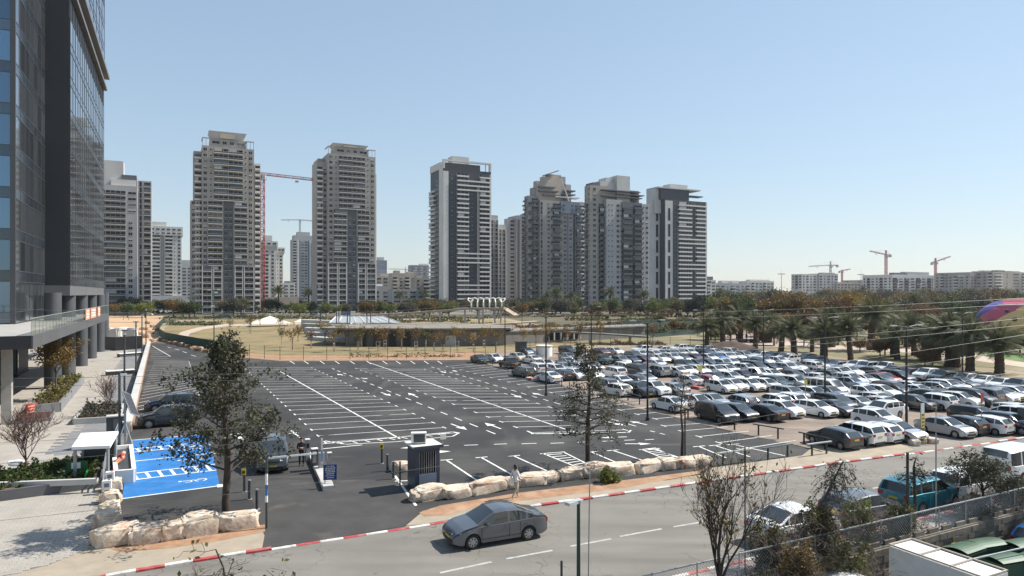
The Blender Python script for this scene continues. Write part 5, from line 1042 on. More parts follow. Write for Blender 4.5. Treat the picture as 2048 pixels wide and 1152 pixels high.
ROWS = {
 'nose-in row by the roadside railing': '1667,874,dHB 1715,866,wUB 1749,863,wHB 1787,862,sSF',
 'pair standing behind the railing row near the lamp post': '1753,836,wHF 1762,821,wUL',
 'group by the driveway at the right edge': '1902,851,sSF 1938,846,kHB 1970,848,wHB 1946,831,kEF 2008,850,BUF 2014,834,wMB 2036,824,wHF',
 'row along the railing behind the thin roadside tree': '1338,807,wSB 1395,804,wHF 1433,827,kMF 1474,824,kHF 1528,824,kSB 1566,818,wHF',
 'second line behind the thin roadside tree': '1427,801,sSF 1474,804,lHB 1573,799,wHB 1613,795,wHB',
 'row with the white van by the middle lamp post': '1606,784,sEF 1633,787,wHF 1663,786,gHF 1670,778,wVF 1722,785,wSF 1750,785,wHF',
 'row with the white hatchback in front of the van': '1658,814,wHF 1694,813,kSF 1712,803,kMF 1752,803,wEF 1770,799,wHF 1798,806,wHF',
 'long row right of the tall lamp post': '1828,801,nUF 1848,803,kHF 1872,803,wUB 1902,801,wHF 1924,799,kMF 1940,795,gMB 1964,795,wHF 1974,791,sSF 1992,790,wEF 2016,788,sSF',
 'middle row right of the tall lamp post': '1786,781,dMF 1815,777,wHF 1841,782,wSF 1860,780,sHF 1886,776,wUF 1902,772,sHF 1922,768,kHF',
 'row ending with the red car and black people carrier': '1590,767,wUF 1613,759,cSF 1636,759,wHF 1662,763,cSF 1685,762,wUF 1708,763,lSF 1730,760,wHF 1746,761,dHF 1759,758,rHF 1780,757,kMF',
 'row right of the white pickup': '1593,752,dSF 1618,749,wHF 1636,749,cHF 1660,753,kHF 1680,746,wHF 1705,743,wHF 1742,746,dHF',
 'back row facing left along the palms': '1505,709,dUL 1523,711,wHL 1545,712,BSL 1572,715,wHL 1587,718,wHL 1604,717,BHL 1629,723,BUL 1656,729,kHL 1678,732,lSL 1706,732,wUL 1736,736,sUL 1768,737,wPL 1788,744,dUL 1817,747,RSL 1853,750,wUL 1885,755,kUL 1930,758,sHL 1967,763,wHL 2002,768,wSL 2036,773,kUL',
 'row of white hatchbacks facing the open middle aisle': '1376,761,wSB 1408,761,rHB 1442,773,wHF 1471,770,wHF 1498,770,wHF 1528,770,wHF 1552,767,nUF',
 'line behind the aisle hatchbacks': '1430,755,dSF 1460,755,wHF 1485,751,kSF 1521,750,wPF 1549,749,wEF',
 'row starting with the dark people carrier': '1227,746,wUB 1246,736,wUB 1277,741,dMF 1326,742,sUB 1353,743,wSB 1378,741,wHF 1409,740,wHF 1435,741,wHF 1455,740,wHF 1472,735,dHF 1497,737,wHF 1512,735,kMF 1537,735,kSF 1559,737,wHF 1579,735,wHF 1597,735,wUB 1614,733,wUF',
 'row behind the dark people carrier': '1309,728,wSB 1373,729,dHF 1399,728,gHF 1423,727,nHF 1443,728,wHF 1462,726,wHF 1483,726,sHF 1513,726,kHF 1530,722,wHF 1553,723,wHF',
 'third row from the back': '1197,717,wHF 1221,719,nUF 1247,721,sHF 1267,720,BHF 1285,720,RHF 1304,717,wHF 1322,717,wSF 1343,717,wUF 1365,716,dHF 1388,716,RHF 1404,717,wHF 1421,716,bHF 1441,715,wHF 1461,714,wHF 1481,713,sUF',
 'second row from the back': '1203,704,RHF 1230,703,wHF 1267,711,dHF 1291,709,wHF 1305,710,wHF 1321,708,wHF 1338,708,sHF 1356,707,cHF 1378,706,wHF 1411,707,BUF 1431,706,wHF 1464,706,wUF',
 'back row beside the hedge': '1135,701,kUF 1160,711,wHF 1285,700,wUL 1325,700,wSL 1362,698,wUL 1389,698,wHL 1411,699,sHL',
 'cluster left of the lamp post, by the asphalt bays': '1239,762,wSB 1267,761,kHB 1284,757,sSB 1210,768,gHB 1235,779,wHB 1277,780,kUF 1310,778,wUF 1342,778,sSB',
 'cluster at the lot corner by the lawn': '959,718,kSF 989,717,wHF 1019,727,kPB 1040,715,cHF 1060,718,wSB 1047,743,gEB 1080,737,wUB 1092,729,wHF 1098,754,wSB 1106,740,wHF 1130,749,kHB 1148,749,wHF 1131,736,sHF 1131,724,sSB 1136,714,sSF 1162,735,wHF 1180,748,wSF 1185,733,sHF',
}
cars = []
for desc, s in ROWS.items():
    lst = []
    for t in s.split():
        x, y, c = t.split(','); lst.append([float(x), float(y), c])
    lst.sort(key=lambda q: q[0])
    for k, (x, y, c) in enumerate(lst):
        q = G(x, y, .62); cars.append({'u': q.dot(U), 'v': q.dot(V), 'c': A[c[0]], 't': TY[c[1]], 'h': c[2], 'desc': desc, 'k': k, 'n': len(lst)})
for it in range(120):       # keep parked cars from touching
    moved = False
    for i in range(len(cars)):
        a = cars[i]; ka = CARS[a['t']]['geo']; la, wa = (ka[0], ka[1]) if a['h'] in 'FB' else (ka[1], ka[0])
        for j in range(i + 1, len(cars)):
            b = cars[j]; dv = b['v'] - a['v']; du = b['u'] - a['u']
            if abs(dv) > 5.5 or abs(du) > 5.5: continue
            kb = CARS[b['t']]['geo']; lb, wb = (kb[0], kb[1]) if b['h'] in 'FB' else (kb[1], kb[0])
            ou = (la + lb) / 2 * .91 + .15 - abs(du); ov = (wa + wb) / 2 * .91 + .24 - abs(dv)
            if ou > 0 and ov > 0:
                moved = True
                if ov * 1.0 < ou * 1.3: m_ = (ov / 2 + .01) * (1 if dv >= 0 else -1); a['v'] -= m_; b['v'] += m_
                else: m_ = (ou / 2 + .01) * (1 if du >= 0 else -1); a['u'] -= m_; b['u'] += m_
    if not moved: break
print('cars', len(cars), 'relax', it)
rc = random.Random(11); seen = {}
for a in cars:
    p = U * a['u'] + V * a['v']; key = a['desc']
    lab = f"{a['c']} {a['t']}, {ORD[a['k']]} from left, {a['desc']}" if a['n'] > 2 else f"{a['c']} {a['t']}, {'left' if a['k'] == 0 else 'right'} of the {a['desc']}"
    make_car('parked_car', lab, a['t'], a['c'], (p.x, p.y, .006), HD[a['h']] + rc.uniform(-.05, .05), 'cars parked on the gravel lot', sc=.91)
# cars on the asphalt and on the road
def at2(px, py, z=.6): q = G(px, py, z); return (q.x, q.y, .011)
make_car('parked_car', 'black SUV nosed up to the plaza wall, nearer of two by the blue bays', 'SUV', 'black', at2(336, 836), HL, 'cars parked in the new car park', True)
make_car('parked_car', 'dark blue estate car nosed up to the plaza wall, farther of the two', 'estate car', 'dark blue', at2(345, 806), HL, 'cars parked in the new car park', True)
make_car('waiting_car', 'dark grey people carrier waiting at the entrance barrier', 'people carrier', 'dark grey', at2(545, 912), HF - .12, None, True)
make_car('moving_car', 'steel grey sedan driving left along the road', 'sedan', 'steel grey', (-.75, 29.75, .005), R(204.2), None, True)
make_car('parked_car', 'white sedan parked at the near kerb, leftmost behind the bare trees', 'sedan', 'white', at2(1588, 1048), HR_, 'cars parked along the near kerb', True)
make_car('parked_car', 'dark grey hatchback at the near kerb behind the leaning creeper-clad tree', 'hatchback', 'grey', at2(1722, 1018), HR_, 'cars parked along the near kerb', True)
make_car('parked_car', 'teal SUV parked at the near kerb', 'SUV', 'teal', at2(1842, 992), HR_, 'cars parked along the near kerb', True)
make_car('parked_car', 'white SUV parked at the near kerb, right in front of the teal one', 'SUV', 'white', at2(1936, 974), HR_, 'cars parked along the near kerb', True)
make_car('moving_van', 'white panel van driving off at the right edge of the road', 'panel van', 'white', at2(2042, 925, .9), HR_ - .03, None, True)
# ------------------------------------------------------------------ boulders
def boulder_mesh(seed, mat):
    rng = np.random.default_rng(seed); bm = bmesh.new(); bmesh.ops.create_icosphere(bm, subdivisions=4, radius=1); fr = rng.normal(0, 2.2, (6, 3)); ph = rng.uniform(0, 6, 6); offs = rng.normal(0, 1, (14, 3)); offs /= np.linalg.norm(offs, axis=1, keepdims=True); cut = rng.uniform(.85, 1.18, 14)
    for v in bm.verts:
        c = np.array(v.co); p = np.sign(c) * np.abs(c) ** .36; p /= 1.12
        for o, k in zip(offs, cut):
            d = p @ o
            if d > k: p = p - o * (d - k) * .85
        p = p * (1 + sum(.035 * math.sin(float(f @ c) * 2 + q) for f, q in zip(fr, ph))) + rng.normal(0, .011, 3); v.co = p
    me = bpy.data.meshes.new('boulder'); bm.to_mesh(me); bm.free(); me.materials.append(mat); me.polygons.foreach_set('use_smooth', [True] * len(me.polygons)); me.set_sharp_from_angle(angle=R(28)); return me
BM = [boulder_mesh(200 + i, m_rock) for i in range(7)]; BMD = [boulder_mesh(220 + i, m_rockd) for i in range(3)]
def boulder(label, px, py, w_, h, dp, i, group, rz=None, mats=BM, flat=1):
    q = G(px, py); s = (py - HOR) / HC; o = ob('boulder', mats[i % len(mats)], None, (q.x + U.x * dp * .4, q.y + U.y * dp * .4, h * .33), AX + random.uniform(-.12, .12) if rz is None else rz, scale=(w_ / 2, dp / 2 * .92, h * .54)); return tag(o, label, 'boulder', group)
BR = [(864, 1006, 64, .85), (920, 1001, 58, .72), (979, 992, 70, .82), (1026, 983, 36, .66), (1068, 977, 56, .8), (1107, 970, 40, .62), (1151, 965, 52, .78), (1198, 960, 50, .95), (1249, 957, 60, .9), (1303, 950, 50, .76), (1342, 945, 42, .8), (1381, 941, 40, .74), (1412, 936, 32, .66)]
for i, (x, y, wp_, h) in enumerate(BR):
    s = (y - HOR) / HC; boulder(f'pale limestone boulder, {ORD[i]} from the blue booth along the pavement', x, y - 4, wp_ / s * 1.34, h, 1.2, i, 'boulders along the pavement')
BL2 = [(222, 985, 36, .8, 1.0), (220, 1010, 38, .8, 1.0), (217, 1036, 40, .85, 1.05), (212, 1062, 52, .95, 1.1)]
for i, (x, y, wp_, h, dp) in enumerate(BL2):
    s = (y - HOR) / HC; boulder(f'pale boulder, {ORD[i]} from the top in the line left of the blue bays', x, y, wp_ / s * 1.1, h, dp, i + 2, 'boulders left of the blue bays')
BL3 = [(228, 1098, 92, 1.05, 1.2), (300, 1092, 78, .95, 1.1), (348, 1086, 52, .9, 1.1), (398, 1078, 84, 1.15, 1.2), (480, 1064, 92, .95, .9)]
for i, (x, y, wp_, h, dp) in enumerate(BL3):
    s = (y - HOR) / HC; boulder(f'big pale boulder, {ORD[i]} from the left in the row left of the entrance', x, y - 3, wp_ / s * 1.05, h, dp, i + 4, 'boulders left of the entrance')
FB = [(306, 684), (318, 682), (330, 684), (341, 688), (352, 690), (364, 693), (376, 695), (388, 699), (400, 702), (414, 705), (428, 708), (444, 711), (458, 714)]
for i, (x, y) in enumerate(FB): boulder(f'reddish boulder, {ORD[i]} from the left along the curved exit lane', x, y, random.uniform(1.3, 2.0), random.uniform(.7, 1.1), 1.4, i, 'boulders along the exit lane', random.random() * 3, BMD)
FB2 = [(292, 676), (300, 668), (288, 660), (306, 655), (296, 648), (280, 670), (312, 662)]
for i, (x, y) in enumerate(sorted(FB2)): boulder(f'rubble boulder, {ORD[i]} from the left on the bank beside the sand lot', x, y, random.uniform(2, 3), random.uniform(1, 1.6), 1.8, i, 'rubble beside the sand lot', random.random() * 3, BMD)
# ------------------------------------------------------------------ entrance: booth, barrier, signs, bollards
m_navy = M('navy_steel', (.032, .043, .066), .45, .12, 2); m_offw = M('offwhite_sheet', (.66, .65, .60), .6, .06, 2)
q = G(847, 974); bo = thing('guard_booth', 'navy blue guard booth with barred window and flat pale roof', 'booth', (q.x, q.y, .012), AX)
S = .7; H = 2.35; mb = MB()
for a, b in (((-S, -S), (S, -S)), ((S, -S), (S, S)), ((S, S), (-S, S)), ((-S, S), (-S, -S))):
    n = 12
    for i in range(n):      # corrugated sheet panels
        f0, f1 = i / n, (i + 1) / n; p0 = (a[0] + (b[0] - a[0]) * f0, a[1] + (b[1] - a[1]) * f0); p1 = (a[0] + (b[0] - a[0]) * f1, a[1] + (b[1] - a[1]) * f1)
        if b[1] == a[1] == -S and 2 <= i <= 9: # window opening on the front
            mb.add([(p0[0], p0[1], 0), (p1[0], p1[1], 0), (p1[0], p1[1], .95), (p0[0], p0[1], .95)], [(0, 1, 2, 3)]); mb.add([(p0[0], p0[1], 2.1), (p1[0], p1[1], 2.1), (p1[0], p1[1], H), (p0[0], p0[1], H)], [(0, 1, 2, 3)]); continue
        mb.add([(p0[0], p0[1], 0), (p1[0], p1[1], 0), (p1[0], p1[1], H), (p0[0], p0[1], H)], [(0, 1, 2, 3)])
mb.build('shell', m_navy, bo)
MB().box2((-.66, -.5, .95), (.66, -.45, 2.1)).build('window_pane', m_glaz, bo)
for i in range(8): MB().cyl((-.46 + i * .13, -.69, .95), .016, 1.15, 6).build('window_bar', m_metal, bo)
MB().box2((-.5, -.74, .2), (.5, -.705, .9)).build('front_panel', m_bluegr, bo)
MB().box2((-.85, -.85, H), (.85, .85, H + .09)).build('roof', m_offw, bo)
MB().box2((-.87, -.87, H - .05), (.87, -.82, H + .11)).build('roof_trim', m_navy, bo)
ac = thing('air_conditioner', 'white box air conditioner on the roof of the guard booth', 'air conditioner', (q.x - .25, q.y - .1, H + .104), AX - .35)
mb = MB().box2((-.42, -.2, .05), (.42, .2, .62)); mb.build('casing', m_white, ac); MB().box2((-.28, -.215, .1), (.34, -.2, .56)).build('grille', m_dgrey, ac)
for x in (-.3, .3): MB().box2((x - .05, -.22, 0), (x + .05, .22, .05)).build('foot', m_dgrey, ac)
t_ = thing('roof_floodlight', 'small floodlight on an arm at the booth roof corner', 'lamp', (q.x + V.x * .85 - U.x * .8, q.y + V.y * .85 - U.y * .8, H + .104), AX); MB().cyl((0, 0, 0), .025, .35, 6).build('arm', m_metal, t_); MB().box((0, -.05, .45), (.3, .1, .3)).build('lamp_head', m_offw, t_)
# barrier island
def at(px, py): q = G(px, py); return Vector((q.x, q.y, .015))
isl = MB(); a, b = at(624, 912), at(657, 982); d = (b - a).normalized(); n = Vector((-d.y, d.x, 0)) * .28
isl.prism([tuple((a - n).xy), tuple((b - n).xy), tuple((b + n).xy), tuple((a + n).xy)], .012, .28); o = isl.build('barrier_island', m_wallw); tag(o, 'pale concrete island under the barrier machines at the entrance', 'traffic island')
for i in range(5):
    c = a.lerp(b, (i + .5) / 5); MB().box((c.x, c.y, .2), (.9, .62, .12), math.atan2(d.y, d.x), 0).build('island_stripe', m_ored if i % 2 else m_owht, o)
q = at(629, 940); e = thing('barrier_machine', 'grey barrier cabinet with white arm lowered over the entry lane', 'barrier', (q.x, q.y, .28), AX); MB().box((0, 0, .5), (.36, .34, 1.0)).build('cabinet', m_dgrey, e); MB().box((-.04, -.19, .55), (.22, .04, .7)).build('front_cover', m_metal, e); MB().box((0, 0, 1.03), (.4, .38, .06)).build('lid', m_offw, e)
mb = MB(); mb.bar((.1, -.24, .78), (-3.3, -.24, .80), .05, .1); mb.build('arm', m_white, e)
q = at(643, 944); e = thing('raised_barrier', 'raised white and blue barrier blade beside the entrance sign', 'barrier', (q.x, q.y, .28), AX); MB().box((0, 0, .45), (.34, .34, .9)).build('cabinet', m_metal, e); MB().box((-.02, -.22, 1.05), (.10, .05, 1.5)).build('arm', m_offw, e); MB().box((-.02, -.25, .75), (.07, .02, .7)).build('blue_stripe', m_blue, e)
q = at(615, 922); e = thing('ticket_machine', 'slim grey ticket column where the guard stands', 'ticket machine', (q.x, q.y, .015), AX); MB().box((0, 0, .68), (.26, .3, 1.36)).build('column', m_metal, e); MB().box((0, -.16, 1.0), (.18, .02, .3)).build('screen', m_glaz, e); MB().box((0, 0, 1.385), (.3, .34, .05)).build('cap', m_offw, e)
q = at(659, 931); e = thing('ticket_machine', 'short grey reader post right of the barrier machines', 'ticket machine', (q.x, q.y, .015), AX); MB().box((0, 0, .38), (.24, .24, .76)).build('column', m_metal, e); MB().box((0, 0, .79), (.28, .28, .06)).build('cap', m_offw, e)
q = at(660, 976); e = thing('entrance_sign', 'blue information sign with white lettering at the entrance', 'sign', (q.x, q.y, .015), AX - .25)
for x in (-.27, .27): MB().box((x, .02, .45), (.05, .05, .9)).build('leg', m_metal, e)
bd = MB().box((0, 0, .86), (.72, .05, .85)).build('board', M('sign_blue', (.012, .035, .16), .5, 0), e)
for i, (wd, h_) in enumerate(((.36, .045), (.5, .055), (.52, .055), (.46, .05), (.4, .045), (.5, .03), (.3, .03))):
    z = 1.2 - i * .105; x = -wd / 2; k = 0
    while x < wd / 2:
        lw = (.05, .08, .035, .1, .06)[(i * 3 + k) % 5]; MB().box((x + lw / 2, -.028, z), (lw, .006, h_)).build('lettering', m_white, bd); x += lw + .022; k += 1
q = at(533, 1057); e = thing('marker_pole', 'tall dark pole with white and blue bands at the left of the entrance', 'pole', (q.x, q.y, .015)); MB().cyl((0, 0, 0), .055, 3.25, 10).build('shaft', m_dgrey, e)
for z0, z1, mt in ((1.2, 1.5, m_white), (1.5, 2.0, m_blue), (2.0, 2.5, m_white)): MB().cyl((0, 0, z0), .06, z1 - z0, 10).build('band', mt, e)
BO = [(489, 984, 1, 'first of the left-hand three, carrying a yellow plate'), (499, 999, 0, 'second of the three left of the entrance'), (514, 1019, 0, 'nearest of the three left of the entrance'), (764, 927, 1, 'farthest of three left of the booth, carrying a yellow plate'), (775, 942, 0, 'middle of the three left of the booth'), (787, 958, 0, 'nearest of the three left of the booth')]
for x, y, yl, de in BO:
    q = at(x, y); e = thing('bollard', f'grey steel bollard, {de}', 'bollard', q, 0, 'entrance bollards'); MB().cyl((0, 0, 0), .075, .98, 12).build('post', m_dgrey, e, smooth=True, angle=R(40)); MB().cyl((0, 0, .98), .078, .03, 12).build('cap', m_metal, e); MB().cyl((0, 0, 0), .13, .015, 12).build('base_plate', m_conc, e)
    if yl: MB().box((0, -.1, 1.12), (.24, .02, .36), AX).build('yellow_plate', m_yel, e); MB().box((0, -.115, 1.1), (.14, .012, .16), AX).build('pictogram', m_black, e)
q = at(800, 971); e = thing('marker_post', 'thin black post just left of the booth', 'pole', q); MB().cyl((0, 0, 0), .045, 1.3, 8).build('post', m_black, e); MB().cyl((0, 0, 1.3), .06, .03, 8).build('cap', m_black, e)
boulder('small pale boulder lying behind the bollards left of the booth', 806, 945, 1.3, .7, 1.0, 3, None)
for a, b in (((790, 952), (832, 1012)), ((790, 963), (815, 962)), ((793, 972), (815, 970))): paint_line(lot, G(*a), G(*b), .14, 'kerb_line', .022)
# ------------------------------------------------------------------ lamp posts
def lamp(label, px, py, h=8.3, mat=m_black, arms=(1.25, -1.25), group='lamp posts of the car parks', rz=AX, r=.085):
    q = G(px, py); e = thing('lamp_post', label, 'lamp post', q, rz, group); mb = MB(); mb.tube([(0, 0, 0), (0, 0, h)], [r * 1.15, r * .8], 10); mb.build('pole', mat, e, smooth=True, angle=R(40)); MB().cyl((0, 0, 0), r * 2, .25, 10).build('base', mat, e)
    for a in arms:
        mb = MB(); mb.tube([(0, 0, h - .15), (a * .3, 0, h + .12), (a, 0, h + .22)], [.04, .035, .03], 6); mb.build('arm', mat, e); hd = MB(); hd.box((a * 1.22, 0, h + .22), (.62, .24, .09)); hd.build('lamp_head', m_railw, e)
LP = [(1010, 716, 'by the lawn corner'), (1092, 791, 'standing on the asphalt next to the right-hand bays'), (1295, 841, 'standing at the edge of the asphalt right of the middle tree'), (1407, 742, 'behind the red hatchback in the gravel lot'), (1527, 742, 'in the middle of the gravel lot, far row'), (1650, 812, 'beside the white van in the gravel lot'), (1813, 876, 'at the roadside railing by the driveway'), (1925, 768, 'far right near the palms'), (1183, 712, 'farthest, at the back hedge')]
for x, y, de in LP: lamp(f'black twin-arm lamp post {de}', x, y, 8.3 if x != 1813 else 8.2)
for x, y, h, de in ((428, 706, 11.5, 'left of the lawn beyond the exit lane'),):
    q = G(x, y); e = thing('floodlight_mast', f'dark green mast with clustered floodlights {de}', 'lamp post', q, AX); MB().tube([(0, 0, 0), (0, 0, h)], [.1, .07], 8).build('pole', m_dgreen, e)
    for dx, dz in ((-.8, 0), (.8, .05), (.3, -.5), (-.2, -3)): MB().tube([(0, 0, h + dz - .2), (dx * .7, 0, h + dz)], .03, 5).build('arm', m_dgreen, e); MB().box((dx, 0, h + dz), (.6, .35, .25)).build('floodlight', m_offw, e)
for x, yt, d, de in ((1563, 548, 420, 'left of the brown trees'), (1722, 549, 430, 'left of the far cranes'), (1922, 552, 400, 'left of the brown estate')):
    t = P(x, yt, d); e = thing('floodlight_mast', f'thin tall floodlight mast rising over the park, {de}', 'lamp post', (t.x, t.y, 0)); MB().tube([(0, 0, 0), (0, 0, t.z)], [.22, .14], 8).build('pole', m_metal, e); MB().box((0, 0, t.z), (4.2, .4, .5)).build('lamp_bar', m_offw, e); MB().cyl((0, 0, t.z), .05, 2.5, 5).build('lightning_rod', m_metal, e)
for i, (x, y, h) in enumerate(((247, 640, 6), (257, 640, 6), (790, 652, 4.6), (710, 668, 4.6), (1044, 680, 5))): lamp(f'thin park lamp post, {ORD[i]} from the left beyond the car park', x, y, h, m_dgreen, (.5,), 'park lamps', r=.06)
# plaza lanterns
for i, (x, y, yt) in enumerate(((249, 792, 660), (272, 752, 643), (284, 720, 627), (292, 696, 616))):
    q = G(x, y); h = (y - yt) * q.y / FPX; e = thing('plaza_lantern', f'slim grey lantern post on the plaza, {ORD[i]} nearest', 'lamp post', q, AX, 'plaza lanterns'); MB().tube([(0, 0, 0), (0, 0, h - .55)], [.11, .08], 10).build('pole', m_dgrey, e, smooth=True, angle=R(40))
    MB().box((0, 0, h - .3), (.24, .24, .45)).build('lantern_glass', m_offw, e); MB().cyl((0, 0, h - .06), .34, .07, 10).build('hood', m_dgrey, e); MB().cyl((0, 0, h - .58), .16, .06, 10).build('collar', m_dgrey, e)
# ------------------------------------------------------------------ railings between asphalt and gravel, and along the pavement
def railing(label, x0, y0, x1, y1, mat=m_black, h=.78, group='car park railings', posts=2, top=None):
    a, b = G(x0, y0), G(x1, y1); c = (a + b) / 2; e = thing('railing', label, 'railing', (c.x, c.y, 0), 0, group); d = (b - a); ext = d.normalized() * .45
    A_, B_ = a - c, b - c
    for i in range(posts): f = i / (posts - 1); p = A_.lerp(B_, f); MB().box((p.x, p.y, h / 2), (.09, .09, h), math.atan2(d.y, d.x)).build('post', mat, e)
    mb = MB(); mb.bar(A_ - ext + Vector((0, 0, h + .03)), B_ + ext + Vector((0, 0, h + .03)), .14, .07); mb.build('rail', top or mat, e)
RL = [(1256, 801, 1279, 809), (1350, 830, 1376, 837), (1440, 853, 1469, 860), (1517, 871, 1556, 878), (1608, 889, 1650, 899)]
for i, r in enumerate(RL): railing(f'black post-and-rail barrier between asphalt and gravel, {ORD[i]} from the left', *r)
RM = [(1446, 931, 1490, 925), (1536, 920, 1575, 914), (1624, 912, 1653, 908), (1698, 902, 1735, 897), (1752, 894, 1788, 889), (1801, 888, 1826, 884)]
for i, r in enumerate(RM): railing(f'green-black rail with pale top along the pavement, {ORD[i]} from the left', *r, mat=m_dgreen, group='pavement railings', top=m_rail if i % 2 else m_railw)
for i in range(14):
    f = i / 13; x, y = 985 + f * 200, 730 + f * 62; q = G(x, y); e = MB().cyl((0, 0, 0), .05, .8, 8).build('marker_post', m_black, None, q); tag(e, f'short black post, {ORD[i]} from the left along the edge of the gravel lot', 'post', 'short posts along the gravel lot')
# gravel lot fittings
def sign_post(label, px, py, h, wd, hh, mat, group=None):
    q = G(px, py); e = thing('sign_post', label, 'sign', q, AX, group); MB().cyl((0, 0, 0), .03, h, 6).build('post', m_metal, e); MB().box((0, -.04, h - hh / 2), (wd, .03, hh)).build('plate', mat, e)
sign_post('small yellow plate on a post in front of the red hatchback', 1400, 776, 2.6, .55, .6, m_yel); sign_post('small yellow plate on a post by the white hatchback beside the van', 1611, 806, 2.3, .4, .5, m_yel); sign_post('red and white round-topped sign post beside the driveway', 1963, 872, 3.3, .35, .75, m_ored); sign_post('pale pole sign at the driveway near the silver sedan', 1872, 889, 2.6, .06, .1, m_metal)
for i, (x, y, wd) in enumerate(((1388, 777, 2.6), (1602, 822, 2.4), (1253, 749, 1.8), (1062, 760, 1.6))):
    q = G(x, y); e = thing('traffic_island', f'low kerbed island, red paint, {("beside the white sedan by the yellow plate", "left of the white hatchback in front of the van", "beside the dark people carrier", "left of the white sedan by the asphalt bays")[i]}', 'traffic island', q, AX + math.pi/2, 'kerbed islands in the gravel lot')
    MB().box((0, 0, .15), (wd, .7, .3)).build('kerb_block', m_owht, e); MB().box((-wd * .2, 0, .157), (wd * .5, .72, .3)).build('red_patch', m_ored, e)
q = G(1088, 712); e = thing('water_tank', 'round white hut with overhanging flat roof at the back of the gravel lot', 'hut', q); MB().cyl((0, 0, 0), 1.4, 1.75, 20).build('wall', m_white, e, smooth=True, angle=R(40)); MB().cyl((0, 0, 1.75), 1.5, .12, 20).build('roof', m_pale, e); MB().cyl((0, 0, 1.55), 1.42, .08, 20).build('rim_band', m_beige2, e)
q = G(1042, 712); e = thing('guard_booth', 'small dark guard booth with pale window at the back of the lot', 'booth', q, AX); MB().box((0, 0, 1.2), (1.5, 1.5, 2.4)).build('shell', m_dgrey, e); MB().box((-.2, -.77, 1.6), (.9, .05, .9)).build('window', m_rglass, e); MB().box((0, 0, 2.45), (1.8, 1.8, .1)).build('roof', m_black, e)
make_car('parked_car', 'small silver hatchback parked behind the dark booth at the back', 'hatchback', 'silver', at2(1054, 705), HF, None)
# banner sign by the driveway
q = G(1845, 880); e = thing('banner_sign', 'tall narrow banner sign with yellow lower half beside the driveway', 'sign', q, AX + .15)
for x in (-.28, .28): MB().cyl((x, 0, 0), .035, 2.7, 6).build('post', m_metal, e)
MB().box((0, 0, 2.0), (.5, .04, 1.4)).build('banner', M('banner_white', (.45, .5, .56), .6, .05, 2), e); bn = MB().box((0, -.025, 1.45), (.46, .012, 1.1)).build('yellow_field', m_yel, e)
for i in range(4): MB().box((0, -.034, 1.85 - i * .26), (.3 - .04 * (i % 2), .008, .14)).build('lettering', m_dgreen, bn)
for i, (x, y) in enumerate(((1832, 884), (1850, 888), (1862, 886), (1838, 892), (1872, 888))): boulder(f'small pale rock, {ORD[i]} at the foot of the banner sign', x, y, .9, .5, .8, i, 'rocks at the banner sign', random.random() * 3)
q = G(2046, 866); e = thing('gate_pillar', 'dark square gate pillar at the right edge by the driveway', 'pillar', q, AX); MB().box((0, 0, .95), (.5, .5, 1.9)).build('shaft', m_concd, e); MB().box((0, 0, 1.94), (.6, .6, .08)).build('cap', m_concd, e)
# dirt mound
rng = np.random.default_rng(4); q = G(1460, 702); mb = MB(); n = 24; rings_ = 7; vs_ = []
for j in range(rings_):
    for k in range(n): a = 2 * math.pi * k / n; rr2 = 1 - j / (rings_ - 1) * .98; vs_.append((math.cos(a) * 6.2 * rr2, math.sin(a) * 3.0 * rr2, 1.9 * (1 - rr2 ** 1.6) + rng.normal(0, .07) - .05))
mb.add(vs_, [(j*n + k, j*n + (k+1) % n, (j+1)*n + (k+1) % n, (j+1)*n + k) for j in range(rings_ - 1) for k in range(n)]); o = mb.build('soil_mound', M('dark_soil', (.09, .06, .042), .95, .2, .8, .8, 6), None, q, smooth=True); tag(o, 'brown heap of soil behind the back row of cars', 'soil mound')
# ------------------------------------------------------------------ lawn fence
m_fence = M('fence_green', (.06, .075, .068), .6, .1, 3)
def fence(label, pts, step, h, nw, mat=m_fence, screen=None):
    ps = [G(*p) for p in pts]; e = thing('fence', label, 'fence', ps[0]); o0 = ps[0]; pm = MB().cyl((0, 0, 0), .045, h, 6).mesh('post', mat)
    for a, b in zip(ps, ps[1:]):
        L = (b - a).length; k = max(1, int(L / step))
        for i in range(k): c = a.lerp(b, i / k) - o0; ob('post', pm, e, (c.x, c.y, 0))
        for j in range(nw):
            z = h * (j + .6) / nw; mb = MB(); mb.bar(a - o0 + Vector((0, 0, z)), b - o0 + Vector((0, 0, z)), .022, .022); mb.build('wire', mat, e)
        if screen: A_, B_ = a - o0, b - o0; d = (B_ - A_).normalized(); nn = Vector((-d.y, d.x, 0)) * .015; MB().prism([tuple((A_ - nn).xy), tuple((B_ - nn).xy), tuple((B_ + nn).xy), tuple((A_ + nn).xy)], .1, h).build('screen', screen, e)
    return e
fence('thin green wire fence along the near edge of the dry lawn', [(470, 713), (560, 720), (700, 719), (850, 718), (950, 714), (1010, 706)], 3.0, 2.2, 4)
m_scr = M('green_screen', (.012, .05, .035), .8, .15, .5)
fence('dark green screened site fence curving round the left end of the lawn', [(330, 642), (320, 655), (318, 672), (330, 682), (352, 687), (400, 697), (470, 709)], 3.5, 2.0, 2, m_dgreen, m_scr)
fence('thin park fence behind the dark hedge at the back of the gravel lot', [(1010, 704), (1060, 700), (1180, 694), (1300, 690), (1420, 688)], 4, 1.7, 3)
fence('low park fence between the palms and the right-hand cars', [(1940, 748), (2000, 754), (2080, 766)], 3, 1.3, 3, m_black)
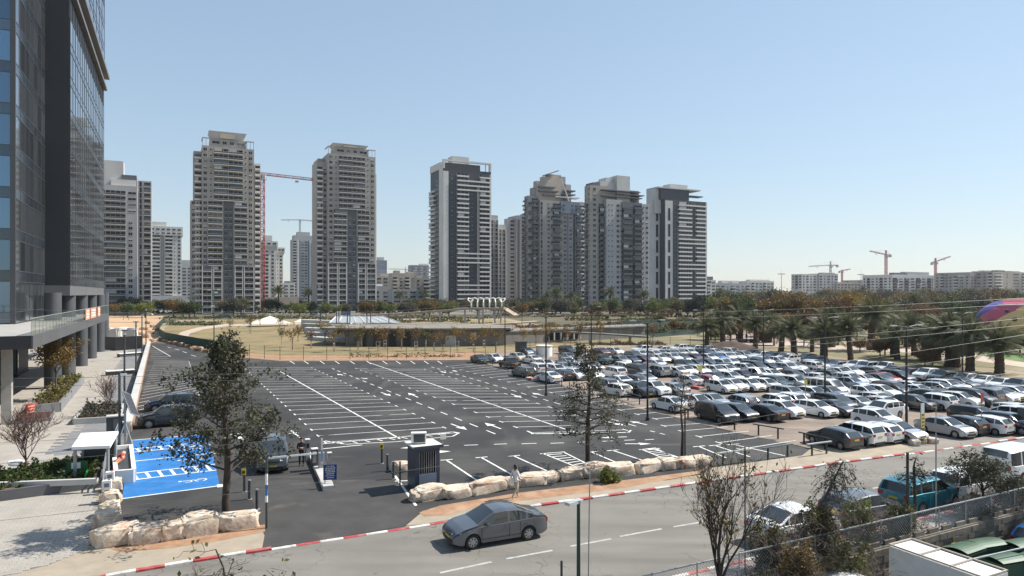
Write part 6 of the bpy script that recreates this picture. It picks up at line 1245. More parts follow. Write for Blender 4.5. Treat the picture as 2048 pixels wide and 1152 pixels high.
# ------------------------------------------------------------------ plaza furniture
def quad_wall(e, a, b, th, z0, z1, mat, name):
    a, b = Vector(a), Vector(b); d = (b - a).normalized(); n = Vector((-d.y, d.x, 0)) * th / 2
    return MB().prism([tuple((a - n).xy), tuple((b - n).xy), tuple((b + n).xy), tuple((a + n).xy)], z0, z1).build(name, mat, e)
PW = [(299, 690), (288, 735), (274, 795), (263, 845), (256, 866)]
ps = [G(*p) for p in PW]; e = thing('parapet_wall', 'low parapet wall with pale coping between plaza and car park', 'wall', ps[0]); o0 = ps[0]
for a, b in zip(ps, ps[1:]):
    d = (b - a).normalized(); off = Vector((d.y, -d.x, 0)) * .16
    quad_wall(e, a - o0, b - o0, .34, 0, .78, m_wallw, 'wall_segment'); L = (b - a).length; k = max(1, int(L / 2.4))
    quad_wall(e, a - o0 - off * 1.25, b - o0 - off * 1.25, .06, .02, .55, m_soil, 'soil_stained_face')
    for i in range(k): p0, p1 = a.lerp(b, (i + .012) / k) - o0, a.lerp(b, (i + .988) / k) - o0; quad_wall(e, p0 + off * .5, p1 + off * .5, .62, .78, .88, m_lgrey, 'coping_stone')
def planter(label, pts, h, th, wallm, soilm, plants=None, cat='planter', name='planter'):
    ps = [G(*p) for p in pts]; c = sum(ps, Vector()) / len(ps); e = thing(name, label, cat, (c.x, c.y, .02)); q = [p - c for p in ps]
    for a, b in zip(q, q[1:] + q[:1]): quad_wall(e, a, b, th, 0, h, wallm, 'planter_wall')
    MB().sheet([(p.x * .97, p.y * .97, h * .8) for p in q]).build('soil', soilm, e)
    if plants:
        seed, n, mat, hh, ls = plants; rng = np.random.default_rng(seed); pts3 = []; xs_ = [p.x for p in q]; ys_ = [p.y for p in q]
        while len(pts3) < 400:
            x, y = rng.uniform(min(xs_), max(xs_)), rng.uniform(min(ys_), max(ys_))
            if inpoly(x * 1.06, y * 1.06, q): pts3.append((x, y, h * .8 + abs(rng.normal(0, hh * .5))))
        o = ob('foliage', quads_mesh('foliage', leaf_quads(rng, np.array(pts3), n, hh * .12, ls), mat), e); o['kind'] = 'stuff'
    return e, c
m_mulch = M('mulch', (.07, .032, .022), .95, .25, 4, .8, 20); m_soild = M('dark_bed_soil', (.05, .036, .025), .95, .2, 3, .6, 15)
planter('raised grass planter with dark walls under the ochre tree', [(58, 830), (119, 824), (166, 766), (130, 764)], .85, .25, m_pavg, m_soild, (1, 2600, m_grassy, .7, .12))
planter('low bed of dark red mulch in front of the glass shopfront', [(22, 850), (100, 842), (108, 828), (48, 832)], .25, .15, m_pavg, m_mulch)
planter('pale walled planter of grey shrubs with a bare sapling', [(148, 850), (212, 846), (243, 838), (246, 818), (176, 818)], .5, .2, m_wallw, m_mulch, (2, 1800, m_lf_grey, .5, .10))
planter('long dark-walled hedge bed along the forecourt', [(-120, 1018), (0, 1003), (204, 975), (210, 925), (120, 938), (0, 962), (-120, 985)], .55, .2, m_concd, m_soild, (3, 9000, m_lf_green, .5, .09))
struct('soil_trench', [(-100, 1012), (0, 999), (120, 981), (140, 972), (100, 970), (0, 984), (-100, 998)], .5, m_soil)
MB().bar(G(-120, 975, .62), G(195, 962, .62), .25, .3).build('bed_edge', m_wallw); tag(bpy.data.objects['bed_edge'], 'pale edging stone along the soil trench of the hedge bed', 'kerb stone')
# trees on the plaza
TP = tree_meshes(301, 4.6, .07, 1.7, 2600, .10, m_lf_brown, m_barkg, clump=.2, spread=.5, levels=3, kids=4, up=.85); plant('ochre_tree', 'small ochre-leaved tree in the grass planter by the columns', 'tree', TP, G(112, 800) + Vector((0, 0, .7)), 0, 1.15)
TB = tree_meshes(302, 3.2, .05, .7, 0, .1, m_lf_brown, M('red_twig', (.10, .05, .04), .9, .2, 4), spread=.5, levels=3, kids=5, up=.8, twig_min=.008); plant('bare_sapling', 'bare many-stemmed sapling in the hedge bed at the left', 'tree', (TB[0], None), G(52, 960) + Vector((0, 0, .4)), 0, 1.15)
TB2 = tree_meshes(303, 2.6, .035, .4, 0, .1, m_lf_brown, bpy.data.materials['red_twig'], spread=.35, levels=2, kids=6, up=.9, twig_min=.008, lean=(.3, 0)); plant('bare_sapling', 'leaning bare sapling in the pale walled planter', 'tree', (TB2[0], None), G(208, 832) + Vector((0, 0, .4)), 0, 1.2)
# benches
for i, (x0, y0, x1, y1, de) in enumerate(((212, 752, 270, 748, 'nearer of the two on the plaza'), (238, 715, 288, 711, 'farther of the two on the plaza'))):
    a, b = G(x0, y0), G(x1, y1); c = (a + b) / 2; L = (b - a).length; e = thing('plaza_bench', f'long dark bench block with white top, {de}', 'bench', c, math.atan2((b - a).y, (b - a).x), 'plaza benches'); MB().box((0, .3, .28), (L - .1, .8, .56)).build('base', m_concd, e); MB().box((0, .3, .6), (L, 1.1, .09)).build('seat', m_white, e)
# white canopy with posts
cq = [G(143, 894, 2.3), G(162, 866, 2.3), G(237, 862, 2.3), G(220, 891, 2.3)]; c = sum(cq, Vector()) / 4; e = thing('canopy', 'flat white canopy roof on posts above the hedge bed', 'canopy', (c.x, c.y, .02)); q = [p - c for p in cq]
MB().prism([(p.x, p.y) for p in q], 2.12, 2.28).build('roof', m_white, e)
for p in q: MB().box((p.x * .86, p.y * .86, 1.05), (.12, .12, 2.13)).build('post', m_metal, e)
a, b = (q[1] + q[0]) / 2 * .8, (q[2] + q[3]) / 2 * .8; MB().bar(a + Vector((0, 0, .5)), b + Vector((0, 0, .5)), .5, .1).build('seat', m_concd, e)
MB().bar(q[1] * .9 + Vector((0, 0, 1.1)), q[2] * .9 + Vector((0, 0, 1.1)), .05, 1.7).build('back_panel', m_dgrey, e)
# stair balustrade
st = [G(206, 985), G(212, 940), G(240, 868)]; e = thing('balustrade', 'grey metal balustrade along the plaza steps beside the canopy', 'railing', st[1]); o0 = st[1]
for a, b in zip(st, st[1:]):
    for z in (.5, .8, 1.1): MB().bar(a - o0 + Vector((0, 0, z)), b - o0 + Vector((0, 0, z)), .05, .05).build('rail', m_galv, e)
    for i in range(6): p = a.lerp(b, i / 5) - o0; MB().box((p.x, p.y, .55), (.05, .05, 1.1)).build('post', m_galv, e)
# solar panel on a mast, poles
q = G(250, 892); e = thing('solar_mast', 'tilted solar panel on a grey mast beside the blue bays', 'solar panel', q, AX); MB().box((0, 0, 1.9), (.14, .14, 3.8)).build('mast', m_galv, e)
for s in (-1, 1):
    MB().bar((s * .5, -.3, 0), (.0, 0, 1.7), .05, .05).build('strut', m_galv, e); MB().bar((s * .5, .3, 0), (.0, 0, 1.5), .05, .05).build('strut', m_galv, e)
tl = Matrix.Rotation(R(-58), 3, 'X') @ Matrix.Rotation(R(32), 3, 'Y'); pn = MB().box((.35, -.22, 3.0), (1.05, 2.0, .05), R(28), 0, Matrix.Rotation(R(48), 3, 'X') @ Matrix.Rotation(R(38), 3, 'Y')).build('panel_frame', m_galv, e)
for i in range(3):
    for j in range(5):
        mt = Matrix.Rotation(R(28), 3, 'Z') @ Matrix.Rotation(R(48), 3, 'X') @ Matrix.Rotation(R(38), 3, 'Y'); c = mt @ Vector(((i - 1) * .325, (j - 2) * .385, .03)) + Vector((.35, -.22, 3.0)); MB().box(c, (.30, .36, .012), R(28), 0, Matrix.Rotation(R(48), 3, 'X') @ Matrix.Rotation(R(38), 3, 'Y')).build('solar_cell', m_slate, pn)
q = G(239, 895); e = thing('camera_pole', 'dark steel camera pole beside the solar panel', 'pole', q, AX); MB().cyl((0, 0, 0), .085, 5.3, 10).build('shaft', m_dgrey, e); MB().box((.25, 0, 5.1), (.4, .12, .14)).build('camera', m_offw, e); MB().cyl((0, 0, 5.3), .1, .04, 10).build('cap', m_dgrey, e)
# low walls, enclosure
q = [G(226, 916), G(262, 912), G(268, 965), G(232, 968)]; c = sum(q, Vector()) / 4; e = thing('utility_pit', 'white-edged open enclosure with dark inside, left of the blue bays', 'enclosure', (c.x, c.y, .02)); qq = [p - c for p in q]
for a, b in zip(qq, qq[1:] + qq[:1]): quad_wall(e, a, b, .22, 0, .75, m_white, 'side_wall')
MB().sheet([(p.x, p.y, .06) for p in qq]).build('floor_plate', m_concd, e); MB().prism([(p.x * .86, p.y * .86) for p in qq], .1, .6).build('equipment_cover', m_dgrey, e)
q = G(232, 864); e = thing('electric_cabinet', 'dark cabinet with pale top beside the pale walled planter', 'cabinet', q, AX); MB().box((0, 0, .62), (1.25, .8, 1.24)).build('body', m_dgrey, e); MB().box((0, 0, 1.28), (1.32, .88, .08)).build('lid', m_wallw, e); MB().box((.1, -.41, .7), (.5, .02, .8)).build('door', m_concd, e)
for i, (x, y, mt, de) in enumerate(((220, 958, m_white, 'farther of the two on the boulders'), (214, 976, m_white, 'nearer of the two on the boulders'))):
    q = G(x, y, .8); e = thing('plastic_can', f'white plastic canister, {de}', 'canister', (q.x, q.y, .78), .4, 'canisters on the boulders'); MB().box((0, 0, .21), (.4, .3, .42)).build('body', mt, e); MB().cyl((.1, 0, .42), .05, .06, 8).build('cap', m_ored, e); MB().box((0, -.155, .2), (.22, .01, .2)).build('label', m_bluegr, e)
q = G(231, 950); e = thing('flag_roll', 'bundle of orange-red plastic mesh by the enclosure', 'site mesh', (q.x, q.y, .7)); MB().tube([(0, 0, 0), (.2, .25, .25), (.1, .7, .5)], [.13, .17, .1], 8).build('roll', m_ban, e); MB().tube([(.05, .3, .3), (.3, .3, .36)], .19, 8).build('tie', m_ored, e)
q = G(152, 972); e = thing('green_bench', 'small bright green swing bench with white notice on its back', 'bench', (q.x, q.y, .5), AX - .1); m_gr = M('bright_green', (.01, .26, .06), .5, .1, 3); MB().box((0, 0, .25), (1.1, .5, .07)).build('seat', m_gr, e); MB().box((0, .26, .55), (1.0, .07, .55)).build('backrest', M('deep_green', (.01, .10, .035), .5, .1, 3), e); MB().box((-.05, .22, .6), (.45, .02, .34)).build('notice', m_white, e)
for s in (-.48, .48): MB().box((s, 0, .11), (.07, .45, .22)).build('leg', m_gr, e)
q = G(64, 830); e = thing('plastic_barrier', 'red plastic site barrier leaning by the grass planter', 'barrier', q, AX + .9); MB().box((0, 0, .55), (1.1, .1, .95)).build('panel', m_ored, e)
for z in (.3, .55, .8): MB().box((0, -.06, z), (.9, .03, .09)).build('slot', m_ban, e)
for s in (-.45, .45): MB().box((s, 0, .05), (.12, .45, .1)).build('foot', m_ored, e)
q = G(33, 950); o = ob('white_bag', boulder_mesh(250, m_white), None, (q.x, q.y, .72), .3, scale=(.45, .26, .17)); tag(o, 'white sack lying on the hedge bed at the left', 'sack')
boulder('tan rubble slab leaning at the far end of the plaza', 196, 694, 3, 1.2, 1, 2, None)
# black covered site fence and rubble at the plaza end
fence('black covered site barrier at the far end of the plaza', [(192, 700), (230, 702), (284, 698)], 3, 2.6, 1, m_black, m_black)
for i, (x, y) in enumerate(((200, 690), (214, 689), (230, 690), (246, 689), (262, 690))): boulder(f'pale construction sack, {ORD[i]} from the left behind the black site barrier', x, y - 2, 3.2, 4.2, 1.6, i, 'sacks behind the site barrier', 0, [boulder_mesh(260 + i, m_pale)])
# ------------------------------------------------------------------ park buildings
m_raw = M('raw_concrete', (.22, .205, .185), .9, .15, .3, .2, 3); mix_layer(m_raw, (.14, .13, .12), .35, .5, .7, .6, stretch=(1, 1, .2)); m_deck = M('timber_deck', (.40, .31, .22), .85, .15, .6)
a = G(690, 692); b = G(1012, 691); e = thing('park_pavilion', 'long low concrete pavilion with flat roof terrace beyond the lawn', 'building', a); L = b - a
zt = 3.3
mb = MB(); pts = [Vector((0, 0, 0)), L * .33 + Vector((0, -1.0, 0)), L * .66 + Vector((0, -1.2, 0)), L]
for p, q in zip(pts, pts[1:]): mb.prism([tuple(p.xy), tuple(q.xy), (q.x, q.y + 1), (p.x, p.y + 1)], 0, zt)
mb.build('front_wall', m_raw, e)
rf = [(-6, 3), (-3.5, .2), (4, -1.2), (L.x * .33, L.y * .33 - 2.0), (L.x * .66, L.y * .66 - 2.2), (L.x + 1, L.y - .8), (L.x + 2, L.y + 10), (L.x * .6, 26), (L.x * .1, 24), (-5, 14)]
MB().prism(rf, zt, zt + .4).build('roof', M('planted_roof', (.17, .15, .115), .95, .2, .3, .5, 3, col2=(.26, .235, .20)), e)
n = 11
for i in range(n):
    f = (i + .3) / n
    if i in (1, 2, 3, 4):
        p = L * f; MB().box((p.x, p.y - 1.6, 1.35), (1.4, .3, 2.7)).build('doorway', m_black, e)
for f, wd, h, z, mt in ((.56, .0, 0, 0, m_midg), (.66, 2.2, 2.2, 1.1, m_wallw), (.80, 1.0, 1.4, 2.0, m_wallw)):
    if wd: p = L * f; MB().box((p.x, p.y - 1.75, z), (wd, .2, h)).build('wall_panel', mt, e)
MB().box((L.x * .52, L.y * .52 - 1.7, 2.2), (2.4, .2, 1.0)).build('louvre', m_midg, e)
g0 = P(672, 641, 165) - a; g1 = P(784, 641, 165) - a
MB().add([(g0.x, g0.y - 6, zt + .6), (g1.x + 3, g1.y - 6, zt + .6), (g1.x - 4, g1.y + 8, zt + 1.7), (g0.x - 2, g0.y + 8, zt + 1.7)], [(0, 1, 2, 3)]).build('skylight', M('skylight_glass', (.36, .38, .39), .45, .05, .3, spec=.3), e)
for i in range(9): f = i / 8; MB().bar((g0.x + (g1.x + 3 - g0.x) * f, g0.y - 6, zt + .66), (g0.x - 2 + (g1.x - 2 - g0.x) * f, g0.y + 8, zt + 1.76), .12, .12).build('skylight_bar', m_white, e)
for x in (710, 736, 740, 754, 758, 786, 792, 822): p = G(x, 662) - a; MB().box((p.x * 1.0, p.y * .3 + 4, zt + 2.0), (.18, .18, 3.4)).build('roof_post', m_dgrey, e)
# stepped seating left of it
for i in range(5):
    a1 = G(602 + i * 3, 656 + i * 6); b1 = G(700, 660 + i * 6.5); mb = MB(); mb.prism([tuple(a1.xy), tuple(b1.xy), (b1.x, b1.y + 3), (a1.x, a1.y + 3)], 0, 2.6 - i * .45); o = mb.build('seating_step', m_conc if i % 2 else m_lgrey); tag(o, f'curved concrete seating step, {ORD[i]} from the top left of the pavilion', 'seating step', 'seating steps')
# right-hand lower wing with windows
a = G(1010, 690); b = G(1290, 674); e = thing('park_pavilion', 'low concrete wing with square windows and railing by the pond', 'building', a); d = b - a
mb = MB(); mb.prism([(0, 0), (d.x, d.y), (d.x + 1, d.y + 8), (0, 8)], 0, 2.6); mb.build('wall', m_raw, e); MB().prism([(-.3, -.4), (d.x + .3, d.y - .4), (d.x + 1, d.y + 8.4), (-.3, 8.4)], 2.6, 2.9).build('roof', m_raw, e)
for i in range(5): p = d * (.28 + i * .045); MB().box((p.x, p.y - .1, 1.3), (1.7, .3, 1.5), math.atan2(d.y, d.x)).build('window', m_glaz, e); MB().box((p.x + 1.1, p.y - .12, 1.3), (.2, .36, 1.7), math.atan2(d.y, d.x)).build('window_pier', m_pale, e)
for i in range(22): p = d * (i / 21); MB().box((p.x, p.y + .2, 3.4), (.06, .06, 1.0)).build('railing_post', m_dgrey, e)
MB().bar((0, .2, 3.9), (d.x, d.y + .2, 3.9), .06, .06).build('handrail', m_dgrey, e)
# ramp bridge and pergola
def bar_thing(name, label, cat, pts, w_, h, mat, rail=None, piers=()):
    e = thing(name, label, cat, pts[0]); o0 = pts[0]
    for a, b in zip(pts, pts[1:]):
        MB().bar(a - o0, b - o0, w_, h).build('deck', mat, e)
        if rail:
            d = (b - a).normalized(); nn = Vector((-d.y, d.x, 0)) * (w_ / 2 - .1)
            for s in (-1, 1): MB().bar(a - o0 + nn * s + Vector((0, 0, 1.2)), b - o0 + nn * s + Vector((0, 0, 1.2)), .08, .08).build('handrail', rail, e)
            k = int((b - a).length / 3)
            for i in range(k + 1): p = a.lerp(b, i / max(1, k)) - o0 - nn; MB().box((p.x, p.y, p.z + .6), (.07, .07, 1.2)).build('rail_post', rail, e)
    for p in piers: q = p - o0; MB().tube([(q.x, q.y, -o0.z), (q.x, q.y, q.z)], .3, 8).build('pier', m_lgrey, e)
    return e
D_ = 235
bar_thing('footbridge', 'long pale ramp bridge rising to the white pergola', 'bridge', [P(660, 634, D_), P(800, 628, D_), P(945, 617, D_), P(1008, 617, D_), P(1032, 632, D_ - 3)], 3.2, .7, m_deck, m_metal, [P(x, y, D_) for x, y in ((740, 631), (820, 627), (880, 622), (930, 618), (958, 617), (966, 617), (990, 617), (1002, 617))])
c = P(973, 617, D_); e = thing('pergola', 'white steel pergola of bent hexagonal ribs above the footbridge', 'pergola', c); zb = .4; w2 = 33 * D_ / FPX
rib = []
for i in range(6):
    x = -w2 * .92 + i * w2 * 1.84 / 5
    mb = MB(); mb.tube([(x, -1.5, zb), (x, -1.5, 2.2), (x * .9, -.6, 3.4), (x * .9, .6, 3.4), (x, 1.5, 2.2), (x, 1.5, zb)], .22, 6); mb.build('rib', m_white, e)
for y, z in ((-.6, 3.4), (.6, 3.4), (-1.5, 2.2), (1.5, 2.2)):
    mb = MB(); pts = []
    for i in range(11): x = -w2 * .92 + i * w2 * .184; pts.append((x, y, z + ((1.25 if abs(y) > 1 else .3) if i % 2 else -.05)))
    mb.tube(pts, .2, 6); mb.build('zigzag_beam', m_white, e)
for s in (-1, 1): mb = MB(); mb.tube([(s * w2 * .95, -1.5, 2.2), (s * w2 * 1.12, -1, 3.0), (s * w2 * 1.1, 0, 3.6), (s * w2 * .95, .6, 3.4)], .2, 6); mb.build('end_loop', m_white, e)
bar_thing('boardwalk', 'sunlit timber boardwalk reaching out over the pond', 'boardwalk', [P(905, 652, 200), P(1000, 648, 200), P(1075, 643, 205)], 4, .35, m_deck, None, [P(920, 652, 200), P(990, 649, 200), P(1060, 644, 204)])
bar_thing('pond_bridge', 'low grey bridge with railing along the near side of the pond', 'bridge', [P(1130, 664, 150), P(1210, 668, 146), P(1300, 674, 142)], 2.0, .3, m_raw, m_dgrey, [P(1180, 667, 147), P(1260, 671, 144)])
# white tents
for i, (x, y, wd, hh, de) in enumerate(((540, 652, 78, 14, 'larger, on the lawn edge'), (600, 650, 24, 6, 'smaller, right of the large one'))):
    q = G(x, y); r = wd / 2 * q.y / FPX; e = thing('marquee', f'cream pointed marquee tent, {de}', 'tent', q, AX); h0 = 1.0; h1 = h0 + hh * q.y / FPX
    MB().add([(-r, -r * .6, h0), (r, -r * .6, h0), (r, r * .6, h0), (-r, r * .6, h0), (0, 0, h1)], [(0, 1, 4), (1, 2, 4), (2, 3, 4), (3, 0, 4), (3, 2, 1, 0)]).build('roof', M('cream_fabric', (.74, .68, .52), .8, .05, .5), e)
    for sx in (-1, 1):
        for sy in (-1, 1): MB().box((sx * r * .95, sy * r * .56, h0 / 2), (.15, .15, h0)).build('pole', m_metal, e)
    MB().cyl((0, 0, h1 - .05), .08, .8, 6).build('finial', m_white, e)
# banner letters along the bridge foot
for i, (x, mt) in enumerate(((677, m_white), (686, m_bluegr), (696, m_blue), (706, m_white))):
    q = P(x, 627, 238); e = MB().box((0, 0, 0), (1.5, .25, 1.6)).build('letter_block', mt, None, q); tag(e, f'{("round white", "grey", "blue", "pale")[i]} standing letter block, {ORD[i]} from the left by the footbridge', 'sign letter', 'letter blocks by the footbridge')
# vehicles on the boulevard
make_car('parked_van', 'teal and red painted van on the boulevard left of the marquee', 'panel van', 'teal', tuple(P(452, 636, 300))[:2] + (.01,), 0.1, None)
for i, (x, d, c, t) in enumerate(((484, 300, 'dark grey', 'SUV'), (296, 330, 'white', 'estate car'), (505, 305, 'white', 'hatchback'), (755, 300, 'silver', 'sedan'), (628, 310, 'silver', 'hatchback'), (640, 305, 'white', 'sedan'))):
    make_car('boulevard_car', f'{c} {t} on the boulevard, {ORD[i]} listed of the far traffic' if False else f'{c} {t} far off on the boulevard {("right of the painted van", "below the grey white tower", "just left of the marquee", "below the housing blocks", "left of the letter blocks", "right beside the letter blocks")[i]}', t, c, tuple(P(x, 620, d))[:2] + (.01,), .05 if i % 2 else 3.2, 'traffic on the boulevard')
# coloured dome at the right edge: spherical cap with painted bands
q = G(2085, 690); e = thing('playground_dome', 'large domed playground hill painted in red, yellow and violet bands', 'playground dome', q); rw, hh = 13.0, 9.9
cols = [M('dome_violet', (.10, .075, .30), .7, .08, .6), M('dome_pink', (.52, .10, .14), .7, .08, .6), M('dome_red', (.22, .02, .05), .7, .08, .6), M('dome_yellow', (.72, .48, .2), .7, .06, .6), M('dome_dark', (.03, .03, .06), .7, .08, .6)]
nu, nv = 180, 56; vs_ = []; mbs = [MB() for _ in cols]
def dp(u, v): a = 2 * math.pi * u / nu; t = math.sin(v / nv * math.pi / 2); r = rw * t; return (r * math.cos(a), r * math.sin(a), hh * math.sqrt(max(0, 1 - t ** 4)) - .1)
for v in range(nv):
    for u in range(nu):
        x, y, z = dp(u + .5, v + .5); r_ = x * .797 - y * .605; t = z - .7 * r_
        k = 0 if t > 13.4 else 1 if t > 10.6 else 3
        if z > 9.0: k = 2 if r_ > -7 else 4
        mbs[k].add([dp(u, v), dp(u, v + 1), dp(u + 1, v + 1), dp(u + 1, v)], [(0, 1, 2, 3)])
for k, mb in enumerate(mbs):
    if mb.v: mb.build('painted_band', cols[k], e, smooth=True)
for i, (u, v) in enumerate(((110, 32), (115, 38), (105, 40), (122, 36), (100, 34), (118, 45))):
    x, y, z = dp(u, v); MB().tube([(x, y, z - .2), (x * 1.02, y * 1.02, z + .25)], [.5, .3], 6).build('climbing_hold', m_dgrey, e)
mb = MB(); mb.tube([(rw * .72 * math.cos(t), rw * .72 * math.sin(t), hh * .86) for t in [math.pi * (1.0 + i / 20) for i in range(21)]], .09, 6); mb.build('rim_rail', m_white, e)
# picnic shelter posts in the square and people in the park are built with the people
for i in range(9):
    x = 1462 + i * 10; q = G(x, 682 + (i % 3)); o = MB().cyl((0, 0, 0), .05, 2.6, 6).build('shade_post', m_dgrey, None, q); tag(o, f'thin dark shade-sail post, {ORD[i]} from the left in the park square', 'post', 'shade posts in the park square')
for i in range(3):
    q = G(1485 + i * 24, 685); e = thing('picnic_table', f'dark picnic table, {ORD[i]} from the left in the park square', 'table', q, AX, 'picnic tables'); MB().box((0, 0, .74), (1.8, .8, .06)).build('top', m_dgrey, e)
    for s in (-1, 1): MB().box((0, s * .75, .44), (1.8, .28, .05)).build('bench', m_dgrey, e); MB().box((s * .7, 0, .37), (.08, 1.5, .72)).build('trestle', m_dgrey, e)
# ------------------------------------------------------------------ people
def person(label, loc, rz, joints, mats, hair=True, group=None, bag=None, head_turn=0.0):
    """one continuous skinned body; joints in metres, x right, y forward"""
    J = dict(pelvis=(0, 0, .95), waist=(0, 0, 1.1), chest=(0, .01, 1.32), neck=(0, .01, 1.47), headb=(0, .03, 1.54), head=(0, .03, 1.64), headt=(0, .02, 1.72),
             ls=(-.19, 0, 1.40), le=(-.24, -.02, 1.13), lw=(-.25, .06, .90), lh=(-.25, .09, .83), rs=(.19, 0, 1.40), re=(.24, -.02, 1.13), rw=(.25, .06, .90), rh=(.25, .09, .83),
             lhip=(-.10, 0, .90), lk=(-.11, .02, .50), la=(-.11, -.02, .09), lt=(-.11, .15, .03), rhip=(.10, 0, .90), rk=(.11, .02, .50), ra=(.11, -.02, .09), rt=(.11, .15, .03))
    J.update(joints)
    Rd = dict(pelvis=.155, waist=.135, chest=.165, neck=.06, headb=.075, head=.098, headt=.07, ls=.075, le=.052, lw=.038, lh=.04, rs=.075, re=.052, rw=.038, rh=.04, lhip=.10, lk=.066, la=.045, lt=.042, rhip=.10, rk=.066, ra=.045, rt=.042)
    E = [('pelvis', 'waist'), ('waist', 'chest'), ('chest', 'neck'), ('neck', 'headb'), ('headb', 'head'), ('head', 'headt'), ('chest', 'ls'), ('ls', 'le'), ('le', 'lw'), ('lw', 'lh'), ('chest', 'rs'), ('rs', 're'), ('re', 'rw'), ('rw', 'rh'),
         ('pelvis', 'lhip'), ('lhip', 'lk'), ('lk', 'la'), ('la', 'lt'), ('pelvis', 'rhip'), ('rhip', 'rk'), ('rk', 'ra'), ('ra', 'rt')]
    names = list(J); vs_ = [Vector(J[k]) for k in names]; rad = [Rd[k] for k in names]; ed = [(names.index(a), names.index(b)) for a, b in E]
    for w_, h_, sg in (('lw', 'lh', -1), ('rw', 'rh', 1)):     # five fingers from each palm
        hw, hp = Vector(J[w_]), Vector(J[h_]); d = (hp - hw).normalized(); side = Vector((0, 1, 0)) - d * d.y; side.normalize(); hi = names.index(h_)
        for k, (o, L) in enumerate(((-.03, .06), (-.01, .075), (.01, .08), (.03, .07), (.045, .05))):
            b = hp + side * o + d * .02; c = b + d * L * .55 + side * (.02 if k == 4 else 0); t = c + d * L * .45 + Vector((-sg * .015, 0, 0)); i0 = len(vs_); vs_ += [b, c, t]; rad += [.012, .010, .008]; ed += [(hi, i0), (i0, i0 + 1), (i0 + 1, i0 + 2)]
    me = bpy.data.meshes.new('body'); me.from_pydata([tuple(v) for v in vs_], ed, []); tmp = bpy.data.objects.new('tmp_body', me); COL.objects.link(tmp)
    sk = tmp.modifiers.new('skin', 'SKIN')
    for i, r in enumerate(rad): sv = me.skin_vertices[0].data[i]; sv.radius = (r, r * (.78 if names[i % len(names)] in ('chest', 'waist', 'pelvis') and i < len(names) else 1)); sv.use_root = (i == 0)
    ss = tmp.modifiers.new('sub', 'SUBSURF'); ss.levels = 2; ss.render_levels = 2
    dg = bpy.context.evaluated_depsgraph_get(); bmesh_ = bpy.data.meshes.new_from_object(tmp.evaluated_get(dg)); bpy.data.objects.remove(tmp)
    for m_ in mats: bmesh_.materials.append(m_)       # 0 skin 1 top 2 trousers 3 shoes
    hl, hr = Vector(J['lh']), Vector(J['rh']); hz = J['pelvis'][2]
    for p in bmesh_.polygons:
        c = p.center; p.use_smooth = True
        if (c - hl).length < .11 or (c - hr).length < .11 or c.z > J['neck'][2] - .01: k = 0
        elif c.z > hz - .06 or abs(c.x) > .2 and c.z > .75 : k = 1
        elif c.z > .11: k = 2
        else: k = 3
        p.material_index = k
    e = thing('person', label, 'person', loc, rz, group); o = ob('body', bmesh_, e)
    hd = Vector(J['head']); mb = MB()
    if hair:
        bm = bmesh.new(); bmesh.ops.create_uvsphere(bm, u_segments=14, v_segments=10, radius=.118)
        for v in bm.verts:
            if v.co.y > .045 and v.co.z < .035: v.co.y = .045; v.co.x *= .85
            if v.co.z < -.03: v.co.z = -.03 + (v.co.z + .03) * 1.6 if hair == 'long' else -.03 + (v.co.z + .03) * .4
        h2 = bpy.data.meshes.new('hair'); bm.to_mesh(h2); bm.free(); h2.materials.append(mats[4]); h2.polygons.foreach_set('use_smooth', [True] * len(h2.polygons)); ob('hair', h2, e, hd + Vector((0, -.02, .045)))
    MB().tube([hd + Vector((0, .09, .01)), hd + Vector((0, .125, -.012))], [.014, .018], 6).build('nose', mats[0], e)
    for s in (-1, 1): MB().box(hd + Vector((s * .036, .093, .03)), (.026, .012, .012)).build('eye', m_black, e); MB().box(hd + Vector((s * .1, .0, .005)), (.02, .045, .06)).build('ear', mats[0], e)
    MB().box(hd + Vector((0, .09, -.05)), (.045, .012, .01)).build('mouth', m_ored, e)
    return e
m_hair = M('black_hair', (.012, .01, .009), .6, .1, 20); m_navyc = M('dark_jacket', (.02, .02, .024), .85, .1, 10); m_blackc = M('black_trousers', (.012, .012, .014), .85, .1, 10); m_shoe = M('shoes', (.03, .03, .03), .6, .1, 8)
m_wtop = M('white_blouse', (.68, .68, .67), .85, .06, 8); m_khaki = M('beige_trousers', (.36, .31, .24), .85, .08, 8); m_wshoe = M('pale_shoes', (.5, .48, .45), .6, .1, 8)
q = G(603, 932); person('guard in dark clothes standing beside the ticket column, arms folded', (q.x, q.y, .012), R(200), dict(le=(-.26, .04, 1.15), lw=(-.06, .2, 1.16), lh=(.02, .23, 1.18), re=(.26, .04, 1.13), rw=(.06, .2, 1.10), rh=(-.02, .22, 1.1)), [m_skin, m_navyc, m_blackc, m_shoe, m_hair])
q = G(1031, 998); person('woman in a white blouse and beige trousers walking right on the pavement', (q.x, q.y, .03), R(-50), dict(lk=(-.10, .22, .53), la=(-.10, .20, .11), lt=(-.10, .36, .06), rk=(.10, -.02, .50), ra=(.10, -.30, .15), rt=(.10, -.20, .03), le=(-.24, -.12, 1.15), lw=(-.25, -.02, .94), lh=(-.25, .02, .87), re=(.24, .06, 1.14), rw=(.2, .24, 1.02), rh=(.19, .3, .99)), [m_skin, m_wtop, m_khaki, m_wshoe, m_hair], 'long')
e = thing('shoulder_bag', 'pale shoulder bag hanging at the walking woman\u2019s side'.replace('\u2019s', ''), 'bag', (q.x - .22, q.y - .16, .85), R(-50)); MB().box((0, 0, .14), (.1, .3, .28)).build('pouch', m_offw, e); MB().tube([(0, -.13, .27), (.1, 0, .62), (0, .13, .27)], .012, 5).build('strap', m_beige, e)
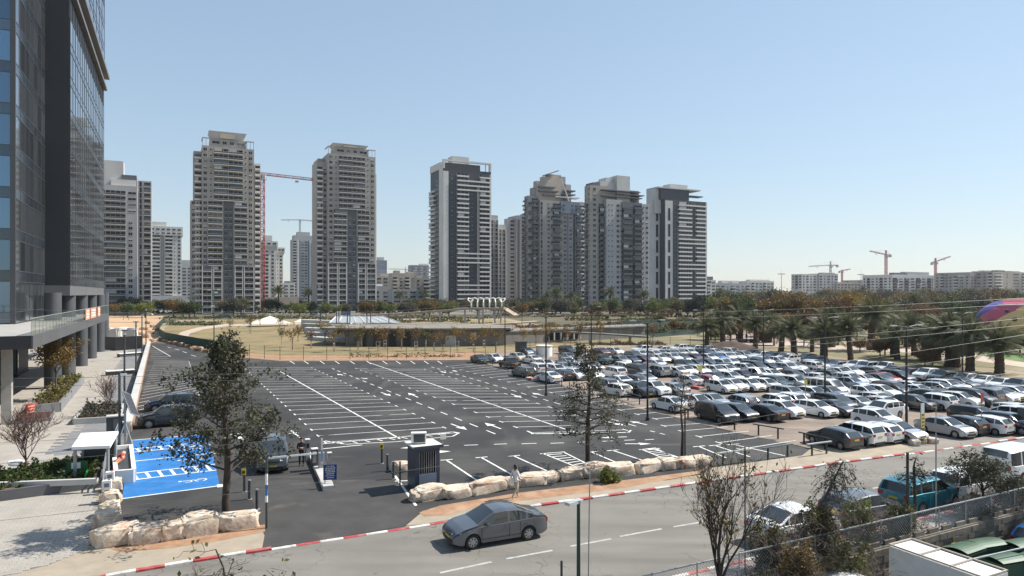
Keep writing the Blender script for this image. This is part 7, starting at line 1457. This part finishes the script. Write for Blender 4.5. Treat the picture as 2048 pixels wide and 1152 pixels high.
PPL = [(1457, 676, 'standing left in the park square'), (1473, 680, 'left of the picnic tables'), (1493, 682, 'between the picnic tables'), (1528, 684, 'right of the picnic tables')]
for x, y, de in PPL: q = G(x, y); person(f'small dark-clothed figure {de}', (q.x, q.y, .012), rp.random() * 6, {}, [m_skin, m_navyc, m_blackc, m_shoe, m_hair], group='people in the park square')
# ------------------------------------------------------------------ trees of the car park and roadside
BT = leader_tree(12, 8.3, .17, .24, 26, 2.5, .5, .45, 10500, .08, m_lf_dark, m_bark, clump=.15, droop=.0, levels=2, kids=5, bend=.25)
plant('street_tree', 'dark-leaved tree with thick trunk left of the entrance lane', 'tree', BT, G(452, 1040), 1.1, 1.0)
MT = leader_tree(21, 7.7, .15, .26, 34, 2.1, .35, .1, 3600, .075, m_lf_dark, m_bark, clump=.12, droop=.09, levels=2, kids=4, bend=.15, tw=.008)
plant('street_tree', 'sparse drooping tree behind the boulders in the middle of the car park', 'tree', MT, G(1176, 938), .4, 1.0)
NT = leader_tree(31, 5.2, .09, .5, 14, .9, .3, .55, 240, .07, m_lf_dark, m_bark, clump=.1, droop=.0, levels=2, kids=3, tw=.008)
plant('street_tree', 'thin nearly leafless tree with forked trunk at the right end of the boulders', 'tree', NT, G(1364, 916), 0, 1.0)
MB().cyl((0, 0, 0), .05, 3.2, 6).build('tree_stake', m_bark, None, G(1370, 916)); tag(bpy.data.objects['tree_stake'], 'dark stake tied beside the thin roadside tree', 'stake')
o = ob('green_bush', bush_mesh(5, .55, .45, .8, 900, .09, m_lf_lime), None, G(1219, 966)); tag(o, 'small green bush growing in front of the boulders', 'bush')
# roadside trees on the near side: foot in the yard below the wall
def wy(px, off): k = (px - 1024) / FPX; q = WALL0 + U * off; Y = (q.y - q.x * .5) / (1 - k * .5); return Vector((k * Y, Y, 0))
def near_tree(label, px, off, ytop, seed, nleaf, lmat, z0=-1.4, **kw):
    q = wy(px, off); zt = HC - (ytop - HOR) * q.y / FPX; h = zt - z0; th = kw.pop('trunk', .45) * h; r = kw.pop('r', .08); me = tree_meshes(seed, h * .95, r, th, nleaf, kw.pop('ls', .07), lmat, kw.pop('bark', m_bark), clump=kw.pop('clump', .14), **kw)
    return plant('roadside_tree', label, 'tree', me, (q.x, q.y, z0), 0, 1.0)
near_tree('nearly bare roadside tree with a few brown leaves, left of the white sedan', 1440, -.7, 905, 501, 420, m_lf_brown, spread=.36, levels=3, kids=5, up=.9, trunk=.36, r=.09, decay=.6, twig_min=.006)
q0, q1 = wy(1592, .5), wy(1686, .5); q1.z = HC - (928 - HOR) * q1.y / FPX; e = thing('roadside_tree', 'leaning dead tree wrapped in creepers beside the white sedan', 'tree', (q0.x, q0.y, .1)); d = q1 - q0; mb = MB(); mb.tube([(0, 0, -.1), d * .5 + Vector((-.08, 0, 0)), d], [.075, .06, .035], 8, caps=False); rng = np.random.default_rng(77); tips = []
for i in range(150):
    f = rng.uniform(.25, 1.02); p = Vector(d) * f; a = rng.random() * 6.28; L = rng.uniform(.5, 1.5); v = Vector((math.cos(a) * .55, math.sin(a) * .55, .45)); pts = [p]
    for j in range(6): v = v + Vector((0, 0, -.32)) + Vector(rng.normal(0, .1, 3)); p = p + v.normalized() * L / 6; pts.append(p.copy())
    mb.tube(pts, [.013, .011, .010, .009, .008, .008, .007], 3, caps=False); tips += pts[2:]
ob('trunk', mb.mesh('trunk', m_barkg), e); ob('crown', quads_mesh('crown', leaf_quads(rng, np.array([list(t) for t in tips]), 1900, .06, .045), m_lf_grey), e)
near_tree('thin bare tree trunk with drooping twigs in front of the teal SUV', 1828, .9, 892, 503, 160, m_lf_grey, 0.1, spread=.85, levels=3, kids=4, up=-.1, droop=.22, trunk=.7, r=.07, decay=.6, twig_min=.007)
near_tree('dark dense twiggy tree in front of the white van at the right', 1966, .9, 878, 504, 4200, m_lf_dark, 0.1, spread=.5, levels=4, kids=4, up=.35, droop=.1, trunk=.3, r=.06, decay=.5, clump=.16, ls=.06, twig_min=.007)
near_tree('slender bare leader with wispy twigs rising from the bottom edge at left', 462, -.5, 985, 505, 120, m_lf_olive, -1.4, spread=.7, levels=2, kids=4, up=.1, trunk=.62, r=.045, decay=.6, twig_min=.006)
for i, (px, off, rx, h, mt, n, de) in enumerate(((1545, .4, 1.15, 2.3, m_lf_olive, 4600, 'left end of the overgrown fence'), (1640, .3, 1.25, 2.5, m_lf_olive, 5600, 'under the leaning dead tree'), (1720, .5, 1.2, 2.1, m_lf_lime, 4600, 'middle of the overgrown fence'), (1800, .5, 1.1, 1.7, m_lf_olive, 3600, 'in front of the teal SUV'), (1950, .5, 1.2, 1.5, m_lf_grey, 4200, 'under the dark twiggy tree'), (2020, .5, 1.4, 1.8, m_lf_grey, 5200, 'at the right edge below the van'), (1525, -.8, 1.2, 2.3, m_lf_grey, 4200, 'on the yard side, leftmost'), (1605, -.9, 1.3, 2.8, m_lf_brown, 5200, 'on the yard side below the white sedan'), (1690, -.8, 1.2, 2.6, m_lf_olive, 4600, 'on the yard side just left of the white container'))):
    q = wy(px, off); e = thing('overgrown_shrub', f'straggly {"light green" if mt is m_lf_lime else "brownish" if mt is m_lf_brown else "grey green" if mt is m_lf_grey else "olive"} shrub, {de}', 'shrub', (q.x, q.y, -.2 if off > 0 else -1.4), AX, "shrubs along the near fence")
    ob('foliage', bush_mesh(600 + i, rx * .8, .4, h, int(n * .8), .055, mt), e); rng = np.random.default_rng(650 + i); mb, _ = branches(rng, h * .95, .03, .2, spread=.6, levels=3, kids=5, up=.5, twig_min=.006, decay=.7); ob('stems', mb.mesh('stems', m_barkg), e)
# ------------------------------------------------------------------ retaining wall of stone blocks with a chain-link fence
m_stone = M('wall_stone', (.17, .145, .115), .9, .2, 1.5, .5, 10, rnd=.15)
wall = MB().box2((-22, -.16, -1.9), (70, .1, .22)).build('retaining_wall', M('mortar', (.16, .14, .115), .95, .1), None, WALL0, AX); tag(wall, 'stone retaining wall between the near pavement and the yard', 'wall')
bm_ = [MB().box((0, 0, 0), (.66, .12, .27)).mesh('stone_block', m_stone), MB().box((0, 0, 0), (.48, .14, .27)).mesh('stone_block', m_stone)]
for c in range(7):
    x = -6 + (.2 if c % 2 else 0); k = 0
    while x < 16: k += 1; m2 = bm_[(k + c) % 2]; L = .66 if m2 is bm_[0] else .48; ob('stone_block', m2, wall, (x + L / 2, -.165 + random.uniform(-.02, .01), -1.7 + c * .29)); x += L + .025
for i in range(24): ob('coping_stone', MB().box((0, 0, 0), (.97, .42, .1)).mesh('coping_stone', m_lgrey) if i == 0 else wall.children[-1].data, wall, (-7.5 + i * 1.0, -.02, .275))
fe = thing('chain_link_fence', 'rusty chain-link fence with top rail on the near wall', 'fence', WALL0 + Vector((0, 0, .3)), AX); fh = .95; pm = MB().cyl((0, 0, 0), .03, fh + .05, 6).mesh('post', m_galv)
for i in range(15): ob('post', pm, fe, (-13 + i * 2.0, 0, 0))
MB().bar((-13, 0, fh), (15, 0, fh), .045, .045).build('top_rail', m_galv, fe); mb = MB()
for i in range(14):
    x0 = -13 + i * 2.0; mb = MB(); sp = .14; k = -int(fh / sp)
    while k * sp < 2.0:
        for s in (0, 1):
            a0, a1 = k * sp, k * sp + fh; z0, z1 = 0., fh
            if a0 < 0: z0 = -a0; a0 = 0
            if a1 > 2: z1 = fh - (a1 - 2); a1 = 2
            if a1 > a0: mb.bar((x0 + (a0 if not s else 2 - a0), .0, z0), (x0 + (a1 if not s else 2 - a1), .0, z1), .008, .008)
        k += 1
    o = mb.build('wire_mesh', m_galv, fe); o['kind'] = 'stuff'
# ------------------------------------------------------------------ yard: bins, container, cars
m_bin = M('bin_green', (.035, .085, .05), .55, .12, 2); m_binl = M('bin_lid', (.06, .115, .07), .5, .15, 2)
def dumpster(label, x, y, rz):
    e = thing('waste_container', label, 'waste bin', (x, y, -1.4), rz, 'green waste containers'); w1, d1, h1 = .68, .5, 1.15
    mb = MB(); mb.add([(-w1*.85, -d1*.8, .2), (w1*.85, -d1*.8, .2), (w1*.85, d1*.8, .2), (-w1*.85, d1*.8, .2), (-w1, -d1, h1), (w1, -d1, h1), (w1, d1, h1), (-w1, d1, h1)], [(0, 1, 5, 4), (1, 2, 6, 5), (2, 3, 7, 6), (3, 0, 4, 7), (3, 2, 1, 0)]); mb.build('tub', m_bin, e)
    mb = MB(); n = 8
    for i in range(n):
        t0, t1 = i / n, (i + 1) / n; f = lambda t: (-d1 - .05 + t * (2 * d1 + .1), h1 + .05 + .17 * math.sin(math.pi * (.15 + .85 * t)))
        (y0, z0), (y1, z1) = f(t0), f(t1); mb.add([(-w1 - .05, y0, z0), (w1 + .05, y0, z0), (w1 + .05, y1, z1), (-w1 - .05, y1, z1)], [(0, 1, 2, 3)])
    mb.build('lid', m_binl, e); MB().box((0, 0, h1 + .02), (2 * w1 + .1, 2 * d1 + .08, .05)).build('rim', m_bin, e)
    for sx in (-1, 1):
        MB().tube([(sx * w1, 0, .8), (sx * (w1 + .16), 0, .8)], .03, 6).build('trunnion', m_galv, e)
        for sy in (-1, 1): MB().tube([(sx * w1 * .75, sy * d1 * .7 - .03, .1), (sx * w1 * .75, sy * d1 * .7 + .03, .1)], .1, 10).build('wheel', m_black, e)
for i, (t, off, de) in enumerate(((4.9, -1.1, 'by the wall, farthest left'), (6.4, -1.15, 'by the wall, second from the container'), (7.7, -1.9, 'in front of the blue car'), (5.2, -2.5, 'right beside the white container'), (6.6, -3.0, 'middle of the front line'), (8.2, -3.4, 'front right'))): p = wl(t, off); dumpster(f'green four-wheeled waste container {de}', p.x, p.y, AX + random.uniform(-.2, .2))
p = wl(.75, -1.0); e = thing('storage_container', 'white box trailer with brown roof rails in the yard', 'container', (p.x, p.y, -1.4), AX); mb = MB(); mb.box2((-.7, -3.6, .35), (.7, 0, 2.1)); mb.build('box', m_offw, e)
for x in (-.7, .7): MB().bar((x, -3.6, 2.17), (x, 0, 2.17), .05, .05).build('roof_rail', m_beige2, e)
for i in range(4): MB().bar((-.7, -i * 1.18 - .03, 2.17), (.7, -i * 1.18 - .03, 2.17), .05, .05).build('roof_cross_rail', m_beige2, e)
for i in range(3): MB().box((0, -.62 - i * 1.18, 2.11), (1.3, 1.1, .02)).build('roof_panel', m_white, e)
for sx in (-1, 1):
    for y in (-.9, -2.8): MB().tube([(sx * .5, y, .35), (sx * .68, y, .35)], .35, 14).build('wheel', m_tyre, e)
for t, off, ty, c, de in ((11.2, -1.5, 'hatchback', 'blue', 'blue hatchback parked in the yard behind the waste containers'), (13.2, -1.3, 'SUV', 'silver', 'silver car parked in the yard at the right edge behind the blue one'), (-2.4, -1.25, 'hatchback', 'white', 'white car roof just showing at the bottom edge below the wall')):
    p = wl(t, off); make_car('yard_car', de, ty, c, (p.x, p.y, -1.395), AX if t > 0 else AX, None, True)
MB().bar(wl(2, -2.4, .15) , wl(9.5, -3.2, .3), .05, .05).build('yard_rail', m_railw); tag(bpy.data.objects['yard_rail'], 'pale handrail crossing in front of the waste containers', 'railing')
q = wl(5.6, -.26, -.5); o = MB().box((0, 0, 0), (.3, .02, .3)).build('hazard_plate', m_yel, None, q, AX); tag(o, 'small yellow warning plate on the stone wall', 'sign')
# near lamp and poles
q = wy(1157, -.5); zt = HC - (1003 - HOR) * q.y / FPX; e = thing('lamp_post', 'near dark green lamp post with flat lamp head, bottom centre', 'lamp post', (q.x, q.y, -1.4), AX + math.pi); MB().tube([(0, 0, 0), (0, 0, zt + 1.35)], [.075, .055], 10).build('pole', m_dgreen, e, smooth=True, angle=R(40)); MB().box((.16, .0, zt + 1.4), (.62, .22, .09), .25).build('lamp_head', m_railw, e)
q = wy(1177, -.6); zt = HC - (948 - HOR) * q.y / FPX; e = thing('thin_pole', 'thin leaning metal pole right of the near lamp post', 'pole', (q.x, q.y, -1.4)); MB().tube([(-.05, 0, 0), (.04, 0, zt + 1.4)], .02, 6).build('shaft', m_metal, e); MB().cyl((.04, 0, zt + 1.4), .025, .03, 6).build('cap', m_metal, e)
q = wy(1123, -.4); zt = HC - (1122 - HOR) * q.y / FPX; o = MB().box((0, 0, (zt + 1.4) / 2), (.07, .07, zt + 1.4)).build('stub_post', m_dgrey, None, (q.x, q.y, -1.4)); tag(o, 'short dark post left of the near lamp, at the bottom edge', 'post')
for i, (px, yt, de) in enumerate(((1815, 905, 'dark square post in front of the teal SUV'), (1872, 868, 'thin grey pole left of the white SUV'), (1490, 892, 'thin pole in the nearly bare roadside tree'))):
    q = wy(px, .4); zt = HC - (yt - HOR) * q.y / FPX; o = MB().cyl((0, 0, 0), (.06, .03, .025)[i], zt - .1, 8).build('roadside_pole', (m_black, m_metal, m_dgrey)[i], None, (q.x, q.y, .1)); tag(o, de, 'pole')
# ------------------------------------------------------------------ overhead cables: spans along the road, hung between masts outside the picture
m_cable = M('cable', (.16, .155, .14), .5, .1, 1)
WIRES = [([(0, 617), (1024, 632), (2048, 596)], 26, 'topmost, at the height of the pergola'), ([(0, 639), (1024, 646), (2048, 608)], 26, 'second from the top'), ([(0, 757), (512, 746), (1400, 697), (2048, 636)], 24, 'third from the top'), ([(0, 775), (512, 758), (1400, 708), (2048, 650)], 24, 'fourth from the top'), ([(0, 888), (512, 848), (1100, 799), (1700, 724), (2048, 668)], 22, 'fifth from the top'), ([(0, 928), (512, 883), (1100, 822), (1787, 738), (2048, 696)], 22, 'second from the bottom'), ([(0, 1041), (512, 981), (780, 947), (1295, 869), (2048, 740)], 20, 'lowest, passing the booth')]
for pts, d, de in WIRES:
    xs_ = np.array([p[0] for p in pts], float); ys_ = np.array([p[1] for p in pts], float); co = np.polyfit(xs_, ys_, min(2, len(pts) - 1)); mb = MB(); P3 = []
    for px in range(-500, 2600, 70):
        dep = d / (1 - (px - 1024) / FPX * .12); P3.append(P(px, float(np.polyval(co, px)), dep))
    mb.tube(P3, .0058, 5); o = mb.build('overhead_cable', m_cable); tag(o, f'overhead cable crossing the whole picture, {de}', 'cable', 'overhead cables')
# ------------------------------------------------------------------ haze
m_hz = bpy.data.materials.new('haze_air'); m_hz.use_nodes = True; n = m_hz.node_tree.nodes; n.remove(n['Principled BSDF']); pv = n.new('ShaderNodeVolumePrincipled')
pv.inputs['Color'].default_value = (.80, .88, 1.0, 1); pv.inputs['Density'].default_value = .00008; pv.inputs['Anisotropy'].default_value = .35
m_hz.node_tree.links.new(pv.outputs[0], n['Material Output'].inputs['Volume'])
hz = MB().box2((-2600, -60, -3), (2600, 2600, 135)).build('haze', m_hz); hz['kind'] = 'stuff'
